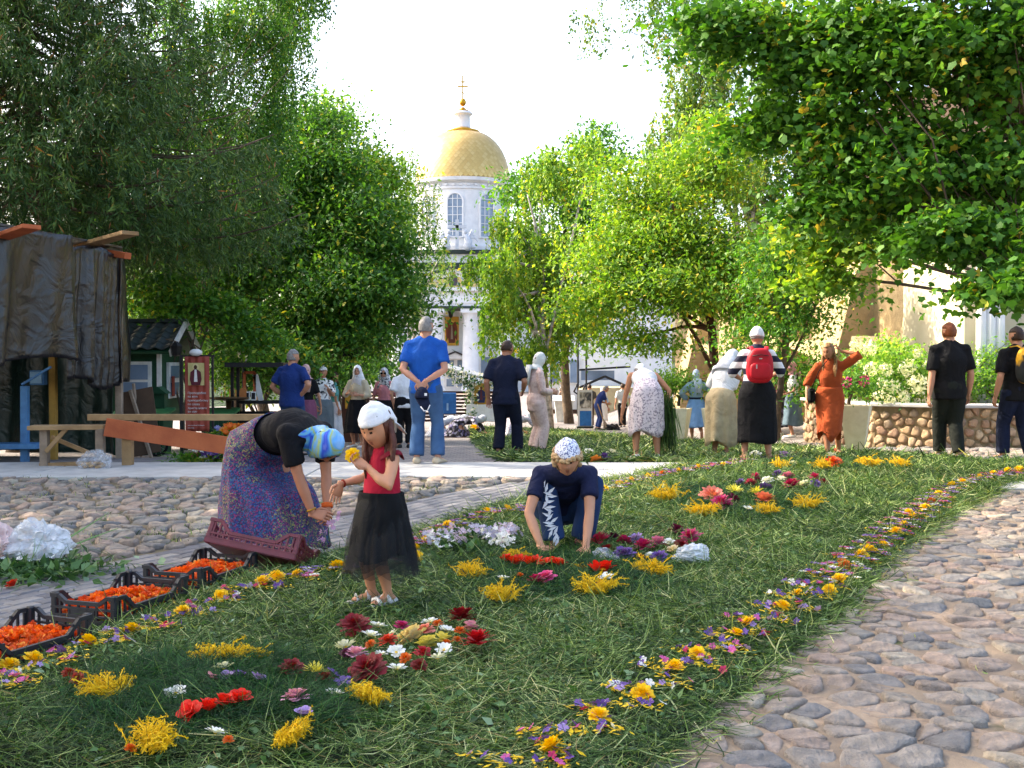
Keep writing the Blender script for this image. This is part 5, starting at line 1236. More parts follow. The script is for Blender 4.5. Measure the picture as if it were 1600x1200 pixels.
obj('embroidery', g, fab(hx('dfe0e6')), w3['root'])
# 4 man in the bright blue T-shirt, hands clasped behind with a cap
w4 = person(px=665, Y=12.95, h=1.80, rz=R(-6), sex='m', label='grey haired man in bright blue t-shirt and jeans holding a cap behind his back', hip=.915, lean=R(-2), girth=1.04, zoff=.03,
    head=(R(8), R(2), 0), RA=((.04, -.22, .99), (1, .1, 0), (-.5, -.1, -.8), (0, 1, 0), .8), LA=((-.045, -.24, .98), (-1, .1, 0), (.4, -.1, -.9), (0, 1, .0), .7),
    RL=((.14, .02, .08), (.1, 1, 0)), LL=((-.11, 0, .08), (-.1, 1, 0)), skinc=hx('c28c74'), vox=.016,
    top=dict(m=fab(hx('1b5cb8'), hx('174c9c')), sleeve=.72, off=.022, soff=.022, hem=.07, wr=.009), bottom=dict(kind='trousers', m=M_DENIM, off=.012, hemr=.10), shoes=dict(m=M_SAND, sole=fab(hx('7a5a40'))), hair=dict(kind='short', m=GREY))
cb = w4['root'].location; cpz = 1.0
cap = empty('baseball_cap', (cb.x - .02, cb.y - .30, cb.z + .80), 0, 'navy baseball cap hanging from the clasped hands behind the blue t-shirt', 'cap')
V, F = ell((0, 0, 0), (1, 1, 1), 20, 14); F = [f for f in F if V[list(f)].mean(0)[2] > -.05]
o = obj('crown', Geo().add(V * (.085, .075, .13) @ np.array(Matrix.Rotation(R(180), 3, 'Y') @ Matrix.Rotation(R(180), 3, 'Y')).T, F), M_NAVY, cap, True); o.modifiers.new('s', 'SOLIDIFY').thickness = .005
o = obj('peak', Geo().add(*tube([(0, -.02, -.0), (.03, -.04, -.07), (.05, -.05, -.14)], [(.08, .006), (.07, .006), (.03, .005)], 14, True, [((1, 0, 0), (0, 1, 0))] * 3)), M_NAVY, cap, True)
obj('peak_trim', Geo().add(*tube([(-.01, -.06, -.10), (.03, -.07, -.15), (.07, -.07, -.145), (.10, -.065, -.08)], .007, 6)), M_WHITEC, cap, True)
obj('badge', Geo().add(*box(.05, -.072, .04, .03, .008, .03)), M_WHITEC, cap)
# 5 man in navy shirt
person(px=790, Y=16.3, h=1.79, rz=R(-14), sex='m', label='man in navy short sleeved shirt and navy trousers walking away', hip=.90, girth=1.12, head=(R(30), R(6), 0),
    RA=((.24, .14, .98), (.5, -.9, -.2)), LA=((-.27, .02, .86), (-.4, -1, 0), (0, .1, -1), (.4, -.9, 0)), RL=((.16, .10, .08), (.2, 1, 0)), LL=((-.10, -.06, .08), (0, 1, 0)), skinc=hx('b07a60'),
    top=dict(m=M_NAVY, sleeve=.85, off=.018, soff=.028, hem=.13, wr=.008), bottom=dict(kind='trousers', m=fab(hx('151a2c')), off=.018, hemr=.10), shoes=dict(m=M_SHB, sole=M_SHB), hair=dict(kind='crop', m=BROWN))
# 6 woman in pale pink
person(px=838, Y=17.3, h=1.66, rz=R(-70), sex='f', label='woman in white headscarf and long pale pink suit standing in profile', hip=.83, head=(0, R(16), 0),
    RA=((.10, .24, .98), (.5, -.7, -.3), (-.2, .9, -.1)), LA=((-.06, .25, .98), (-.5, -.7, -.3)), top=dict(m=M_PINKT, sleeve=1.85, off=.02, soff=.026, hem=.16), bottom=dict(kind='trousers', m=M_PINKT, off=.03, hemr=.125),
    shoes=dict(m=M_SHW), hair=dict(kind='short', m=BROWN), cover=dict(kind='scarf', m=fab(hx('d9dad6')), tail=1))
# 7 man in navy T at the left
person(px=456, Y=17, h=1.72, rz=R(-20), sex='m', label='grey haired man in navy t-shirt and jeans beyond the plank railing', hip=.87, girth=1.2, head=(R(28), 0, 0), RA=((.17, -.02, .95), (.9, -.4, 0)), LA=((-.20, .10, .93), (-.8, -.8, 0)),
    top=dict(m=fab(hx('1c3570')), sleeve=.75, off=.018, soff=.022, hem=.10), bottom=dict(kind='trousers', m=M_DENIMD), shoes=dict(m=M_SHB), hair=dict(kind='short', m=GREY))
# 8..12 the women in the middle distance
person(px=505, Y=22, h=1.64, rz=R(-150), sex='f', label='woman in white cap, black and white blouse and grey skirt', hip=.82, girth=1.1, head=(R(35), R(-12), 0), top=dict(m=M_FLOR, sleeve=.8, soff=.03, hem=.05), RA=((.2, .1, .8), (.5, -1, 0)), LA=((-.05, .18, 1.15), (-.6, -.5, -.5)),
    bottom=dict(kind='skirt', m=fab(hx('69757c')), hem=.12, hemr=(.22, .19), pleats=9), shoes=dict(m=M_SHW), hair=dict(kind='short', m=RED), cover=dict(kind='cap', m=M_WHITEC, name='cap'), vox=.024)
person(px=521, Y=22.8, h=1.55, rz=R(-60), sex='f', label='woman in turquoise top and long white skirt half hidden behind the grey skirt', hip=.78, top=dict(m=fab(hx('5fa9ad')), sleeve=.8, hem=.03), bottom=dict(kind='skirt', m=M_WHITEC, hem=.08, hemr=(.22, .2)), hair=dict(kind='short', m=BROWN), shoes=dict(m=M_SHW), vox=.026)
person(px=478, Y=20, h=1.6, rz=R(10), sex='f', label='woman with dark red skirt and black bag close behind the navy t-shirt', hip=.8, top=dict(m=M_BLACK, sleeve=.8, hem=.03), bottom=dict(kind='skirt', m=fab(hx('7d4a63')), hem=.15, hemr=(.2, .18)), hair=dict(kind='short', m=BROWN), cover=dict(kind='scarf', m=fab(hx('c9a3a0'))), shoes=dict(m=M_SHB), vox=.026)
person(px=559, Y=21, h=1.62, rz=R(160), sex='f', label='woman with loose white headscarf, beige jacket and black skirt behind the girl', hip=.81, head=(R(-20), 0, 0), top=dict(m=fab(hx('c2b49a')), sleeve=1.5, hem=.08, soff=.03), RA=((.12, .2, 1.05), (.6, -.6, -.4)), LA=((-.1, .2, 1.02), (-.6, -.6, -.4)),
    bottom=dict(kind='skirt', m=M_BLACK, hem=.28, hemr=(.27, .24)), hair=dict(kind='short', m=BROWN), cover=dict(kind='veil', m=M_WHITEC), shoes=dict(m=M_SHW), vox=.022)
w11 = person(px=601, Y=22.5, h=1.63, rz=R(172), sex='f', label='woman in sunglasses and patterned grey scarf above the girl', hip=.81, top=dict(m=fab(hx('b9777c')), sleeve=.9, hem=.05), bottom=dict(kind='skirt', m=M_BLACK, hem=.2, hemr=(.22, .2)),
    hair=dict(kind='short', m=BLOND), cover=dict(kind='veil', m=speckle('grey_scarf', [(.3, hx('4c5360')), (.5, hx('b4b6bc')), (.7, hx('d0d2d6'))], 50, 3, mask=.9)), shoes=dict(m=M_SHB), vox=.022)
for s in (-1, 1): obj('sunglass_lens', Geo().add(*ell(w11['HM'] @ Vector((s * .036, .088, .008)), (.03, .012, .024), 10, 8)), mat('dark_lens', hx('100c0c'), None, .15), w11['root'], True)
person(px=631, Y=20.5, h=1.66, rz=R(10), sex='f', label='person in white t-shirt and black trousers hidden behind the bright blue t-shirt', hip=.84, girth=1.1, LA=((-.19, .0, .80), (-.8, -1, 0)), top=dict(m=M_WHITEC, sleeve=.8, soff=.03, hem=.08), bottom=dict(kind='trousers', m=M_BLACK), hair=dict(kind='short', m=BROWN), shoes=dict(m=M_SHB), vox=.024)
# 13 kneeling women by the arch
def kneeler(px, Y, rz, label, m1, m2, sc_m):
    return person(px=px, Y=Y, h=1.6, rz=rz, sex='f', label=label, hip=.36, hipy=-.2, lean=R(80), curl=R(30), head=(0, R(60), 0), neckd=(0, .9, -.1), RA=((.16, .48, .12), (.8, -.3, .3)), LA=((-.16, .48, .12), (-.8, -.3, .3)),
        RL=((.12, -.42, .06), (.1, 1, .1), (0, -1, -.1)), LL=((-.12, -.42, .06), (-.1, 1, .1), (0, -1, -.1)), top=dict(m=m1, sleeve=1.6, hem=.08, soff=.03), bottom=dict(kind='skirt', m=m2, hem=.05, hemr=(.34, .36), hemc=(0, -.25, .04), waist=.15), hair=dict(kind='short', m=GREY), cover=dict(kind='scarf', m=sc_m, tail=0), vox=.03)
kneeler(700, 28.5, R(-75), 'kneeling woman in a pale skirt behind the blue t-shirt', fab(hx('c9cbd4')), fab(hx('d2d2da')), M_WHITEC)
kneeler(728, 28.0, R(-100), 'kneeling woman in black floral dress arranging yellow flowers', M_BLOOM, M_BLOOM, fab(hx('b7bcc8')))
kneeler(808, 26.5, R(-40), 'kneeling woman in speckled skirt behind the navy shirted man', M_DOTS, M_DOTS, M_WHITEC)
person(px=884 - 8, Y=50, h=1.6, rz=R(-100), sex='m', label='small distant figure in dark clothes behind the white lectern', hip=.8, top=dict(m=fab(hx('5a4a40')), sleeve=1.8, hem=.1), bottom=dict(kind='trousers', m=M_BLACK), hair=dict(kind='short', m=GREY), shoes=dict(m=M_SHB), vox=.035, RA=((.2, .3, 1.0), (.5, -1, 0)))
# 14 bending woman seen from behind
w14 = person(px=1011, Y=14.0, h=1.68, rz=R(2), sex='f', label='woman in white sleeveless top and grey dotted skirt bending down, seen from behind', hip=.86, hipy=-.06, lean=R(66), curl=R(50), girth=1.0, head=(0, R(50), 0), neckd=(0, .9, -.1),
    LA=((-.33, .36, .33), (-.5, .3, .6), (-.1, .3, -1), (.8, 0, 0)), RA=((.26, .16, .66), (1, -.3, .3), (-.4, .5, -.5)), RL=((.14, 0, .085), (.1, 1, 0)), LL=((-.14, .02, .085), (-.1, 1, 0)), skinc=hx('b8805f'), vox=.016,
    top=dict(m=M_WHITEC, sleeve=0, off=.014, hem=.0), bottom=dict(kind='skirt', m=M_DOTS, hem=.36, hemr=(.22, .2), hemc=(0, .02, .36), pleats=9, waist=.3, flare=.6, ragged=.05), shoes=dict(m=M_SHW), hair=dict(kind='short', m=GREY), cover=dict(kind='kerchief', m=M_WHITEC))
# 15 16 17 the three men at the back
person(px=921, Y=42, h=1.74, rz=R(-10), sex='m', label='man in dark grey t-shirt in front of the roll-up stand', hip=.87, head=(0, 0, 0), LA=((-.12, .2, 1.1), (-.9, -.5, -.2)), top=dict(m=fab(hx('4a4643')), sleeve=.8, hem=.1), bottom=dict(kind='trousers', m=fab(hx('4c3a34'))), hair=dict(kind='crop', m=BROWN), shoes=dict(m=M_SHB), vox=.032)
w16 = person(px=934, Y=39.5, h=1.76, rz=R(-75), sex='m', label='grey haired man in navy overalls stooping over a broom', hip=.87, lean=R(26), curl=R(25), head=(0, R(30), 0), RA=((.12, .36, .78), (.3, -1, 0)), LA=((-.05, .40, .95), (-.3, -1, 0)), top=dict(m=fab(hx('24356b')), sleeve=.8, hem=.1), bottom=dict(kind='trousers', m=fab(hx('26396a'))), hair=dict(kind='short', m=GREY), shoes=dict(m=M_SHB), vox=.032)
person(px=973, Y=41.5, h=1.76, rz=R(8), sex='m', label='dark haired man in pale grey t-shirt and black trousers walking off', hip=.88, top=dict(m=fab(hx('c6ccd0')), sleeve=.8, hem=.12, soff=.03), bottom=dict(kind='trousers', m=M_BLACK), RL=((.1, .12, .08), (0, 1, 0)), LL=((-.1, -.12, .08), (0, 1, 0)), hair=dict(kind='crop', m=BROWN), shoes=dict(m=M_SHB), vox=.032)
person(px=942, Y=44, h=1.6, rz=R(40), sex='f', label='woman in white scarf half hidden behind the man with the broom', hip=.8, top=dict(m=fab(hx('9dbbe0')), sleeve=1.5, hem=.1), bottom=dict(kind='skirt', m=M_WHITEC, hem=.2, hemr=(.2, .18)), hair=dict(kind='short', m=BROWN), cover=dict(kind='scarf', m=M_WHITEC), shoes=dict(m=M_SHW), vox=.035)
# 18 woman in light blue
person(px=1088, Y=24.3, h=1.65, rz=R(4), sex='f', label='woman in light blue dress and pale blue headscarf walking away', hip=.83, girth=1.05, LL=((-.07, .08, .075), (0, 1, 0)), RL=((.08, -.22, .20), (0, 1, 0), (.2, .3, -1)), RA=((.22, .1, .95), (1, -.3, 0)), LA=((-.18, .12, .95), (-1, -.4, 0)),
    top=dict(m=fab(hx('8fa9c0')), sleeve=1.9, soff=.03, hem=.0, belt=M_NAVY), bottom=dict(kind='skirt', m=fab(hx('7aa2d2')), hem=.33, hemr=(.27, .25), pleats=8), cover=dict(kind='scarf', m=fab(hx('b7c6de'))), hair=dict(kind='short', m=BROWN), vox=.02)
# 19 woman bending beside the backpack
person(px=1126, Y=15.2, h=1.66, rz=R(-38), sex='f', label='woman in long white headscarf and beige skirt leaning beside the striped jersey', hip=.82, lean=R(28), curl=R(20), girth=1.0, head=(R(10), R(30), 0), RA=((.04, .03, .74), (.8, -.5, -.1), (0, .2, -1)), LA=((-.1, .36, .88), (-.8, -.3, 0)),
    top=dict(m=M_WHITEC, sleeve=1.0, soff=.035, hem=.12, off=.025), bottom=dict(kind='skirt', m=fab(hx('b8a888'), hx('9c8b6c')), hem=.20, hemr=(.21, .2), pleats=7, pamp=.2, ragged=.05), shoes=dict(m=M_SHW), hair=dict(kind='short', m=GREY), cover=dict(kind='veil', m=fab(hx('dcdfea'))), vox=.017)
# 20 woman with the red backpack
w20 = person(px=1183, Y=13.5, h=1.70, rz=R(-4), sex='f', label='woman in striped jersey, white cap and black skirt with a red backpack on', hip=.87, girth=1.08, head=(R(6), R(4), 0), RL=((.15, 0, .08), (.1, 1, 0)), LL=((-.15, .0, .08), (-.1, 1, 0)), RA=((.16, .30, 1.05), (.9, -.5, -.2)), LA=((-.15, .32, 1.02), (-.9, -.5, -.2)),
    top=dict(m=M_STRIPE, sleeve=1.15, off=.02, soff=.028, hem=.03), bottom=dict(kind='skirt', m=M_BLACK, hem=.24, hemr=(.235, .2), pleats=22, pamp=.05), hair=dict(kind='crop', m=GREY), cover=dict(kind='beanie', m=M_WHITEC, name='cap'), vox=.015)
def backpack(p, m1, m2, label, hw_, hh_, dd, dz=0, name='backpack', pocket=True):
    r = p['root']; c, (rt, fw) = p['at_s'](.60); M_ = Matrix.Translation(r.location) @ Matrix.Rotation(r.rotation_euler.z, 4, 'Z'); q = M_ @ (c - fw * (p['rad'][4][1] + dd * .9 + .01)) + Vector((0, 0, dz))
    e = empty(name, q, r.rotation_euler.z, label, 'backpack')
    V, F = ell((0, 0, 0), (1, 1, 1), 24, 18); V = np.sign(V) * np.abs(V) ** .62 * np.array((hw_, dd, hh_)); V[:, 0] *= 1 - .22 * np.clip(V[:, 2] / hh_, 0, 1) ** 1.5
    obj('pack', Geo().add(V, F), m1, e, True)
    if pocket:
        V, F = ell((0, -dd * .82, -hh_ * .30), (1, 1, 1), 18, 12); V = V - (0, -dd * .82, -hh_ * .3); V = np.sign(V) * np.abs(V) ** .6 * np.array((hw_ * .78, dd * .45, hh_ * .48)) + (0, -dd * .82, -hh_ * .3); obj('pocket', Geo().add(V, F), m1, e, True)
        obj('zip', Geo().add(*tube([(-hw_ * .6, -dd * 1.02, hh_ * .55), (0, -dd * 1.05, hh_ * .62), (hw_ * .6, -dd * 1.02, hh_ * .55)], .005, 6)), m2, e, True)
        obj('emblem', Geo().add(*box(0, -dd * 1.04, hh_ * .40, .035, .01, .012)).add(*box(-.05, -dd * 1.26, -hh_ * .05, .014, .012, .05)), mat('steel', hx('b9b9bd'), None, .3, metal=.9), e)
    for s in (-1, 1):
        w = hw_ * .62; up_ = p['top'].z - c.z - dz
        obj('strap', Geo().add(*tube([(s * w, -.02, -hh_ * .6), (s * (w + .02), dd * .9, -hh_ * .3)], [(.02, .006)] * 2, 8)).add(*tube([(s * w * .7, -dd * .3, hh_ * .8), (s * w * .95, dd * .9, up_ + .015), (s * w * 1.05, dd * 1.6 + .07, up_ + .0), (s * w * 1.05, dd * 2 + .12, up_ - .12)], [(.028, .008)] * 4, 8)), m1 if not pocket else m1, e, True)
    return e
backpack(w20, mat('red_nylon', hx('c01428'), hx('9a0f20'), .55, ns=4, bs=20, bstr=.3), M_DARK, 'red backpack worn over the striped jersey', .165, .215, .075)
# 21 22 the pair by the wall
person(px=1218, Y=23.6, h=1.6, rz=R(60), sex='f', label='woman in dark red scarf half hidden behind the red backpack', hip=.8, top=dict(m=fab(hx('7a3048')), sleeve=1.5, hem=.05), bottom=dict(kind='skirt', m=M_BLOOM, hem=.2, hemr=(.2, .18)), cover=dict(kind='scarf', m=fab(hx('a02c3c'))), hair=dict(kind='short', m=BROWN), shoes=dict(m=M_SHW), vox=.026)
person(px=1239, Y=22.6, h=1.62, rz=R(75), sex='f', label='woman in white t-shirt, pink scarf and long grey denim skirt before the low wall', hip=.81, RA=((.13, .24, .95), (.6, -1, 0)), LA=((-.16, .18, .9), (-.5, -1, 0)), top=dict(m=M_WHITEC, sleeve=.7, hem=.03, soff=.025), bottom=dict(kind='skirt', m=fab(hx('5f7280')), hem=.26, hemr=(.23, .2), pleats=6), cover=dict(kind='scarf', m=fab(hx('d89aa4'))), hair=dict(kind='short', m=BLOND), shoes=dict(m=M_SHW), vox=.024)
# 23 woman in the orange dress
w23 = person(px=1297, Y=15.3, h=1.70, rz=R(163), sex='f', label='long haired woman in rust orange dress stepping forward with a hand to her head', hip=.83, lean=R(10), girth=.95, head=(R(25), R(16), 0), zoff=.0, RA=((.31, .10, .82), (.6, -1, 0), (.1, .2, -1)), LA=((-.15, .10, 1.50), (-1, .1, -1.3), (.6, .1, .7), (.6, 0, -.3)),
    RL=((.02, .20, .08), (-.1, 1, 0), (.2, 1, -.1)), LL=((-.12, -.26, .10), (0, 1, 0), (-.4, 1, -.35)), skinc=hx('b67d5e'), vox=.015,
    top=dict(m=fab(hx('b4532c'), hx('9a4424')), sleeve=1.15, off=.02, soff=.03, hem=.08, name='dress_top'), bottom=dict(kind='skirt', name='dress_skirt', m=fab(hx('b4532c'), hx('9a4424')), hem=.32, hemr=(.15, .21), hemc=(0, .06, .32), pleats=6, pamp=.12, waist=.35, ragged=.08), shoes=dict(m=M_SHR, sole=M_SHR), hair=dict(kind='long', m=HAIR(hx('a07850')), len=.34, side=-.3, fwd=.05))
r = w23['root'].location
bg = empty('handbag', (r.x - .27, r.y - .02, r.z + .88), 0, 'small black handbag at the hip of the orange dress', 'bag')
obj('pouch', Geo().add(*box(0, 0, 0, .09, .16, .20, bev=.03)), M_BLACK, bg, True); obj('strap', Geo().add(*tube([(0, 0, .08), (.06, -.16, .34), (.22, -.16, .55), (.30, 0, .60)], .006, 6)), M_BLACK, bg, True)
# 24 man in black T-shirt
person(px=1484, Y=13.9, h=1.81, rz=R(3), sex='m', label='red haired man in black t-shirt and dark trousers walking away', hip=.91, girth=1.12, head=(R(-4), 0, 0), RA=((.27, .04, .84), (.5, -1, 0)), LA=((-.28, -.04, .82), (-.5, -1, 0)), RL=((.07, -.13, .08), (0, 1, 0), (.1, 1, 0)), LL=((-.05, .17, .08), (0, 1, 0)), vox=.015,
    top=dict(m=M_BLACK, sleeve=.85, off=.022, soff=.032, hem=.14, wr=.008), bottom=dict(kind='trousers', m=fab(hx('20231f')), off=.018, hemr=.085), shoes=dict(m=M_SHB), hair=dict(kind='short', m=RED), skinc=hx('c48c72'))
# 25 man with the yellow and black backpack
w25 = person(px=1590, Y=14.0, h=1.79, rz=R(10), sex='m', label='man in black t-shirt at the right edge with yellow and black backpack', hip=.90, girth=1.1, head=(R(-10), 0, 0), RA=((.27, .1, .9), (.5, -1, 0)), LA=((-.28, .04, .84), (-.5, -1, 0)), RL=((.13, -.1, .08), (0, 1, 0)), LL=((-.13, .1, .08), (0, 1, 0)), vox=.016,
    top=dict(m=M_BLACK, sleeve=.85, off=.02, soff=.03, hem=.12), bottom=dict(kind='trousers', m=fab(hx('1a2138')), off=.018, hemr=.09), shoes=dict(m=mat('shoe_leather', hx('20263c'), None, .5)), hair=dict(kind='short', m=BROWN), skinc=hx('c08a70'))
M_YB = swirl('yellow_black_nylon', [(.46, hx('d8a010')), (.50, hx('15171a')), (.62, hx('1c2228')), (.66, hx('d8a010'))], 2.2, .6)
backpack(w25, M_YB, M_BLACK, 'yellow and black backpack on the man at the right edge', .17, .24, .09)
run_jobs()
# ---------------------------------------------------------------- black tarpaulin shelter on the left
M_WOOD = mat('rough_wood', hx('a98a64'), hx('7d6244'), .85, ns=3, bs=25, bstr=.4); M_WOODP = mat('weathered_wood', hx('9c8a78'), hx('6c5d50'), .9, ns=4, bs=25, bstr=.5)
M_BOARD = mat('red_brown_board', hx('b4623a'), hx('96492a'), .7, ns=3, bs=30); M_BLUE = mat('blue_metal', hx('4a7fae'), hx('39658f'), .5)
M_GREENP = mat('green_paint', hx('1d4a30'), hx('153824'), .6); M_WPAINT = mat('white_paint', hx('d8d8d6'), hx('bdbdbb'), .6)
def tarp_mat(name, c, c2):
    m, nt, b = new_mat(name); co = coord(nt); nt.links.new(ramp(nt, noise(nt, co, 1.2, 5), [(.3, c2), (.7, c)]), b.inputs['Base Color'])
    b.inputs['Roughness'].default_value = .36; b.inputs['Specular IOR Level'].default_value = .6
    n = nt.nodes.new('ShaderNodeTexNoise'); n.inputs['Scale'].default_value = 2.6; n.inputs['Detail'].default_value = 5; n.inputs['Distortion'].default_value = 2.2; nt.links.new(co, n.inputs['Vector'])
    bump(nt, b, n.outputs['Fac'], .6, .06); return m
M_TARP = tarp_mat('black_tarpaulin', hx('1c1a1d'), hx('100f13')); M_TARPG = tarp_mat('green_tarpaulin', hx('1f3a34'), hx('12241f'))
sh = empty('shelter', (-6.0, 13.4, 0), 0, 'timber shelter hung with black tarpaulin and open below, at the left edge', 'shelter'); so = sh.location
def curtain(name, A, B, zt, zb, folds, amp, m, seed, nx=70, nz=30, hemf=None):
    A, B = Vector(A), Vector(B); d = (B - A); L_ = d.length; d.normalize(); nrm = Vector((-d.y, d.x, 0)); V = []
    for j in range(nz + 1):
        for i in range(nx + 1):
            u, t = i / nx, j / nz; zb_ = zb + (hemf(u) if hemf else 0); zz = zt + (zb_ - zt) * t
            zz += .04 * math.sin(u * folds * 3.1 + seed) * (1 - t)
            w = amp * (t ** .6 + .12) * (2 * abs(math.sin(u * folds * 3.14 + .8 * math.sin(u * 7 + seed) + t * .5)) - 1 + .45 * math.sin(u * folds * 15 + seed + t * 2.0) + .25 * math.sin(u * folds * 37 + t * 3)); 
            p = A + d * (u * L_) + nrm * w; V.append((p.x, p.y, zz))
    V = np.array(V); V = V + .018 * np.column_stack([sn(V, .9, seed, 3), sn(V, .9, seed + 1, 3), sn(V, .9, seed + 2, 2)])
    F = np.array([(j * (nx + 1) + i, j * (nx + 1) + i + 1, (j + 1) * (nx + 1) + i + 1, (j + 1) * (nx + 1) + i) for j in range(nz) for i in range(nx)])
    o = build(name, V - np.array(so), F, m, parent=sh); o.modifiers.new('s', 'SOLIDIFY').thickness = .006; return o
curtain('tarpaulin', (-6.95, 10.6, 0), (-5.78, 14.3, 0), 2.92, 1.22, 1.6, .10, M_TARP, 1, hemf=lambda u: .08 * math.sin(u * 9))
curtain('tarpaulin', (-5.84, 14.22, 0), (-5.56, 15.5, 0), 2.80, 1.02, 1.8, .08, M_TARP, 5, hemf=lambda u: .06 * math.sin(u * 7) - .15 * u)
curtain('tarpaulin', (-5.56, 15.5, 0), (-6.4, 18.0, 0), 2.80, .95, 2, .06, M_TARP, 9, nx=40)
curtain('tarpaulin_wall', (-9.5, 17.4, 0), (-5.9, 16.2, 0), 2.4, -.12, 5, .05, M_TARPG, 3)
curtain('tarpaulin_wall', (-10.5, 12.0, 0), (-9.5, 17.4, 0), 2.4, -.1, 3, .05, mat('black_cloth', hx('141316'), None, .9), 4, nx=40)
obj('roof_sheet', Geo().add(np.array([(-7.2, 10.4, 2.98), (-5.54, 15.5, 2.86), (-6.4, 18, 2.86), (-11, 18, 2.9), (-11, 10.4, 3.0), (-7.2, 10.4, 3.01), (-5.54, 15.5, 2.89), (-6.4, 18, 2.89), (-11, 18, 2.93), (-11, 10.4, 3.03)]) - np.array(so), [(4, 3, 2, 1, 0), (5, 6, 7, 8, 9), (0, 1, 6, 5), (1, 2, 7, 6), (2, 3, 8, 7), (3, 4, 9, 8), (4, 0, 5, 9)]), M_TARP, sh)
def wbar(name, a, b, w, h, m=None, parent=None, up=(0, 0, 1)):
    pa = parent; o_ = pa.location if pa else Vector(); return obj(name, Geo().add(*bar(Vector(a) - o_, Vector(b) - o_, w, h, up, .004)), m or M_WOOD, pa)
wbar('roof_plank', at(-90, 402, 14.2), at(50, 354, 12.6), .22, .05, M_BOARD, sh); wbar('roof_plank', at(108, 390, 15.6), at(204, 364, 14.0), .22, .05, M_WOOD, sh)
wbar('roof_beam', at(150, 392, 15.6), at(200, 400, 15.3), .12, .09, M_BOARD, sh)
for px, Y, y1, m in ((84, 15.2, 700, mat('yellow_wood', hx('a8823e'), None, .8)), (187, 15.7, 720, M_WOODP)):
    p = at(px, y1, Y); wbar('post', (p.x, Y, gz(p.x, Y)), (p.x, Y, 2.84), .09, .09, m, sh)
bt = empty('blue_stand', at(38, 700, 14.3), 0, 'blue metal stand with a shelf inside the tarpaulin shelter', 'stand')
wbar('upright', at(39, 728, 14.3), at(39, 603, 14.3), .09, .09, M_BLUE, bt); wbar('shelf', at(-40, 697, 14.3), at(66, 696, 14.3), .35, .07, M_BLUE, bt); wbar('upright', at(-20, 728, 14.5), at(-20, 603, 14.5), .09, .09, M_BLUE, bt); wbar('brace', at(34, 601, 14.3), at(80, 573, 14.3), .03, .03, M_BLUE, bt)
bx = empty('blue_box', at(60, 590, 14.9), 0, 'small pale blue electrical box hanging in the shelter', 'box'); obj('housing', Geo().add(*box(0, 0, 0, .2, .12, .2, bev=.01)), M_BLUE, bx); obj('lid', Geo().add(*box(0, -.07, 0, .16, .02, .16, bev=.005)), mat('pale_blue', hx('7aa2c0'), None, .5), bx)
# trestle, railing of planks
tb = empty('trestle', (at(110, 735, 12.6).x, 12.6, 0), 0, 'small rough wooden trestle with crossed braces in front of the shelter', 'trestle'); Y = 12.65
wbar('top_plank', at(48, 668, Y), at(166, 667, Y + .1), .28, .05, M_WOOD, tb)
for px in (70, 157):
    for dy in (0, .35): 
        p = at(px, 700, Y + dy); wbar('leg', (p.x, Y + dy, .03), (p.x, Y + dy, .47), .09, .09, M_WOODP, tb)
wbar('brace', at(72, 706, Y - .06), at(105, 668, Y - .06), .03, .05, M_WOOD, tb); wbar('brace', at(80, 683, Y + .3), at(140, 708, Y + .3), .03, .05, M_WOOD, tb); wbar('rail', at(62, 727, Y), at(160, 723, Y), .05, .05, M_WOOD, tb); wbar('foot', at(58, 733, Y - .05), at(86, 733, Y + .3), .06, .04, M_WOOD, tb)
rl = empty('plank_railing', (at(200, 735, 12.75).x, 12.75, 0), 0, 'long planed rail on a square post with a red brown board sloping down from it', 'railing')
wbar('rail', at(138, 652, 12.8), at(440, 652, 12.8), .07, .075, M_WOOD, rl); p = at(200, 735, 12.75); wbar('post', (p.x, 12.75, .03), (p.x, 12.75, .55), .11, .11, M_WOOD, rl); p = at(432, 700, 12.85); wbar('post', (p.x, 12.85, .03), (p.x, 12.85, .55), .09, .09, M_WOOD, rl)
a, b_ = at(164, 667, 12.55), at(386, 701, 13.1)
V, F = bar(a - rl.location, b_ - rl.location, .045, .21, bev=.004); V[:, 2] = np.where(V[:, 0] > 0, V[:, 2], V[:, 2]); obj('board', Geo().add(V, F), M_BOARD, rl)
def lump(name, label, cat, c, r, m, seed, amp=.25, extra=None, nu=48, nv=34):
    V, F = ell((0, 0, 0), (1, 1, 1), nu, nv); V = V * (1 + amp * sn(V, .55, seed, 4) - .30 * np.abs(sn(V, 1.1, seed + 9, 2)) - .14 * np.abs(sn(V, 3.2, seed + 5, 2)))[:, None] * np.array(r); V[:, 2] = np.maximum(V[:, 2], -r[2] * .55)
    e = empty(name, c, 0, label, cat); obj('film', Geo().add(V, F), m, e, False); 
    if extra: obj(extra[0], extra[1], extra[2], e, True)
    return e
def plastic(name, c, alpha):
    m, nt, b = new_mat(name); b.inputs['Base Color'].default_value = c4(c); b.inputs['Roughness'].default_value = .22; b.inputs['Transmission Weight'].default_value = 0
    t = nt.nodes.new('ShaderNodeBsdfTransparent'); mx = nt.nodes.new('ShaderNodeMixShader'); fr_ = noise(nt, coord(nt), 9, 5)
    r_ = ramp(nt, fr_, [(.4, (alpha,) * 3), (.62, (min(1, alpha + .35),) * 3)]); nt.links.new(r_, mx.inputs[0]); nt.links.new(t.outputs[0], mx.inputs[1]); nt.links.new(b.outputs[0], mx.inputs[2]); nt.links.new(mx.outputs[0], nt.nodes['Material Output'].inputs[0])
    bump(nt, b, noise(nt, coord(nt), 18, 5), .9, .02); return m
M_PLAS, M_PLASW = plastic('clear_film', hx('c8ccd4'), .12), plastic('white_film', hx('dfe3ea'), .38)
gg = Geo(); rgx = np.random.default_rng(2)
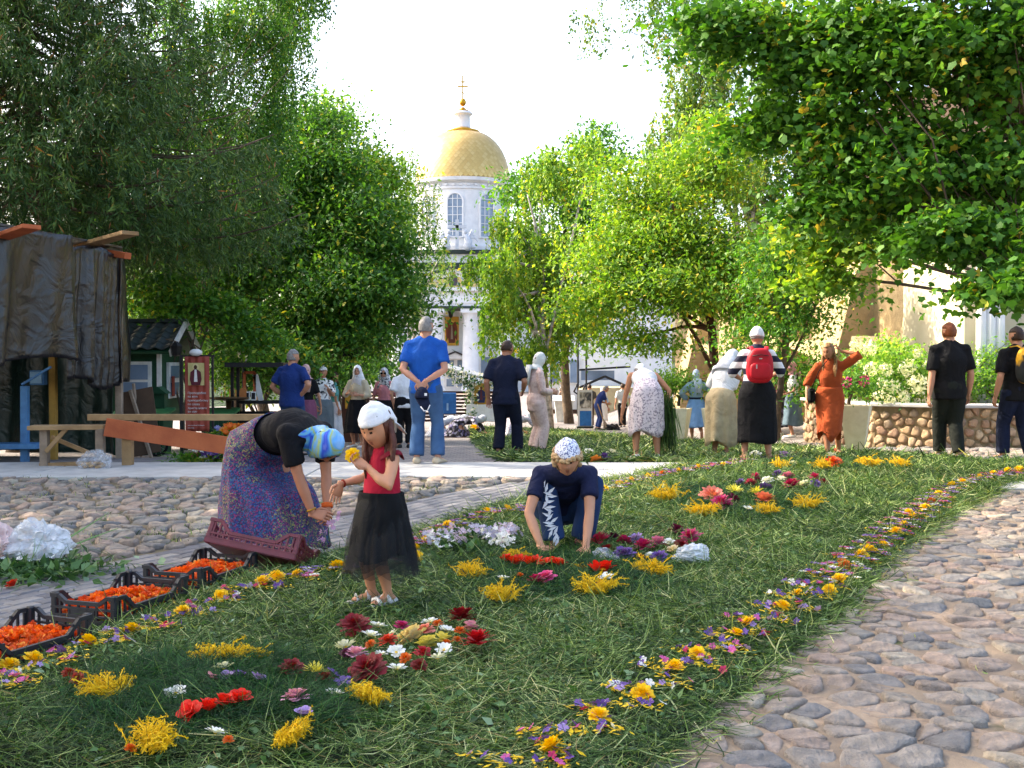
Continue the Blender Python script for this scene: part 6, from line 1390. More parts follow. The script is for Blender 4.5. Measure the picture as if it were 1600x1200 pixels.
for _ in range(22): gg.add(*ell((rgx.uniform(-.13, .13), rgx.uniform(-.08, .08), rgx.uniform(-.06, -.01)), (.028, .028, .02), 8, 6))
lump('plastic_bag', 'clear plastic bag of buns on the strip beside the trestle', 'bag', at(148, 722, 12.4), (.21, .14, .14), M_PLAS, 4, .25, ('buns', gg, mat('bread', hx('b8935c'), hx('94703c'), .8)))
# ---------------------------------------------------------------- green kiosk
KY = 19.0; ks = empty('kiosk', (at(200, 650, KY).x, KY, gz(-6, KY)), 0, 'small green wooden kiosk with white framed windows and dark tiled roof', 'kiosk'); ko = ks.location
def kb(name, px0, px1, py0, py1, dy, d, m, par=None, Y=KY):
    a, b = at(px0, py1, Y) - ko, at(px1, py0, Y) - ko
    return obj(name, Geo().add(*box((a.x + b.x) / 2, Y - KY + dy + d / 2, (a.z + b.z) / 2, b.x - a.x, d, b.z - a.z)), m, par or ks)
kb('wall', 140, 250, 545, 655, 0, 1.25, M_GREENP)
for i in range(9): kb('board', 141, 246, 547 + i * 12, 557.6 + i * 12, -.025, .022, M_GREENP)
kb('corner_board', 246.5, 252, 543, 660, -.04, .06, M_WPAINT)
w = kb('window', 190, 238, 565, 622, -.07, .05, M_WPAINT); kb('pane', 195, 233, 570, 593, -.085, .012, M_PANE, w); kb('pane', 195, 233, 597, 617, -.085, .012, M_PANE, w)
sx = at(251, 600, KY).x - ko.x
w = obj('window', Geo().add(*box(sx + .03, .62, at(0, 594, KY + .6).z - ko.z, .05, .62, .64)), M_WPAINT, ks)
for dz in (-.15, .15): obj('pane', Geo().add(*box(sx + .06, .62, at(0, 594, KY + .6).z - ko.z + dz, .012, .46, .22)), M_PANE, w)
obj('shutter', Geo().add(*box(sx + .09, .42, at(0, 603, KY + .6).z - ko.z, .012, .14, .36)), mat('red_cloth', hx('8a3a30'), None, .8), w)
z0, z1 = at(0, 547, KY - .3).z - ko.z, at(0, 505, KY + .62).z - ko.z; x0, x1 = at(120, 0, KY).x - ko.x, sx + .25
M_TILE = mat('roof_tile', hx('3a4443'), hx('272f30'), .55, ns=6, bs=30)
tg = Geo(); tv = []; 
for i in range(5): tv += []
def tile_mesh():
    V, F = [], []
    for j in range(2):
        for i in range(7):
            u = i / 6; V.append((u * .24 - .12, j * .26, .025 * math.cos(u * 6.283) + (.018 if j == 0 else 0)))
    V += [(x, y, z - .018) for x, y, z in V]
    for i in range(6): F += [(i, i + 1, i + 8, i + 7), (i + 14, i + 21, i + 22, i + 15), (i, i + 14, i + 15, i + 1)]
    return Geo().add(V, F)
sl_ = math.atan2(z1 - z0, .92); tm = obj('roof_tile', tile_mesh(), M_TILE, ks, True); Ls = math.hypot(z1 - z0, .92)
obj('roof_deck', Geo().add(*bar(((x0 + x1) / 2, -.3, z0 - .05), ((x0 + x1) / 2, .62, z1 - .05), x1 - x0, .04)), M_GREENP, ks); obj('roof_deck', Geo().add(*bar(((x0 + x1) / 2, 1.54, z0 - .05), ((x0 + x1) / 2, .62, z1 - .05), x1 - x0, .04)), M_GREENP, ks)
first = True
for r_ in range(5):
    for i in range(int((x1 - x0) / .235)):
        o = tm if first else tm.copy()
        if not first: col.objects.link(o); o.parent = ks
        first = False; f = r_ / 5 * Ls; o.location = (x0 + .12 + i * .235, -.3 + f * math.cos(sl_), z0 + .02 + f * math.sin(sl_)); o.rotation_euler = (sl_, 0, 0)
for s in (0, 1): obj('bargeboard', Geo().add(*bar((x1 + .02, -.32 + s * 1.88, z0 - .06), (x1 + .02, .62, z1 + .02), .03, .12)), M_WPAINT, ks)
obj('ridge', Geo().add(*bar((x0, .62, z1 + .05), (x1 + .03, .62, z1 + .05), .14, .06)), M_TILE, ks); obj('gable_wall', Geo().add([(sx, .0, z0 - .1), (sx, 1.25, z0 - .1), (sx, .62, z1 - .1), (sx - .05, .0, z0 - .1), (sx - .05, 1.25, z0 - .1), (sx - .05, .62, z1 - .1)], [(0, 1, 2), (3, 5, 4), (0, 2, 5, 3), (1, 4, 5, 2)]), M_GREENP, ks)
def lantern(name, label, p, H, parent=None, post=True):
    e = empty(name, p, 0, label, 'street lamp') if not parent else parent; o_ = Vector(p) - (parent.location if parent else Vector(p))
    if post: obj('post', Geo().add(*tube([o_, o_ + Vector((0, 0, H))], [.04, .025], 8)), M_DARK, e, True)
    c = o_ + Vector((0, 0, H if post else 0)); obj('lamp_head', Geo().add(*lathe([(.02, 0), (.06, .02), (.13, .28), (.15, .30), (.06, .40), (.02, .46)], 6, tuple(c))), M_DARK, e)
    obj('lamp_glass', Geo().add(*lathe([(.066, .04), (.128, .26)], 6, tuple(c + Vector((0, 0, 0))))), mat('lamp_glass', hx('c9c4b4'), None, .3), e); return e
lantern('street_lamp', 'dark lantern street lamp behind the candle stand', gb(380, 21), 1.62)
lantern('street_lamp', 'distant lantern on a post before the side building', gb(880, 52), 3.6); 
lh = empty('wall_lamp', at(275, 548, 18.7), 0, 'black lantern hanging from the kiosk gable', 'lamp'); obj('housing', Geo().add(*lathe([(.02, -.1), (.07, -.08), (.11, .08), (.03, .16)], 6)), M_DARK, lh); obj('bracket', Geo().add(*bar((0, 0, .16), (-.2, .1, .2), .02, .02)), M_DARK, lh)
# green bins, wheel, leaning frame
for px, Y, lb in ((222, 17.6, 'long green bin with sloping lid under the kiosk window'), (343, 18.4, 'green bin with yellowish rim beside the red banner')):
    e = empty('rubbish_bin', gb(px, Y), 0, lb, 'bin'); w_ = .85 if px < 300 else .5; obj('body', Geo().add(*prism([(-w_ / 2 * .9, 0), (w_ / 2 * .9, 0), (w_ / 2, .62), (-w_ / 2, .62)], -.25, .25)), M_GREENP, e)
    obj('lid', Geo().add(*bar((0, -.3, .64), (0, .3, .74), w_ + .06, .04)), mat('green_lid', hx('2a6a3c'), hx('1f5230'), .5), e)
    for k in range(6): obj('rib', Geo().add(*box(-w_ / 2 + w_ * (k + .5) / 6, -.262, .33, .02, .02, .5)), M_GREENP, e)
e = empty('post_box', gb(250, 17.9), 0, 'dark green box with pitched cap standing before the kiosk corner', 'box'); obj('body', Geo().add(*box(0, 0, .5, .2, .2, 1.0)), M_GREENP, e); obj('cap', Geo().add(*prism([(-.15, 1.0), (.15, 1.0), (0, 1.12)], -.14, .14)), M_GREENP, e)
e = empty('handcart', gb(243, 16.6), 0, 'small cart with a black spoked wheel behind the plank railing', 'cart')
V, F = [], []; 
for r1 in (0,):
    obj('tyre', Geo().add(*tube([(.17 * math.cos(a), 0, .19 + .17 * math.sin(a)) for a in np.linspace(0, 6.283, 25)], .022, 8, False)), M_BLACK, e, True)
    g = Geo()
    for a in np.linspace(0, 3.14, 7)[:-1]: g.add(*bar((.16 * math.cos(a), 0, .19 + .16 * math.sin(a)), (-.16 * math.cos(a), 0, .19 - .16 * math.sin(a)), .006, .006))
    obj('spokes', g, mat('steel', hx('b9b9bd'), None, .3, metal=.9), e); obj('tray', Geo().add(*box(-.35, .15, .32, .6, .35, .08, bev=.02)), M_GREENP, e); obj('handle', Geo().add(*tube([(-.6, .1, .34), (-.9, .1, .75)], .015, 6)), M_DARK, e, True)
e = empty('display_board', gb(210, 16.0), 0, 'thin easel board leaning behind the post of the railing', 'board'); obj('panel', Geo().add(*bar((-.05, .2, 1.0), (.14, 0, .05), .5, .03, up=(0, 1, 0))), mat('brown_board', hx('4c3a2c'), None, .8), e); obj('leg', Geo().add(*bar((-.1, .1, 1.0), (.26, -.05, .0), .03, .05)), M_WOODP, e); obj('leg', Geo().add(*bar((-.05, .1, 1.1), (-.02, .35, .0), .03, .05)), M_WOODP, e)
# red banner with a saint
BY = 16.6; bn = empty('banner', (at(308, 668, BY).x, BY, gz(-4.8, BY)), 0, 'tall red banner with a bearded saint and lines of white text', 'banner'); bo = bn.location
M_RED = speckle('banner_cloth', [(.3, hx('7a2a22')), (.6, hx('a04632'))], 2, 1, .7, mask=.1)
a, b_ = at(290, 674, BY) - bo, at(327, 557, BY) - bo; bw = b_.x - a.x; V = []; n = 24
for j in range(21):
    for i in range(n + 1):
        u = i / n; V.append((a.x + bw * u, -.012 * math.sin(u * 22 + j * .1) - .01, a.z + (b_.z - a.z) * j / 20))
o = build('cloth', V, np.array([(j * (n + 1) + i, j * (n + 1) + i + 1, (j + 1) * (n + 1) + i + 1, (j + 1) * (n + 1) + i) for j in range(20) for i in range(n)]), M_RED, parent=bn); o.modifiers.new('s', 'SOLIDIFY').thickness = .004
obj('frame', Geo().add(*box(0, .03, b_.z + .01, bw + .16, .03, .03)).add(*box(-bw / 2 - .06, .03, b_.z / 2, .05, .04, b_.z)).add(*box(bw / 2 + .05, .03, b_.z / 2, .03, .04, b_.z)).add(*box(0, .1, .03, .5, .3, .04)), M_DARK, bn)
pz0 = at(0, 602, BY).z - bo.z; pz1 = at(0, 567, BY).z - bo.z; ip = obj('icon_panel', Geo().add(*box(0, -.035, (pz0 + pz1) / 2, .245, .012, pz1 - pz0)), mat('cream_print', hx('cdbd84'), hx('a89a60'), .7), bn)
saint(0, pz0 - .02, .30, pz1 - pz0 + .03, -.046, ip, hx('d9c992'), hx('5a1c2a'), hx('4a2e1e'), hx('e0dcd8'))
obj('spotlight', Geo().add(*ell((0, -.05, b_.z + .06), (.10, .06, .055), 12, 8)), M_WPAINT, bn, True)
def text(name, body, loc, size, m, parent, align='LEFT', rot=(R(90), 0, 0)):
    c = bpy.data.curves.new(name, 'FONT'); c.body = body; c.resolution_u = 2; c.size = size; c.align_x = align; c.extrude = .001; c.materials.append(m); o_ = bpy.data.objects.new(name, c); me = bpy.data.meshes.new_from_object(o_); bpy.data.objects.remove(o_); o = bpy.data.objects.new(name, me); col.objects.link(o); o.parent = parent; o.location = loc; o.rotation_euler = rot; return o
for ty, s_, tx in ((615.5, .075, 'Преподобие'), (621, .075, 'ко мне'), (627, .07, 'преподобному'), (633, .07, 'по слову'), (639, .07, 'Христа моего'), (644.5, .07, 'во имя'), (665, .03, 'святитель Василий Великий'), (669, .03, 'монастырь')):
    text('lettering', tx, (-bw * .36, -.032, at(0, ty, BY).z - bo.z), s_ * .62, M_WPAINT, bn)
# candle stand and black framed canopy
e = empty('candle_stand', gb(357, 18.6), 0, 'round brass candle stand with a few burning candles', 'candle stand')
zt_ = at(0, 622, 18.6).z - e.location.z; obj('table_top', Geo().add(*lathe([(.05, -.05), (.30, -.02), (.34, 0), (.34, .015), (.02, .015)], 24, (0, 0, zt_))), mat('dark_brass', hx('5a4630'), None, .4, metal=.6), e, True); obj('pedestal', Geo().add(*lathe([(.16, 0), (.12, .04), (.04, .1), (.04, .4), (.07, .45), (.04, .5), (.05, zt_ - .05)], 14)), mat('dark_brass', hx('5a4630'), None, .4, metal=.6), e, True)
for k, (x, y) in enumerate(((-.12, 0), (0, .1), (.12, .02), (.05, -.12), (-.05, -.05))): obj('candle', Geo().add(*tube([(x, y, zt_), (x, y, zt_ + .10 + .02 * k)], .008, 6)), mat('wax', hx('c9943c'), None, .5), e)
cn = empty('icon_stall', gb(405, 19.2), 0, 'black framed stall with a roof, counter and framed icon behind the railing', 'stall'); co_ = cn.location
def cbar(nm, p0, p1, y0, y1, w, m, h=None): return obj(nm, Geo().add(*bar(at(p0, y0, 19.2) - co_, at(p1, y1, 19.2) - co_, w, h or w)), m, cn)
cbar('roof', 360, 450, 570, 570, .8, M_DARK, .08); cbar('post', 363, 363, 570, 665, .05, M_DARK); cbar('post', 372, 372, 574, 665, .05, M_DARK); cbar('post', 449, 449, 570, 665, .05, M_DARK); cbar('counter', 376, 450, 628, 628, .5, M_DARK, .05); obj('panel', Geo().add(*box(.0, .1, .45, .8, .04, .5)), M_DARK, cn)
cbar('picture_frame', 382, 382, 582, 625, .03, M_BOARD, .05); cbar('picture_frame', 398, 398, 582, 625, .03, M_BOARD, .05); cbar('picture_frame', 382, 398, 582, 582, .03, M_BOARD, .05); cbar('leaning_board', 399, 408, 585, 626, .03, M_WPAINT, .09)
e = empty('candle_box', at(380, 624, 18.7), 0, 'small arched orange icon on the stall counter', 'icon'); obj('panel', Geo().add(*prism(arch_poly(0, 0, .2, .12), -.02, .02)), mat('orange_panel', hx('b4703c'), None, .6), e)
e = empty('card_rack', at(388, 625, 18.7), 0, 'two small white and black cards standing on the stall counter', 'cards')
for dx in (-.02, .09): o = obj('card', Geo().add(*box(dx, 0, .07, .09, .015, .15)), M_WPAINT, e); obj('print', Geo().add(*box(dx, -.01, .07, .06, .008, .11)), M_DARK, o)

# ---------------------------------------------------------------- garlanded arch, blue board, slat fence
ar = empty('garland_arch', gb(752, 33), 0, 'white canopy frame wound with a garland of leaves and white flowers', 'arch'); ao = ar.location; AP_ = lambda px, py, Y=33: at(px, py, Y) - ao
def cpts(*l): return [AP_(*p) for p in l]
obj('frame', Geo().add(*tube(cpts((690, 572), (735, 585), (778, 596)), .04, 8)).add(*tube(cpts((737, 586), (738, 668)), .04, 8)).add(*tube(cpts((776, 596), (777, 668)), .04, 8)), M_WPAINT, ar, True)
o = obj('canopy', Geo().add(cpts((690, 571), (735, 584), (778, 594), (778, 590, 36), (735, 578, 36), (690, 566, 36)), [(0, 1, 4, 5), (1, 2, 3, 4)]), M_WPAINT, ar); o.modifiers.new('s', 'SOLIDIFY').thickness = .02
P = []; 
for seg_ in (((692, 578), (715, 586)), ((715, 586), (736, 596)), ((736, 596), (738, 662)), ((740, 594), (778, 600)), ((720, 588), (738, 606))):
    A_, B_ = AP_(*seg_[0]), AP_(*seg_[1])
    for _ in range(int((B_ - A_).length * 260)): P.append(np.array(A_.lerp(B_, random.random())) + rng.normal(size=3) * .10)
P = np.array(P); V, F, k = cards(P, rng.normal(size=P.shape), rng.normal(size=P.shape), .12, 'leaf'); M_GARL = attr_mat('garland', [(0, hx('2a5a2c')), (.55, hx('4f7a3c')), (.7, hx('dcdcd4')), (1, hx('f0eee8'))], .7, .2)
o = build('garland', V, F, M_GARL, parent=ar, attr=np.repeat(rng.random(len(P)), k), smooth=False); o['kind'] = 'stuff'
ic2 = empty('icon', tuple(AP_(752, 632) + ao), 0, 'small icon of a blessing figure standing under the garlanded arch', 'icon')
obj('panel', Geo().add(*box(0, 0, .32, .42, .04, .64)), mat('gold_leaf', hx('c79a3a'), hx('a37624'), .5, ns=4), ic2); saint(0, .02, .44, .6, -.03, ic2, hx('d9b45c'), hx('2f3560'), hx('7a4c36'), hx('6a3440'))
obj('cloth', Geo().add(*box(0, .1, -.25, .9, .4, .5)), M_WHITEC, ic2)
e = empty('notice_board', gb(701, 30), 0, 'rounded blue notice board beside the blue t-shirt', 'board'); zz = at(0, 630, 30).z - e.location.z; obj('panel', Geo().add(*box(0, 0, zz, .42, .04, .58, bev=.015)), mat('blue_panel', hx('2f6fb8'), hx('255c9c'), .5), e); obj('leg', Geo().add(*bar((-.15, .03, 0), (-.15, .03, zz), .03, .03)), M_DARK, e); obj('leg', Geo().add(*bar((.15, .03, 0), (.15, .03, zz), .03, .03)), M_DARK, e)
obj('print', Geo().add(*box(-.03, -.03, zz - .1, .05, .006, .2)), mat('pale_blue_print', hx('9dc0e6'), None, .6), e)
sf = empty('slat_fence', (-3, 36, gz(-3, 36)), 0, 'brown fence of horizontal slats behind the garlanded arch', 'fence'); sfo = sf.location
for i in range(9):
    p0, p1 = at(520, 613 + i * 5.5, 36) - sfo, at(800, 613 + i * 5.5, 36) - sfo; obj('slat', Geo().add(*bar(p0, p1, .03, .075)), mat('brown_slat', hx('4a3028'), hx('32201a'), .8), sf)
for px in (520, 575, 630, 690, 745, 800): p = at(px, 612, 36) - sfo; obj('post', Geo().add(*bar((p.x, .05, 0), (p.x, .05, p.z), .08, .08)), M_DARK, sf)
e = empty('prayer_stand', gb(548, 24), 0, 'dark wooden stand with a small framed icon behind the white scarfed woman', 'stand'); obj('cabinet', Geo().add(*box(0, 0, .6, .35, .3, 1.2)), mat('dark_wood', hx('4a2a22'), None, .6), e); obj('roof', Geo().add(*prism([(-.25, 1.9), (.25, 1.9), (.12, 2.1), (-.12, 2.1)], -.2, .2)), M_DARK, e); obj('post', Geo().add(*box(0, .05, 1.55, .05, .05, .8)), M_DARK, e); obj('icon', Geo().add(*box(0, -.16, .9, .2, .02, .3)), mat('gold_leaf', hx('c79a3a'), hx('a37624'), .5, ns=4), e)
# ---------------------------------------------------------------- lectern, stand, broom, bag
e = empty('lectern', gb(881, 48), 0, 'white lectern standing at the far end of the square', 'lectern'); obj('column', Geo().add(*prism([(-.32, 0), (.32, 0), (.42, .95), (-.42, .95)], -.2, .25)), M_WPAINT, e); obj('desk', Geo().add(*bar((0, -.35, .95), (0, .3, 1.15), .95, .05)), M_WPAINT, e)
ru = empty('roll_up_banner', (at(914, 676, 41).x, 41, gz(2.7, 41)), 0, 'white roll-up stand with a dark figure print above a blue panel', 'banner'); ro = ru.location; z = lambda py: at(0, py, 41).z - ro.z
obj('panel', Geo().add(*box(0, 0, (z(609) + .05) / 2, .55, .03, z(609) - .05)), M_WPAINT, ru); obj('print', Geo().add(*box(.02, -.02, (z(642) + .1) / 2, .44, .01, z(642) - .1)), mat('blue_print', hx('2f74b8'), hx('235a98'), .6), ru); obj('print', Geo().add(*box(.02, -.02, (z(613) + z(638)) / 2, .44, .01, z(613) - z(638))), swirl('photo_print', [(.4, hx('3c3f44')), (.5, hx('8b8578')), (.62, hx('d0ccc0'))], 4, .6), ru); obj('base', Geo().add(*box(0, 0, .04, .62, .25, .08)), M_DARK, ru)
br = empty('broom', (at(937, 640, 39.2).x, 39.2, gz(3.2, 39.2)), 0, 'birch twig broom held by the man in navy overalls', 'broom'); obj('handle', Geo().add(*tube([(-.08, 0, .95), (.12, 0, .4)], .02, 6)), M_WOOD, br); g = Geo()
for _ in range(40): d = rng.normal(size=3) * .07; g.add(*tube([(.12, 0, .42), (.25 + d[0], d[1], .03)], .008, 4))
obj('twigs', g, M_WOODP, br)
e = lump('black_bag', 'crumpled black rubbish bag lying behind the far carpet', 'bag', gb(958, 38.5), (.36, .22, .2), mat('black_film', hx('151517'), None, .35), 8, .35)
# ---------------------------------------------------------------- planters, low field-stone wall
def vase(px, Y, wt, H, label):
    e = empty('planter', gb(px, Y), 0, label, 'planter'); m = mat('cream_planter', hx('dbd2b8'), hx('c8bd9e'), .7); t, b_ = wt / 2, wt * .27
    e.rotation_euler = (0, 0, R(-24)); V = [(-b_, -b_, 0), (b_, -b_, 0), (b_, b_, 0), (-b_, b_, 0), (-t, -t, H), (t, -t, H), (t, t, H), (-t, t, H), (-t * .85, -t * .85, H), (t * .85, -t * .85, H), (t * .85, t * .85, H), (-t * .85, t * .85, H), (-t * .8, -t * .8, H - .08), (t * .8, -t * .8, H - .08), (t * .8, t * .8, H - .08), (-t * .8, t * .8, H - .08)]
    F = [(3, 2, 1, 0)] + [(i, (i + 1) % 4, (i + 1) % 4 + 4, i + 4) for i in range(4)] + [(4 + i, 4 + (i + 1) % 4, 8 + (i + 1) % 4, 8 + i) for i in range(4)] + [(8 + i, 8 + (i + 1) % 4, 12 + (i + 1) % 4, 12 + i) for i in range(4)]
    obj('pot', Geo().add(V, F), m, e); obj('soil', Geo().add(V[12:], [(0, 1, 2, 3)]), M_EARTH, e); obj('foot', Geo().add(*box(0, 0, .02, b_ * 2.4, b_ * 2.4, .04, bev=.005)), m, e); return e
v1 = vase(1338, 16.2, .42, .76, 'tall tapering cream planter with pink flowers before the low stone wall'); v2 = vase(1062, 22.5, .42, .75, 'tapering cream planter behind the woman in light blue'); v3 = vase(1115, 22.8, .42, .75, 'tapering planter partly hidden by the beige skirt')
LW = [(at(1262, 0, 20.5).x, 20.5), (at(1370, 0, 17.9).x, 17.9), (at(1480, 0, 17.2).x, 17.2), (at(1720, 0, 17.0).x, 17.0)]
lw = empty('low_stone_wall', (LW[1][0], LW[1][1], 0), 0, 'low retaining wall of rounded field stones with a flat coping', 'wall'); lo = lw.location
M_MORT = mat('mortar', hx('9c8a6c'), hx('75654c'), .95, ns=8, bs=30, bstr=.6); M_WST = attr_mat('wall_stone', [(0, hx('a08468')), (.3, hx('b89a78')), (.6, hx('9a7a64')), (.85, hx('c2a888')), (1, hx('7c6c60'))], .8, ns=12, bs=35, bstr=.5, bd=.02)
ns_ = 0
for (xa, ya), (xb, yb) in zip(LW, LW[1:]):
    L_ = math.hypot(xb - xa, yb - ya); za, zb = gz(xa, ya), gz(xb, yb); ztop = .52; an = math.atan2(yb - ya, xb - xa); zb0 = min(za, zb) - .1; hh = ztop - zb0
    o = obj('core', Geo().add(*box(L_ / 2, .2, hh / 2, L_ + .04, .4, hh)), M_MORT, lw, loc=(xa - lo.x, ya - lo.y, zb0)); o.rotation_euler = (0, 0, an)
    o = obj('coping', Geo().add(*box(L_ / 2, .18, hh + .025, L_ + .06, .56, .055, bev=.01)), M_CONC, lw, loc=(xa - lo.x, ya - lo.y, zb0)); o.rotation_euler = (0, 0, an)
    for c, q in cells([(0, .1), (L_, .1), (L_, hh - .02), (0, hh - .02)], .17, asp=.85):
        V, F = stone_geo(c, q, .92, .04, 10); V = np.array([(x, -z_ - .0, y) for x, y, z_ in V]); p = Vector((math.cos(an) * c[0], math.sin(an) * c[0], c[1])); 
        o = obj('stone', Geo().add(V, F, a=random.random()), M_WST, lw, True, (xa - lo.x + p.x, ya - lo.y + p.y, zb0 + c[1])); o.rotation_euler = (0, 0, an)
# bushes behind the wall
def bush(name, label, lobes, n, size, m, seed, cat='shrub'):
    b = lobes[0]; return tree(name, label, (b[0], b[1], .35), lobes, n, size, m, seed, tr=.04, spread=.22, cat=cat, twigs=10, clump=20, subs=6)
M_LEAFB = attr_mat('hydrangea_leaf', [(0, hx('4a7a2c')), (.5, hx('6f9c38')), (1, hx('a6bc50'))], .5, .4)
hy = bush('hydrangea_bush', 'bright green hydrangea with creamy white flower heads behind the low wall', [L(1400, 585, 18.6, 60, 55), L(1350, 590, 19, 40, 50), L(1450, 580, 18.6, 45, 50), L(1390, 545, 19, 40, 30)], 6500, .085, M_LEAFB, 61)
bush('hedge', 'bright leafy hedge at the right behind the black t-shirt men', [L(1560, 575, 18.8, 60, 55), L(1500, 590, 18.8, 50, 50), L(1630, 570, 18.8, 60, 60)], 7000, .07, M_LEAFB, 62)
bush('leafy_shrub', 'shrub with pink blooms growing from the tall cream planter', [L(1325, 590, 16.5, 28, 26), L(1350, 600, 16.5, 22, 20)], 1500, .06, M_LEAFM, 63)
bush('leafy_shrub', 'dark undergrowth at the foot of the slender green tree', [L(1240, 570, 23, 70, 40), L(1290, 600, 21.5, 45, 40), L(1180, 570, 24, 50, 40)], 5000, .09, M_LEAFM, 64)
bush('leafy_shrub', 'green bush behind the planters beside the light blue dress', [L(1060, 590, 24.5, 40, 35), L(1030, 610, 25, 30, 30), L(1130, 600, 24.5, 30, 30)], 4000, .08, M_LEAFB, 65)
for k, (px, py, Y, r_) in enumerate(((1336, 543, 18.2, .11), (1358, 545, 18.2, .13), (1335, 560, 18.1, .10), (1360, 577, 17.9, .12), (1417, 575, 17.9, .15), (1384, 578, 17.9, .11), (1395, 605, 17.8, .12), (1434, 600, 17.7, .16), (1378, 600, 17.8, .1), (1412, 620, 17.7, .1), (1390, 625, 17.7, .09), (1372, 618, 17.7, .1), (1450, 570, 18, .08), (1432, 553, 18.2, .08))):
    c = np.array(at(px, py, Y)) - np.array(hy.location); m_ = 120; d = unit(rng.normal(size=(m_, 3))); V, F, kk = cards(c + d * r_ * .85, rng.normal(size=(m_, 3)), d, r_ * .5, 'leaf')
    build('flower_head', V, F, M_HYD if k else globals().setdefault('M_HYD', attr_mat('hydrangea_petal', [(0, hx('cfd0b0')), (1, hx('ecebe0'))], .7, .3)), parent=hy, attr=np.repeat(rng.random(m_), kk), smooth=False)
for px, py in ((1322, 597), (1350, 595)):
    c = np.array(at(px, py, 16.1)); m_ = 40; d = unit(rng.normal(size=(m_, 3))); V, F, kk = cards(d * .05, d, rng.normal(size=(m_, 3)), .05, 'leaf')
    tag(build('peony_flower', V, F, fab(hx('c02a74')), loc=tuple(c), smooth=False), 'bright pink bloom on the %s side of the cream planter shrub' % ('left' if px < 1330 else 'right'), 'flower')
# low greenery closing the view under the left trees
tree('leafy_shrub', 'dark bushes filling the gap under the left trees', gb(420, 29), [L(250, 540, 29, 90, 60), L(350, 500, 29, 90, 80), L(450, 540, 29, 90, 70), L(540, 560, 30, 70, 45), L(150, 480, 28, 90, 120), L(60, 520, 27, 90, 110), L(-40, 500, 26, 90, 120)], 26000, .16, M_LEAFD, 70, tr=.06, cat='shrub', twigs=20)
tree('leafy_shrub', 'bushes at the back beside the church steps', gb(640, 62), [L(600, 560, 62, 60, 50), L(560, 500, 62, 50, 70), L(500, 520, 62, 60, 60)], 7000, .3, M_LEAFD, 71, tr=.06, cat='shrub', twigs=10)
hl = Geo()
xs_ = np.linspace(-140, 140, 41); ys_ = [66, 74, 90, 120, 150]; V = []
for y in ys_:
    for x in xs_: side_ = min(1, max(0, (abs(x + (4 if x < 0 else -4)) - 12) / 30)); V.append((x, y, -2 + side_ * (0, 4, 9, 13, 14)[ys_.index(y)] * (1 + .15 * math.sin(x * .13)) + .0))
tag(build('hillside', V, np.array([(j * 41 + i, j * 41 + i + 1, (j + 1) * 41 + i + 1, (j + 1) * 41 + i) for j in range(4) for i in range(40)]), mat('wooded_slope', hx('2c4220'), hx('1c2e16'), .95, ns=.6, bs=2, bstr=1, bd=1)), kind='structure')
# ---------------------------------------------------------------- flowers
def pm(c, t=.25):
    k = ('petal', c)
    if k not in _mc: _mc[k] = attr_mat('petal', [(0, tuple(x * .8 for x in c)), (1, c)], .6, t)
    return _mc[k]
YEL, ORA, RED_, DRED, WHT, PPK, MAG, VIO, LIL, CRM, SAL, PYE, PLUM = (hx(x) for x in ('f0c60e', 'd8691a', 'e2281c', '7d1220', 'e8e8ea', 'dca0c0', 'b82468', '6a4a9c', 'a88cc8', 'dcc8a0', 'd88070', 'd8cc50', '5a1540'))
def rings(spec, seed, tpl='petal', wide=1.0, jit=.12):
    rg = np.random.default_rng(seed); Vs, Fs, As = [], [], []; off = 0
    for n, r, tilt, z, r0 in spec:
        a = np.arange(n) * 2 * math.pi / n + rg.uniform(0, 6) + rg.normal(size=n) * jit; t = R(tilt) + rg.normal(size=n) * jit
        D = np.column_stack([np.cos(a) * np.cos(t), np.sin(a) * np.cos(t), np.sin(t)]); N = np.column_stack([-np.cos(a) * np.sin(t), -np.sin(a) * np.sin(t), np.cos(t)]); P = np.column_stack([np.cos(a) * r0, np.sin(a) * r0, np.full(n, z)])
        T, F = TPL[tpl]; V, FF, k = cards(P, D, N, r * rg.uniform(.85, 1.1, n), tpl)
        if wide != 1: # widen about the axis
            V = V.reshape(n, k, 3); S = np.cross(N, D); c = P[:, None] + ((V - P[:, None]) * D[:, None]).sum(2, keepdims=True) * D[:, None]; V = c + (V - c) * wide; V = V.reshape(-1, 3)
        Vs.append(V); Fs.append(FF + off); off += len(V); As.append(np.repeat(rg.random(n), k))
    return np.vstack(Vs), np.vstack(Fs), np.concatenate(As)
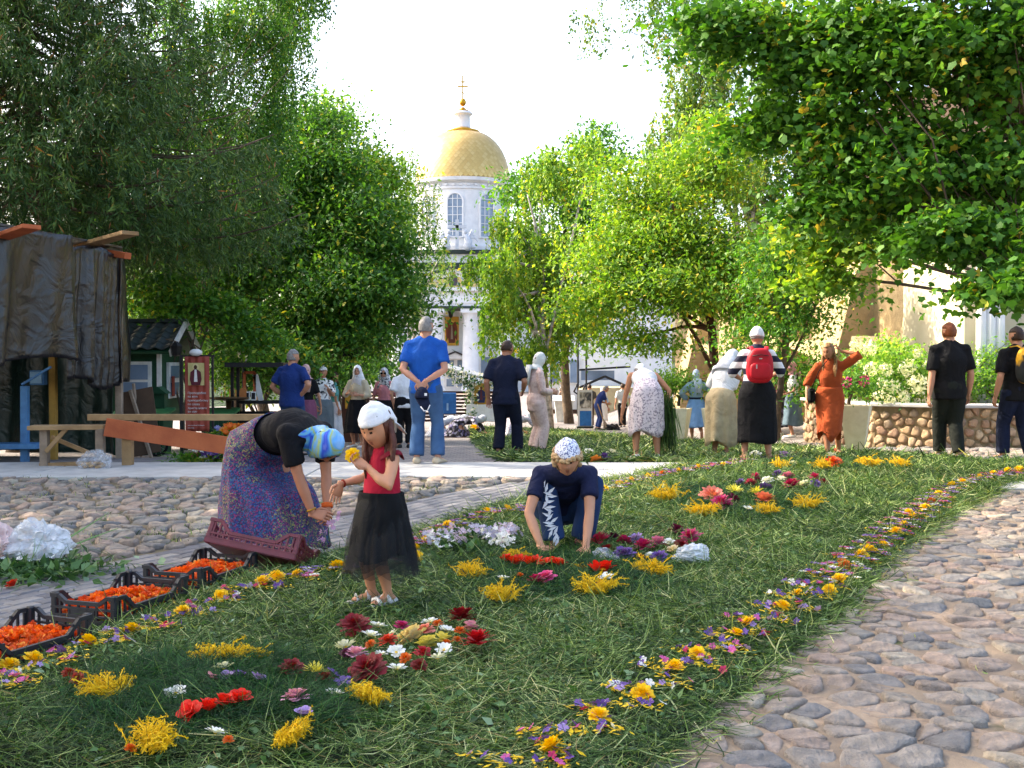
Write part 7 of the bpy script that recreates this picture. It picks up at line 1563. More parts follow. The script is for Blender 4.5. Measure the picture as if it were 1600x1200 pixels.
def flower_mesh(kind, c, seed):
    """unit flower about 1 across the radius"""
    cen = None
    if kind == 'marigold': V, F, A = rings([(16, 1, 8, .1, .1), (15, .85, 30, .25, .12), (13, .68, 50, .35, .12), (10, .5, 68, .42, .1), (6, .4, 85, .45, .02)], seed, wide=1.1)
    elif kind == 'daisy': V, F, A = rings([(12, 1, 22, .1, .12), (9, .75, 40, .14, .08)], seed, wide=1.0); cen = YEL
    elif kind == 'dahlia': V, F, A = rings([(15, 1, 5, .1, .1), (14, .9, 22, .2, .1), (12, .75, 40, .3, .1), (10, .55, 58, .36, .08), (6, .4, 78, .4, .02)], seed, wide=1.05)
    elif kind == 'spider': V, F, A = rings([(22, 1, 15, .1, .05), (16, .8, 45, .1, .05)], seed, wide=.4)
    elif kind == 'phlox': V, F, A = rings([(5, 1, 12, .1, .05)], seed, wide=1.7, jit=.06)
    elif kind == 'gladiolus': V, F, A = rings([(6, 1, 35, .0, .05), (5, .9, 60, .0, .03)], seed, wide=1.7)
    elif kind == 'peony': V, F, A = rings([(9, 1, 10, .05, .05), (9, .85, 35, .15, .05), (8, .65, 60, .2, .05), (5, .45, 80, .25, 0)], seed, wide=1.7)
    mats = [pm(c)]; mi = [0] * len(F); F = [tuple(f) for f in F]
    if cen: 
        v, f = ell((0, 0, .16), (.22, .22, .12), 8, 5); n = len(V); V = np.vstack([V, v]); F += [tuple(i + n for i in q) for q in f]; mi += [1] * len(f); A = np.concatenate([A, np.full(len(v), .5)]); mats.append(pm(cen))
    me = bpy.data.meshes.new(kind); me.from_pydata(V.tolist(), [], F)
    for m in mats: me.materials.append(m)
    me.polygons.foreach_set('material_index', mi); a_ = me.attributes.new('v', 'FLOAT', 'POINT'); a_.data.foreach_set('value', A.astype(np.float32)); me.update(); return me
_fm = {}
def flower(kind, c, p, size, label=None, group=None, tilt=.25, rz_=None):
    k = (kind, c, random.randrange(3))
    if k not in _fm: _fm[k] = flower_mesh(kind, c, hash(kind) % 50 * 0 + len(_fm))
    o = bpy.data.objects.new({'spider': 'chrysanthemum'}.get(kind, kind) + '_flower', _fm[k]); col.objects.link(o); o.location = p; size *= 1.14; o.scale = (size,) * 3
    o.rotation_euler = (random.gauss(0, tilt), random.gauss(0, tilt), random.uniform(0, 6.28)); return tag(o, label, 'flower', group)
def carp(px, py, dz=.03):
    g0 = G(px, py); p = g0
    for _ in range(4):                                  # meet the raised pile under this pixel
        t = CAM_Z - (mz(p.x, p.y) + dz * .5); d = ray(px, py); k = t / -d.z if d.z < -1e-4 else 0; q = Vector((d.x * k, d.y * k, 0)); p = q
    return Vector((p.x, p.y, mz(p.x, p.y) + dz))
def gold_mesh(seed, n=85):
    rg = np.random.default_rng(seed); g = Geo()
    for i in range(n):
        a = rg.uniform(-1.9, 1.9) if seed % 2 else rg.uniform(0, 6.28); el = abs(rg.normal()) * .35 + .05; L_ = rg.uniform(.35, 1.0); d = np.array((math.cos(a) * math.cos(el), math.sin(a) * math.cos(el), math.sin(el))); s0 = rg.normal(size=3) * (.22, .22, .04) + (0, 0, .06)
        pts = [s0 + d * L_ * t + np.array((0, 0, .30 * L_ * math.sin(t * 2.6))) + rg.normal(size=3) * .025 for t in np.linspace(0, 1, 7)]
        g.add(*tube(pts, [.012, .018, .022, .022, .018, .014, .006], 4), a=rg.random())
        for q in pts[1:]:
            for _ in range(9): o_ = q + rg.normal(size=3) * .028; e_ = rg.normal(size=3) * .022; g.add([o_, o_ + e_ + (0, 0, .02), o_ + e_[[1, 2, 0]]], [(0, 1, 2)], 0, rg.random())
    return g
M_GOLDROD = attr_mat('goldenrod', [(0, hx('c09c10')), (.6, hx('e2bc14')), (1, hx('eed038'))], .7, .2)
_gm = [obj('goldenrod', gold_mesh(s), M_GOLDROD, None, False).data for s in (1, 2, 3)]
for o in [o for o in col.objects if o.name.startswith('goldenrod')]: bpy.data.objects.remove(o)
def goldenrod(px, py, w, label, rz_=None, group='goldenrod bunches laid on the carpet'):
    p = carp(px, py, .02); s = FPX / p.y; o = bpy.data.objects.new('goldenrod', random.choice(_gm)); col.objects.link(o); o.location = p; r_ = w / s / 2.2; o.scale = (r_, r_ * 1.25, r_ * 1.2); o.rotation_euler = (0, 0, random.uniform(0, 6.28) if rz_ is None else rz_); return tag(o, label, 'goldenrod bunch', group)
for a in ((175, 1095, 95, 'goldenrod bunch at the left end of the nearest dill bed'), (345, 1040, 95, 'goldenrod bunch behind the white daisy of the nearest dill bed'), (583, 1102, 88, 'goldenrod bunch with an orange bloom right of the nearest dill bed'), (448, 1168, 92, 'goldenrod bunch below the pink and white peony'), (235, 1178, 105, 'goldenrod bunch at the bottom edge with two dark orange blooms'),
    (400, 1035, 50, 'thin curl of goldenrod right of the bunch behind the daisy'), (735, 906, 60, 'small goldenrod bunch at the left of the second dill bed'), (787, 942, 68, 'goldenrod bunch lowest in the second dill bed'), (932, 932, 75, 'large goldenrod bunch under the red blooms of the second bed'), (1018, 902, 68, 'goldenrod bunch right of the second dill bed near the plastic bag'), (810, 878, 50, 'goldenrod tuft behind the strip of red gladioli'),
    (1040, 785, 62, 'goldenrod bunch at the left of the third dill bed'), (1097, 808, 55, 'goldenrod star with orange heart in front of the third bed'), (1262, 797, 52, 'goldenrod tuft at the right of the third dill bed'), (1198, 806, 45, 'goldenrod star under the salmon dahlia'), (1220, 733, 38, 'goldenrod tuft farthest left in the far bed'), (1285, 734, 40, 'goldenrod tuft beside orange blooms in the far bed'), (1360, 731, 46, 'goldenrod tuft right of centre in the far bed'), (1405, 731, 38, 'goldenrod tuft farthest right in the far bed'), (905, 893, 28, 'tiny pale goldenrod sprig by the hands of the crouching woman')): goldenrod(*a)
FL = [  # kind, colour, px, py, radius px, label
 ('gladiolus', RED_, 300, 1128, 21, 'red gladiolus at the left end of the row of four'), ('gladiolus', RED_, 326, 1122, 21, 'second red gladiolus from the left in the row of four'), ('gladiolus', RED_, 350, 1114, 21, 'third red gladiolus from the left in the row of four'), ('gladiolus', RED_, 374, 1108, 21, 'red gladiolus at the right end of the row of four'),
 ('daisy', WHT, 275, 1097, 15, 'white daisy left of the red gladiolus row'), ('daisy', WHT, 350, 1057, 15, 'white daisy above the violet petals'), ('daisy', WHT, 336, 1160, 14, 'white daisy below the red gladiolus row'), ('daisy', WHT, 521, 1098, 14, 'white daisy between the peony and goldenrod'),
 ('gladiolus', PPK, 330, 1075, 13, 'pink petal head left in the violet cluster'), ('gladiolus', LIL, 354, 1072, 14, 'lilac bloom in the violet cluster under the daisy'), ('gladiolus', VIO, 372, 1070, 14, 'violet bloom in the middle of the violet cluster'), ('gladiolus', LIL, 402, 1074, 13, 'lilac bloom at the right end of the violet cluster'),
 ('peony', PPK, 462, 1106, 22, 'pink and white peony in the nearest dill bed'), ('gladiolus', LIL, 474, 1130, 15, 'pale lilac petals under the pink peony'), ('marigold', ORA, 238, 1166, 8, 'dark orange bloom on the bottom goldenrod bunch'), ('marigold', ORA, 203, 1190, 9, 'orange bloom at the left foot of the bottom goldenrod'), ('marigold', ORA, 357, 1174, 8, 'small orange bloom below the lower white daisy'), ('marigold', hx('9c2f14'), 107, 1065, 10, 'dark orange bloom left of a matching pair'), ('marigold', hx('9c2f14'), 121, 1073, 10, 'dark orange bloom right of a matching pair'), ('marigold', ORA, 578, 1088, 8, 'orange bloom on the goldenrod right of the dill bed'),
 ('dahlia', DRED, 456, 1059, 18, 'maroon dahlia left of the pale yellow chrysanthemum'), ('spider', PYE, 493, 1062, 20, 'pale yellow spidery chrysanthemum'), ('dahlia', DRED, 507, 1074, 14, 'maroon dahlia below the pale yellow chrysanthemum'), ('phlox', VIO, 522, 1064, 12, 'violet floret right of the yellow chrysanthemum'), ('phlox', VIO, 536, 1076, 12, 'violet floret nearest the goldenrod with orange heart'),
 ('dahlia', DRED, 555, 992, 22, 'dark red dahlia at the upper left of the rosette'), ('dahlia', DRED, 721, 978, 22, 'dark red dahlia at the upper right of the rosette'), ('dahlia', hx('b01020'), 747, 1018, 25, 'bright red dahlia at the right of the rosette'), ('dahlia', DRED, 577, 1062, 27, 'dark red dahlia at the bottom of the rosette'),
 ('daisy', WHT, 590, 990, 13, 'white daisy touching the upper left dahlia'), ('daisy', WHT, 579, 1005, 14, 'white daisy second from the top left'), ('daisy', WHT, 541, 1022, 14, 'white daisy farthest left in the rosette'), ('daisy', WHT, 614, 1002, 10, 'small white daisy left of the cream blooms'), ('daisy', WHT, 672, 983, 12, 'white daisy above the cream blooms'), ('daisy', WHT, 697, 996, 12, 'white daisy right above the cream blooms'), ('daisy', WHT, 619, 1031, 12, 'white daisy below left of the cream blooms'), ('daisy', WHT, 596, 1034, 9, 'small pale daisy in the lower left of the rosette'), ('daisy', WHT, 694, 1027, 12, 'white daisy with green heart right of the cream blooms'), ('daisy', WHT, 684, 1041, 13, 'white daisy low right in the rosette'), ('daisy', WHT, 620, 1058, 14, 'white daisy beside the bottom dahlia'),
 ('marigold', PPK, 735, 992, 13, 'pale pink pompom between the two right dahlias'), ('marigold', PPK, 556, 1036, 16, 'pale pink pompom at the lower left of the rosette'), ('dahlia', PLUM, 541, 1034, 11, 'plum bloom beside the lower left pink pompom'), ('peony', CRM, 645, 1008, 23, 'cream peony left in the heart of the rosette'), ('peony', SAL, 664, 999, 17, 'salmon tinted peony in the heart of the rosette'), ('peony', hx('dcd078'), 667, 1018, 17, 'pale yellow peony low in the heart of the rosette'), ('peony', hx('dcd078'), 690, 1012, 16, 'pale yellow peony right in the heart of the rosette'),
 ('marigold', ORA, 580, 1018, 8, 'orange marigold at the left of the rosette'), ('marigold', ORA, 684, 986, 8, 'orange marigold at the top of the rosette'), ('marigold', ORA, 718, 997, 8, 'orange marigold under the upper right dahlia'), ('marigold', ORA, 714, 1012, 8, 'orange marigold left of the bright red dahlia'), ('marigold', ORA, 634, 1040, 9, 'orange marigold at the foot of the rosette'), ('marigold', ORA, 697, 1017, 8, 'orange marigold on the pale yellow peony'),
 ('dahlia', hx('c8402c'), 607, 1014, 14, 'orange red zinnia left of the cream peony'), ('dahlia', hx('b01c2c'), 660, 1033, 13, 'crimson zinnia below the cream peony'), ('dahlia', hx('7a1c14'), 655, 1053, 12, 'brown red zinnia lowest right in the rosette'), ('dahlia', MAG, 627, 990, 11, 'magenta bloom at the top left of the rosette'),
 ('peony', MAG, 838, 916, 13, 'hot pink peony left in the second bed'), ('peony', hx('d8508c'), 855, 912, 14, 'rose pink peony right in the second bed'), ('daisy', WHT, 786, 913, 9, 'small white daisy in the second bed'), ('daisy', WHT, 947, 912, 11, 'white daisy under the red gladiolus pair'), ('gladiolus', RED_, 930, 900, 17, 'red gladiolus left of a pair above the big goldenrod'), ('gladiolus', RED_, 946, 898, 16, 'red gladiolus right of a pair above the big goldenrod'), ('marigold', ORA, 812, 908, 6, 'tiny orange bloom above the pink peonies'), ('marigold', ORA, 938, 922, 7, 'orange bloom on the big goldenrod bunch'),
 ('dahlia', SAL, 1112, 783, 17, 'salmon dahlia at the left of the third bed'), ('dahlia', MAG, 1128, 794, 15, 'magenta dahlia in the middle of the third bed'), ('dahlia', PLUM, 1144, 788, 12, 'plum dahlia beside the magenta one'), ('spider', PYE, 1147, 773, 13, 'pale yellow chrysanthemum left at the back of the third bed'), ('spider', PYE, 1181, 776, 13, 'pale yellow chrysanthemum right at the back of the third bed'), ('dahlia', SAL, 1195, 790, 17, 'salmon dahlia at the right of the third bed'), ('daisy', WHT, 1168, 801, 7, 'tiny white daisy in the third bed'), ('marigold', ORA, 1100, 805, 5, 'orange heart on the star of goldenrod'), ('dahlia', hx('d0501c'), 1302, 729, 12, 'orange dahlia in the far bed'), ('daisy', WHT, 1240, 728, 6, 'tiny white daisy in the far bed')]
for i, px in enumerate((790, 802, 814, 826, 838, 850, 862, 874)): FL.append(('gladiolus', hx('d8341c'), px, 884 + (i % 2) * 3 + i * .6, 13, ('red orange gladiolus at the left end of the long strip', 'red orange gladiolus second from the left in the long strip', 'red orange gladiolus third from the left in the long strip', 'red orange gladiolus fourth from the left in the long strip', 'red orange gladiolus fourth from the right in the long strip', 'red orange gladiolus third from the right in the long strip', 'red orange gladiolus second from the right in the long strip', 'red orange gladiolus at the right end of the long strip')[i]))
for kind, c, px, py, r_, lb in FL: p = carp(px, py, .05); flower(kind, c, p, r_ / (FPX / p.y), lb)
def patch(lst, lab, grp):
    for k, (c, px, py, r_, kd, w) in enumerate(lst): p = carp(px, py, .035); flower(kd, c, p, r_ / (FPX / p.y), w + ' ' + lab, grp)
patch([(hx('c81c48'), 938, 852, 15, 'dahlia', 'crimson dahlia nearest the hand'), (PLUM, 958, 848, 12, 'dahlia', 'dark plum dahlia at the back left'), (DRED, 950, 868, 13, 'dahlia', 'maroon dahlia at the front left'), (VIO, 975, 875, 16, 'dahlia', 'violet aster at the front left'), (MAG, 975, 852, 11, 'dahlia', 'pink dahlia at the back left'), (LIL, 994, 850, 12, 'dahlia', 'lilac aster at the back'), (MAG, 1005, 862, 16, 'dahlia', 'large magenta dahlia in the middle'), (hx('a01838'), 1000, 880, 10, 'dahlia', 'dark red dahlia at the front'), (hx('d078a4'), 1027, 857, 15, 'dahlia', 'light pink dahlia in the middle'), (WHT, 1018, 875, 9, 'gladiolus', 'white bloom at the front'), (VIO, 1030, 878, 12, 'dahlia', 'violet aster at the front right'), (WHT, 1045, 855, 10, 'gladiolus', 'white bloom at the back right'), (CRM, 1052, 866, 10, 'gladiolus', 'cream bloom on the right'), (PLUM, 1056, 836, 14, 'dahlia', 'dark plum dahlia farthest back'), (DRED, 1064, 860, 12, 'dahlia', 'maroon dahlia above the plastic bag'), (MAG, 1080, 847, 16, 'dahlia', 'magenta dahlia farthest right')], 'of the purple patch beside the crouching woman', 'purple and pink blooms beside the crouching woman')
patch([(VIO, 1157, 759, 8, 'dahlia', 'violet aster farthest left'), (MAG, 1172, 760, 9, 'dahlia', 'magenta dahlia on the left'), (PLUM, 1184, 755, 7, 'dahlia', 'plum dahlia on the left'), (MAG, 1180, 748, 7, 'dahlia', 'pink dahlia at the back left'), (WHT, 1200, 757, 11, 'peony', 'white peony on the left'), (VIO, 1196, 768, 10, 'dahlia', 'violet aster in front'), (VIO, 1216, 746, 9, 'dahlia', 'violet aster farthest back'), (WHT, 1221, 754, 9, 'peony', 'white peony in the middle'), (hx('d078a4'), 1232, 749, 9, 'dahlia', 'light pink dahlia at the back'), (MAG, 1238, 764, 14, 'dahlia', 'large magenta dahlia in front'), (WHT, 1258, 760, 8, 'peony', 'white peony on the right'), (MAG, 1272, 750, 9, 'dahlia', 'magenta dahlia at the back right'), (VIO, 1274, 761, 8, 'dahlia', 'violet aster on the right'), (DRED, 1286, 758, 7, 'dahlia', 'maroon dahlia farthest right')], 'of the far violet and white patch', 'blooms of the far violet and white patch')
# flower borders along both edges
BR = [(780, 1215), (850, 1175), (935, 1122), (1000, 1080), (1090, 1027), (1150, 992), (1222, 952), (1270, 917), (1320, 883), (1375, 850), (1412, 820), (1450, 790), (1490, 762), (1540, 745), (1600, 735)]
BL = [(-40, 1085), (20, 1062), (100, 1025), (140, 1010), (205, 990), (285, 962), (345, 938), (410, 916), (465, 902), (527, 890), (590, 878), (640, 855), (690, 828), (760, 802), (830, 796), (890, 778), (950, 764), (1000, 749), (1050, 738), (1130, 726), (1250, 716)]
MR = [(865, 1177), (935, 1130), (1003, 1095), (1055, 1053), (1090, 1029), (1150, 998), (1172, 980), (1222, 953), (1296, 928), (1312, 913), (1246, 935), (1318, 889), (1346, 872), (1380, 857), (1358, 866), (1400, 836), (1412, 824), (1427, 812), (1446, 798), (1420, 805), (1455, 787), (1466, 775), (1488, 762), (1503, 756), (1530, 748), (1552, 743), (1575, 739), (1592, 737)]
ML = [(14, 1050), (137, 1011), (52, 1040), (205, 991), (285, 963), (345, 938), (411, 916), (465, 903), (527, 891), (432, 908), (648, 862), (668, 848), (650, 876), (760, 803), (792, 800), (830, 795), (700, 826), (945, 768), (968, 760), (985, 753), (1012, 748), (1035, 743), (1060, 738), (1090, 733), (1130, 729)]
random.seed(11); florets = []
def where(side, y):
    if side == 'right': return 'near the bottom of the picture' if y < 4.0 else 'beside the sandy cobbles' if y < 4.9 else 'where the sunlit cobbles meet the grass' if y < 6 else 'level with the crouching woman' if y < 7.6 else 'short of the third dill bed' if y < 9.5 else 'towards the far right corner'
    return 'before the crate at the left edge' if y < 4.8 else 'beside the whole marigold crate' if y < 5.6 else 'in front of the tilted maroon crate' if y < 6.5 else 'behind the little girl' if y < 7.6 else 'between the phlox bunch and the crouching woman' if y < 9.6 else 'beyond the crouching woman'
for M_, side in ((MR, 'right'), (ML, 'left')):
    for px, py in M_:
        p = carp(px, py, .03); flower('marigold', YEL if random.random() < .93 else ORA, p, random.uniform(.026, .036) * (1 + .02 * p.y), 'yellow marigold in the %s flower border %s' % (side, where(side, p.y)), 'yellow marigolds of the %s flower border' % side, .35)
yb = Geo()
for B_, side in ((BR, 'right'), (BL, 'left')):
    P_ = [carp(*b) for b in B_]; s_acc = 0
    for a, b in zip(P_, P_[1:]):
        L_ = (b - a).length; d = (b - a).normalized(); nn = Vector((-d.y, d.x, 0)); t = 0
        while t < L_:
            ph = (s_acc + t) / .30 % 1; tri = abs(ph * 2 - 1) * 2 - 1
            for _ in range(2):
                q = a + d * t + nn * (tri * .12 + random.gauss(0, .022)) + d * random.gauss(0, .015); q.z = mz(q.x, q.y) + .035
                florets.append((q, side))
            for _ in range(11):
                q = a + d * t + nn * (tri * .12 + random.gauss(0, .03)) + d * random.gauss(0, .02); q.z = mz(q.x, q.y) + .03; aa = random.uniform(0, 6.28); l = random.uniform(.008, .020)
                e1 = Vector((math.cos(aa), math.sin(aa), random.uniform(-.2, .4))) * l; e2 = Vector((-math.sin(aa), math.cos(aa), 0)) * l * .45; yb.add([q - e1, q + e2, q + e1, q - e2], [(0, 1, 2, 3)], 0, random.random())
            t += .034
        s_acc += L_
tag(obj('yellow_petals', yb, M_GOLDROD), kind='stuff')
florets.sort(key=lambda f: f[0].y); nob = 0; FC = [(VIO, 'violet', .38), (LIL, 'lilac', .62), (hx('c85a9c'), 'pink', .8), (WHT, 'white', .92), (hx('c03060'), 'crimson', 1.0)]; rest = {}
for q, side in florets:
    if abs(q.x) > .48 * q.y + .1 or random.random() < .08: continue
    r = random.random(); c, nm = next((c, n) for c, n, t in FC if r < t)
    if nob < 290: flower('phlox', c, q, random.uniform(.012, .017), '%s floret in the %s flower border %s' % (nm, side, where(side, q.y)), '%s florets of the %s flower border' % (nm, side), .5); nob += 1
    else:
        g = rest.setdefault(c, Geo()); s = .018 + .0015 * q.y; aa = random.uniform(0, 1.2)
        for k in range(5): t = aa + k * 1.257; g.add([q, q + Vector((math.cos(t - .5) * s * .7, math.sin(t - .5) * s * .7, .006)), q + Vector((math.cos(t) * s, math.sin(t) * s, .004)), q + Vector((math.cos(t + .5) * s * .7, math.sin(t + .5) * s * .7, .006))], [(0, 1, 2, 3)], 0, random.random())
for c, g in rest.items(): tag(obj('phlox_florets', g, pm(c)), kind='stuff')
# scattered blooms in the far part of the carpet
for px, py, c, lb in ((945, 718, VIO, 'violet cluster at the far strip of carpet'), (957, 714, WHT, 'white bloom beside the violet cluster'), (920, 712, WHT, 'white blooms behind the spotted kerchief'), (1180, 716, WHT, 'white bloom at the feet of the striped jersey'), (1225, 716, LIL, 'lilac bloom right of the black skirt'), (1300, 719, WHT, 'white bloom at the far right bed'), (932, 722, hx('d8904c'), 'peach bloom behind the crouching woman')):
    p = carp(px, py, .04); flower('peony', c, p, .075, lb)
# the bunch of white and lilac phlox lying on the left edge
def bunch(name, label, cat, c, rx, ry, h, nfl, cols, seed, size=.016, nst=160, leafm=None):
    rg = np.random.default_rng(seed); e = empty(name, c, 0, label, cat); V, Fk = [], []
    P = np.column_stack([rg.normal(size=nst) * rx * .6, rg.normal(size=nst) * ry * .6, rg.uniform(.01, h * .5, nst)]); D = rg.normal(size=(nst, 3)) * (1, 1, .3); V, F, k = strands(P, D, rg.uniform(.1, .25, nst), .005, .3, 3, rg=rg)
    build('stems', V, F, leafm or M_CLOVER, parent=e, attr=np.repeat(rg.random(nst), k))['kind'] = 'stuff'
    P = np.column_stack([rg.normal(size=nst) * rx * .6, rg.normal(size=nst) * ry * .6, rg.uniform(.01, h * .6, nst)]); V, F, k = cards(P, rg.normal(size=(nst, 3)), rg.normal(size=(nst, 3)) + (0, 0, 1), rg.uniform(.04, .1, nst)); build('leaves', V, F, leafm or M_CLOVER, parent=e, attr=np.repeat(rg.random(nst), k), smooth=False)['kind'] = 'stuff'
    for col_ in cols:
        g = Geo(); ctr = [(rg.uniform(-1, 1) * rx, rg.uniform(-1, 1) * ry) for _ in range(max(2, nfl // 12 // len(cols) + 1))]
        for i in range(nfl // len(cols)):
            cx_, cy_ = ctr[i % len(ctr)]; q = np.array((cx_ + rg.normal() * rx * .14, cy_ + rg.normal() * ry * .16, h * rg.uniform(.4, 1))); aa = rg.uniform(0, 6); nrm = unit((rg.normal(size=(1, 3)) * .5 + (0, -.4, 1)))[0]; u = unit(np.cross(nrm, (1, 0, 0))[None])[0]; w = np.cross(nrm, u)
            for k in range(5): t = aa + k * 1.257; g.add([q, q + (u * math.cos(t - .5) + w * math.sin(t - .5)) * size * .75, q + (u * math.cos(t) + w * math.sin(t)) * size, q + (u * math.cos(t + .5) + w * math.sin(t + .5)) * size * .75], [(0, 1, 2, 3)], 0, rg.random())
        o = obj('blossoms', g, pm(col_), e); o['kind'] = 'stuff'
    return e
c = carp(735, 858, .0); bunch('phlox_bunch', 'big bunch of white and lilac phlox lying on the left border', 'flower bunch', c, .26, .22, .13, 330, [WHT, hx('c8c2dc'), hx('a8a4c4'), hx('cdb4cc')], 4, .019)
c = carp(790, 838, .0); bunch('phlox_bunch', 'thin sprays of white phlox left of the crouching woman', 'flower bunch', c, .14, .05, .05, 50, [WHT, hx('c8c8e0')], 5, .015, 60)
# ---------------------------------------------------------------- crates
def crate(name, label, M_, Lc=.56, Wc=.36, H=.118, loc=(0, 0, 0), rot=(0, 0, 0)):
    e = empty(name, loc, 0, label, 'crate'); e.rotation_euler = rot; hl, hw_ = Lc / 2, Wc / 2; t = .012
    g = Geo(); g.add(*box(0, 0, .006, Lc - .02, Wc - .02, .010)); obj('bottom', g, M_, e)
    for sx_ in (-1, 1):
        for sy_ in (-1, 1): obj('corner_post', Geo().add(*box(sx_ * (hl - .012), sy_ * (hw_ - .012), (H + .035) / 2, .032, .032, H + .035, bev=.006)), M_, e)
    def side(name, A, B, dip, nb, hole):
        A, B = Vector(A), Vector(B); g = Geo(); d = B - A; Ls = d.length; dn = d.normalized()
        top = [A + Vector((0, 0, H + .03)), A + d * .12 + Vector((0, 0, H + .03)), A + d * .24 + Vector((0, 0, H - dip)), A + d * .76 + Vector((0, 0, H - dip)), A + d * .88 + Vector((0, 0, H + .03)), B + Vector((0, 0, H + .03))]
        for p, q in zip(top, top[1:]): g.add(*bar(p - Vector((0, 0, .008)), q - Vector((0, 0, .008)), t * 1.5, .018))
        for z in (.02, (H - dip) * .42, (H - dip) * .72): g.add(*bar(A + Vector((0, 0, z)), B + Vector((0, 0, z)), t, .010 if z > .03 else .03))
        for k in range(1, nb): p = A + d * (k / nb); zt_ = (H - dip) if .22 < k / nb < .78 else H + .01; g.add(*bar(p + Vector((0, 0, .01)), p + Vector((0, 0, zt_)), t * .8, .010))
        if hole: g.add(*box((A.x + B.x) / 2, (A.y + B.y) / 2, H * .42, abs(d.x) * .35 + t * .8, abs(d.y) * .35 + t * .8, H * .5))
        obj(name, g, M_, e)
    side('long_side', (-hl, -hw_, 0), (hl, -hw_, 0), .03, 16, False); side('long_side', (-hl, hw_, 0), (hl, hw_, 0), .03, 16, False); side('end_panel', (-hl, -hw_, 0), (-hl, hw_, 0), 0, 7, True); side('end_panel', (hl, -hw_, 0), (hl, hw_, 0), 0, 7, True); return e
M_CRB = mat('black_plastic', hx('23252c'), hx('181a20'), .45, spec=.5); M_CRM = mat('maroon_plastic', hx('6e2230'), hx('561825'), .45, spec=.5)
M_PET = attr_mat('marigold_petals', [(0, hx('a02a0c')), (.4, hx('d24a10')), (.8, hx('e06a1c')), (1, hx('e89a3c'))], .6, .3)
def heap(e, Lc, Wc, h, n, m, seed, label, name='marigold_heads', sz=.028):
    rg = np.random.default_rng(seed); V, Fs, As, off = [], [], [], 0
    X, Y_ = rg.uniform(-Lc / 2 + .035, Lc / 2 - .035, n), rg.uniform(-Wc / 2 + .03, Wc / 2 - .03, n); Z_ = h * (.75 + .5 * np.exp(-(X / Lc * 3) ** 2 - (Y_ / Wc * 3) ** 2)) + rg.normal(size=n) * .006
    for x, y, z in zip(X, Y_, Z_):
        v, f, a = rings([(8, 1, 12, .1, .1), (7, .7, 45, .2, .1), (5, .45, 75, .25, .05)], int(rg.integers(1e6)), wide=1.3); M3 = np.array(Matrix.Rotation(rg.normal() * .6, 3, 'X') @ Matrix.Rotation(rg.normal() * .6, 3, 'Y')); V.append(v @ M3.T * sz + (x, y, z)); Fs.append(f + off); off += len(v); As.append(np.clip(a * .5 + rg.random() * .6, 0, 1))
    o = build(name, np.vstack(V), np.vstack(Fs), m, attr=np.concatenate(As), smooth=False, loc=e.location); o.rotation_euler = e.rotation_euler
    g = Geo().add(*box(0, 0, h * .4, Lc - .04, Wc - .04, h * .75)); base = obj('petal_litter', g, m, o); return tag(o, label, 'flower heap', kind='stuff')
def crate_at(near, longp, shortp, label, seed, M_=None, n=330):
    a, b, c = G(*near), G(*longp), G(*shortp); d = (b - a).to_2d().normalized(); s = Vector((-d.y, d.x)); 
    if s.dot((c - a).to_2d()) < 0: s = -s
    ctr = a.to_2d() + d * .28 + s * .18; e = crate('plastic_crate', label, M_CRB, loc=(ctr.x, ctr.y, .012), rot=(0, 0, math.atan2(d.y, d.x))); heap(e, .56, .36, .075, n, M_PET, seed, 'orange marigold heads filling ' + label[label.index('black'):][:40]); return e
c1 = crate_at((180, 988), (292, 948), (95, 980), 'whole black crate of orange marigold heads, second from the left', 1)
c2 = crate_at((315, 936), (420, 898), (233, 918), 'black crate of orange marigold heads under the maroon crate', 2)
c3 = crate_at((-30, 1072), (55, 1045), (-120, 1060), 'black crate of marigold heads cut by the left edge', 3)
mc = crate('plastic_crate', 'maroon crate with lilac petals tilted on top of the black crate', M_CRM, loc=at(405, 873, 6.38), rot=(R(-24), R(9), R(-12)))
rgq = np.random.default_rng(5); g = Geo()
for _ in range(150):
    q = np.array((rgq.uniform(-.25, .25), rgq.uniform(-.16, .12), rgq.uniform(.02, .09))); aa = rgq.uniform(0, 6)
    for k in range(5): t = aa + k * 1.257; g.add([q, q + (math.cos(t - .5) * .013, math.sin(t - .5) * .013, .004), q + (math.cos(t) * .018, math.sin(t) * .018, rgq.uniform(-.004, .008)), q + (math.cos(t + .5) * .013, math.sin(t + .5) * .013, .004)], [(0, 1, 2, 3)], 0, rgq.random())
o = obj('phlox_florets', g, pm(hx('c9a2c8')), None, False, mc.location); o.rotation_euler = mc.rotation_euler; tag(o, 'lilac phlox florets lying in the maroon crate', 'florets', kind='stuff')
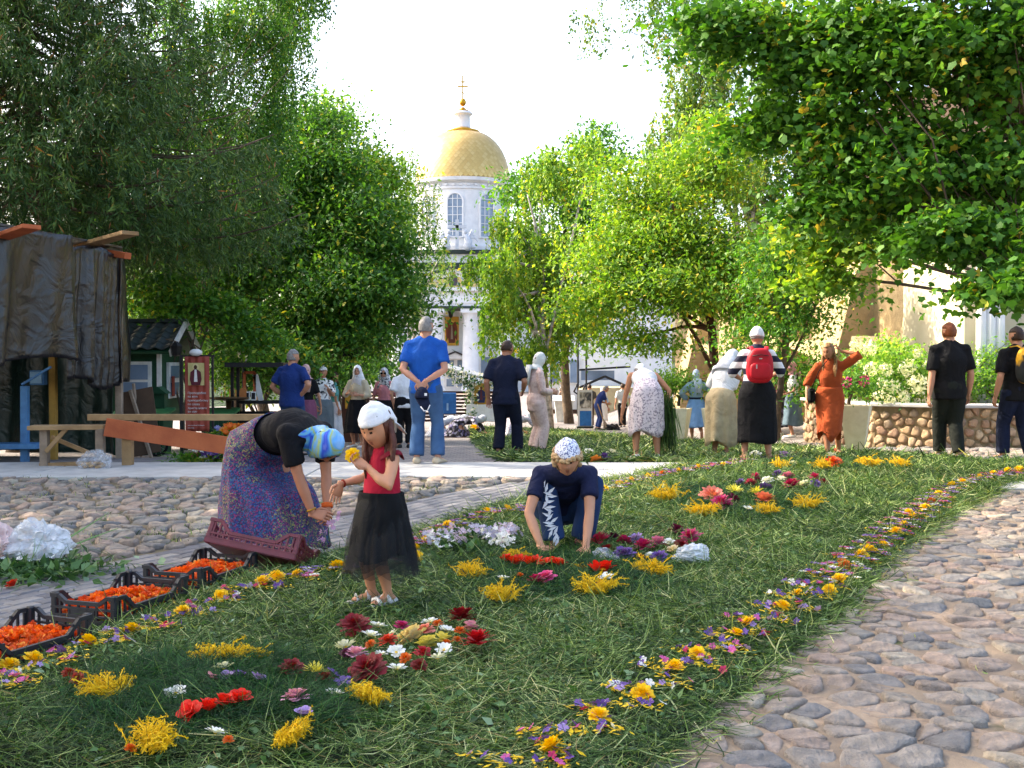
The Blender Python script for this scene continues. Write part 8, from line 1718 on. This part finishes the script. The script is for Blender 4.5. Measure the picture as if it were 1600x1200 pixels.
# things in hands
def sprig(c, col_, n, r_, label, name='phlox_sprig'):
    e = empty(name, c, 0, label, 'flower'); g = Geo(); rg = np.random.default_rng(n)
    for i in range(n):
        q = rg.normal(size=3) * (r_, r_, r_ * 1.3); aa = rg.uniform(0, 6); u = unit(rg.normal(size=(1, 3)))[0]; w = unit(np.cross(u, rg.normal(size=3))[None])[0]
        for k in range(5): t = aa + k * 1.257; g.add([q, q + (u * math.cos(t - .5) + w * math.sin(t - .5)) * .013, q + (u * math.cos(t) + w * math.sin(t)) * .018, q + (u * math.cos(t + .5) + w * math.sin(t + .5)) * .013], [(0, 1, 2, 3)], 0, rg.random())
    obj('blossoms', g, pm(col_), e); obj('stem', Geo().add(*tube([(0, 0, r_), (.01, 0, -r_ * 2.5)], .003, 5)), M_CLOVER, e); return e
def wpos(p, side, ext=.0):
    AP_ = p['lim']['a', side][0]; d = (AP_[4] - AP_[3]).normalized(); return p['root'].matrix_basis @ (AP_[4] + d * ext) if False else (Matrix.Translation(p['root'].location) @ Matrix.Rotation(p['root'].rotation_euler.z, 4, 'Z') @ (AP_[4] + d * ext))
sprig(wpos(w1, 1, .12) + Vector((.05, 0, .03)), hx('d8a0cc'), 22, .035, 'lilac phlox sprig between the fingers of the bending woman')
q = wpos(w2, -1, .10); o = flower('marigold', YEL, q + Vector((-.005, -.035, .0)), .030, 'yellow flower held by the little girl'); o.rotation_euler = (R(70), R(-20), 0)
# bunch of long grass carried by the bent woman
c = wpos(w14, 1, .08); n = 420; rg = np.random.default_rng(8); P = np.column_stack([rg.normal(size=n) * .05, rg.normal(size=n) * .05, rg.uniform(-.1, .25, n)]); D = rg.normal(size=(n, 3)) * (.12, .12, .05) + (.02, 0, -1); V, F, k = strands(P, D, rg.uniform(.3, .62, n), .010, .12, 3, rg.normal(size=(n, 3)), rg)
tag(build('grass_bunch', V, F, M_GRASS, loc=tuple(c + Vector((.03, 0, .05))), attr=np.repeat(rg.uniform(0, .6, n), k)), 'bunch of long green grass hanging from the bent woman’s hand', 'grass bunch')
# bags on and beside the carpet
lump('plastic_bag', 'white plastic bag lying on the carpet right of the purple patch', 'bag', carp(1082, 874, .05), (.115, .09, .075), M_PLASW, 11, .16)
lump('plastic_bag', 'clear crumpled bag beside the crouching woman’s hand', 'bag', carp(942, 878, .04), (.09, .06, .06), M_PLAS, 12, .3)
bgc = G(28, 870)
c = Vector((G(30, 905).x, G(30, 905).y, .0))
bunch('cut_greens', 'heap of cut leaves and stems on the cobbles at the left edge', 'plant heap', c + Vector((-.05, .1, 0)), .42, .26, .12, 30, [hx('c06080'), WHT], 9, .016, 900)
lump('plastic_bag', 'white plastic bag full of petals on the heap of cut greens', 'bag', c + Vector((.02, .22, .17)), (.17, .14, .15), M_PLASW, 13, .28)
lump('plastic_bag', 'pinkish plastic bag cut by the left edge of the frame', 'bag', c + Vector((-.24, .2, .16)), (.16, .14, .12), plastic('pink_film', hx('e0c4c0'), .7), 14, .28)
g = Geo(); 
for a, b in (((60, 885), (168, 828)), ((95, 872), (185, 853)), ((45, 912), (70, 858)), ((40, 895), (150, 868))): g.add(*tube([G(*a) + Vector((0, 0, .05)), G(*a).lerp(G(*b), .5) + Vector((0, 0, .09)), G(*b) + Vector((0, 0, .12))], [(.004, .004), (.012, .003), (.003, .002)], 6))
tag(obj('long_leaves', g, mat('leaf_blade', hx('4c7a34'), hx('35602a'), .6)), 'long gladiolus leaves sticking out of the heap towards the cobbles', 'leaves')
o = flower('gladiolus', hx('c8301c'), G(22, 921) + Vector((0, 0, .02)), .04, 'single red bloom dropped on the pavers at the left edge')
# flower tubs behind the railing
def tub(px, py, Y, w, h, label, cols, seed, bucket=None, n=160):
    c = Vector((at(px, py, Y).x, Y, gz(at(px, py, Y).x, Y) + (h if bucket else 0))); e = bunch('flower_tub' if bucket else 'flower_heap', label, 'flowers', c, w, w * .6, .22, n, cols, seed, .045, 260, M_LEAFM)
    if bucket: obj('bucket', Geo().add(*lathe([(w * .5, -h), (w * .62, 0), (w * .66, .02), (w * .6, .02), (w * .56, -.02)], 18)), bucket, e, True)
    return e
tub(385, 670, 16.2, .30, .28, 'tub of orange flowers behind the railing', [ORA, hx('d89020')], 21, M_BLACK, 220); tub(345, 672, 16.4, .12, .25, 'small tub of lilac blue flowers beside the orange ones', [hx('8c90c4')], 22, M_DARK, 50)
e = empty('bucket', gb(382, 15.2), 0, 'bright lime green bucket behind the bending woman’s skirt', 'bucket'); obj('shell', Geo().add(*lathe([(.09, .0), (.12, .22), (.125, .23), (.11, .22)], 18)), mat('lime_plastic', hx('6ab42c'), None, .4), e, True); obj('handle', Geo().add(*tube([(.12 * math.cos(a), -.02, .22 + .1 * math.sin(a)) for a in np.linspace(0, 3.14, 9)], .004, 5)), M_DARK, e, True)
tub(300, 718, 13.75, .22, 0, 'heap of cut dark greens at the left on the far side of the strip', [hx('b8406c')], 23, None, 20); tub(345, 722, 13.6, .25, 0, 'heap of violet and white flowers on the far side of the strip', [VIO, WHT, hx('3c3ca0')], 24, None, 130); tub(400, 722, 13.7, .2, 0, 'pale leafy heap beside the violet flowers', [WHT, CRM], 25, None, 50)
o = flower('marigold', YEL, Vector(gb(741, 27.2)) + Vector((0, 0, .25)), .10, 'yellow flowers in the hands of the kneeling woman')
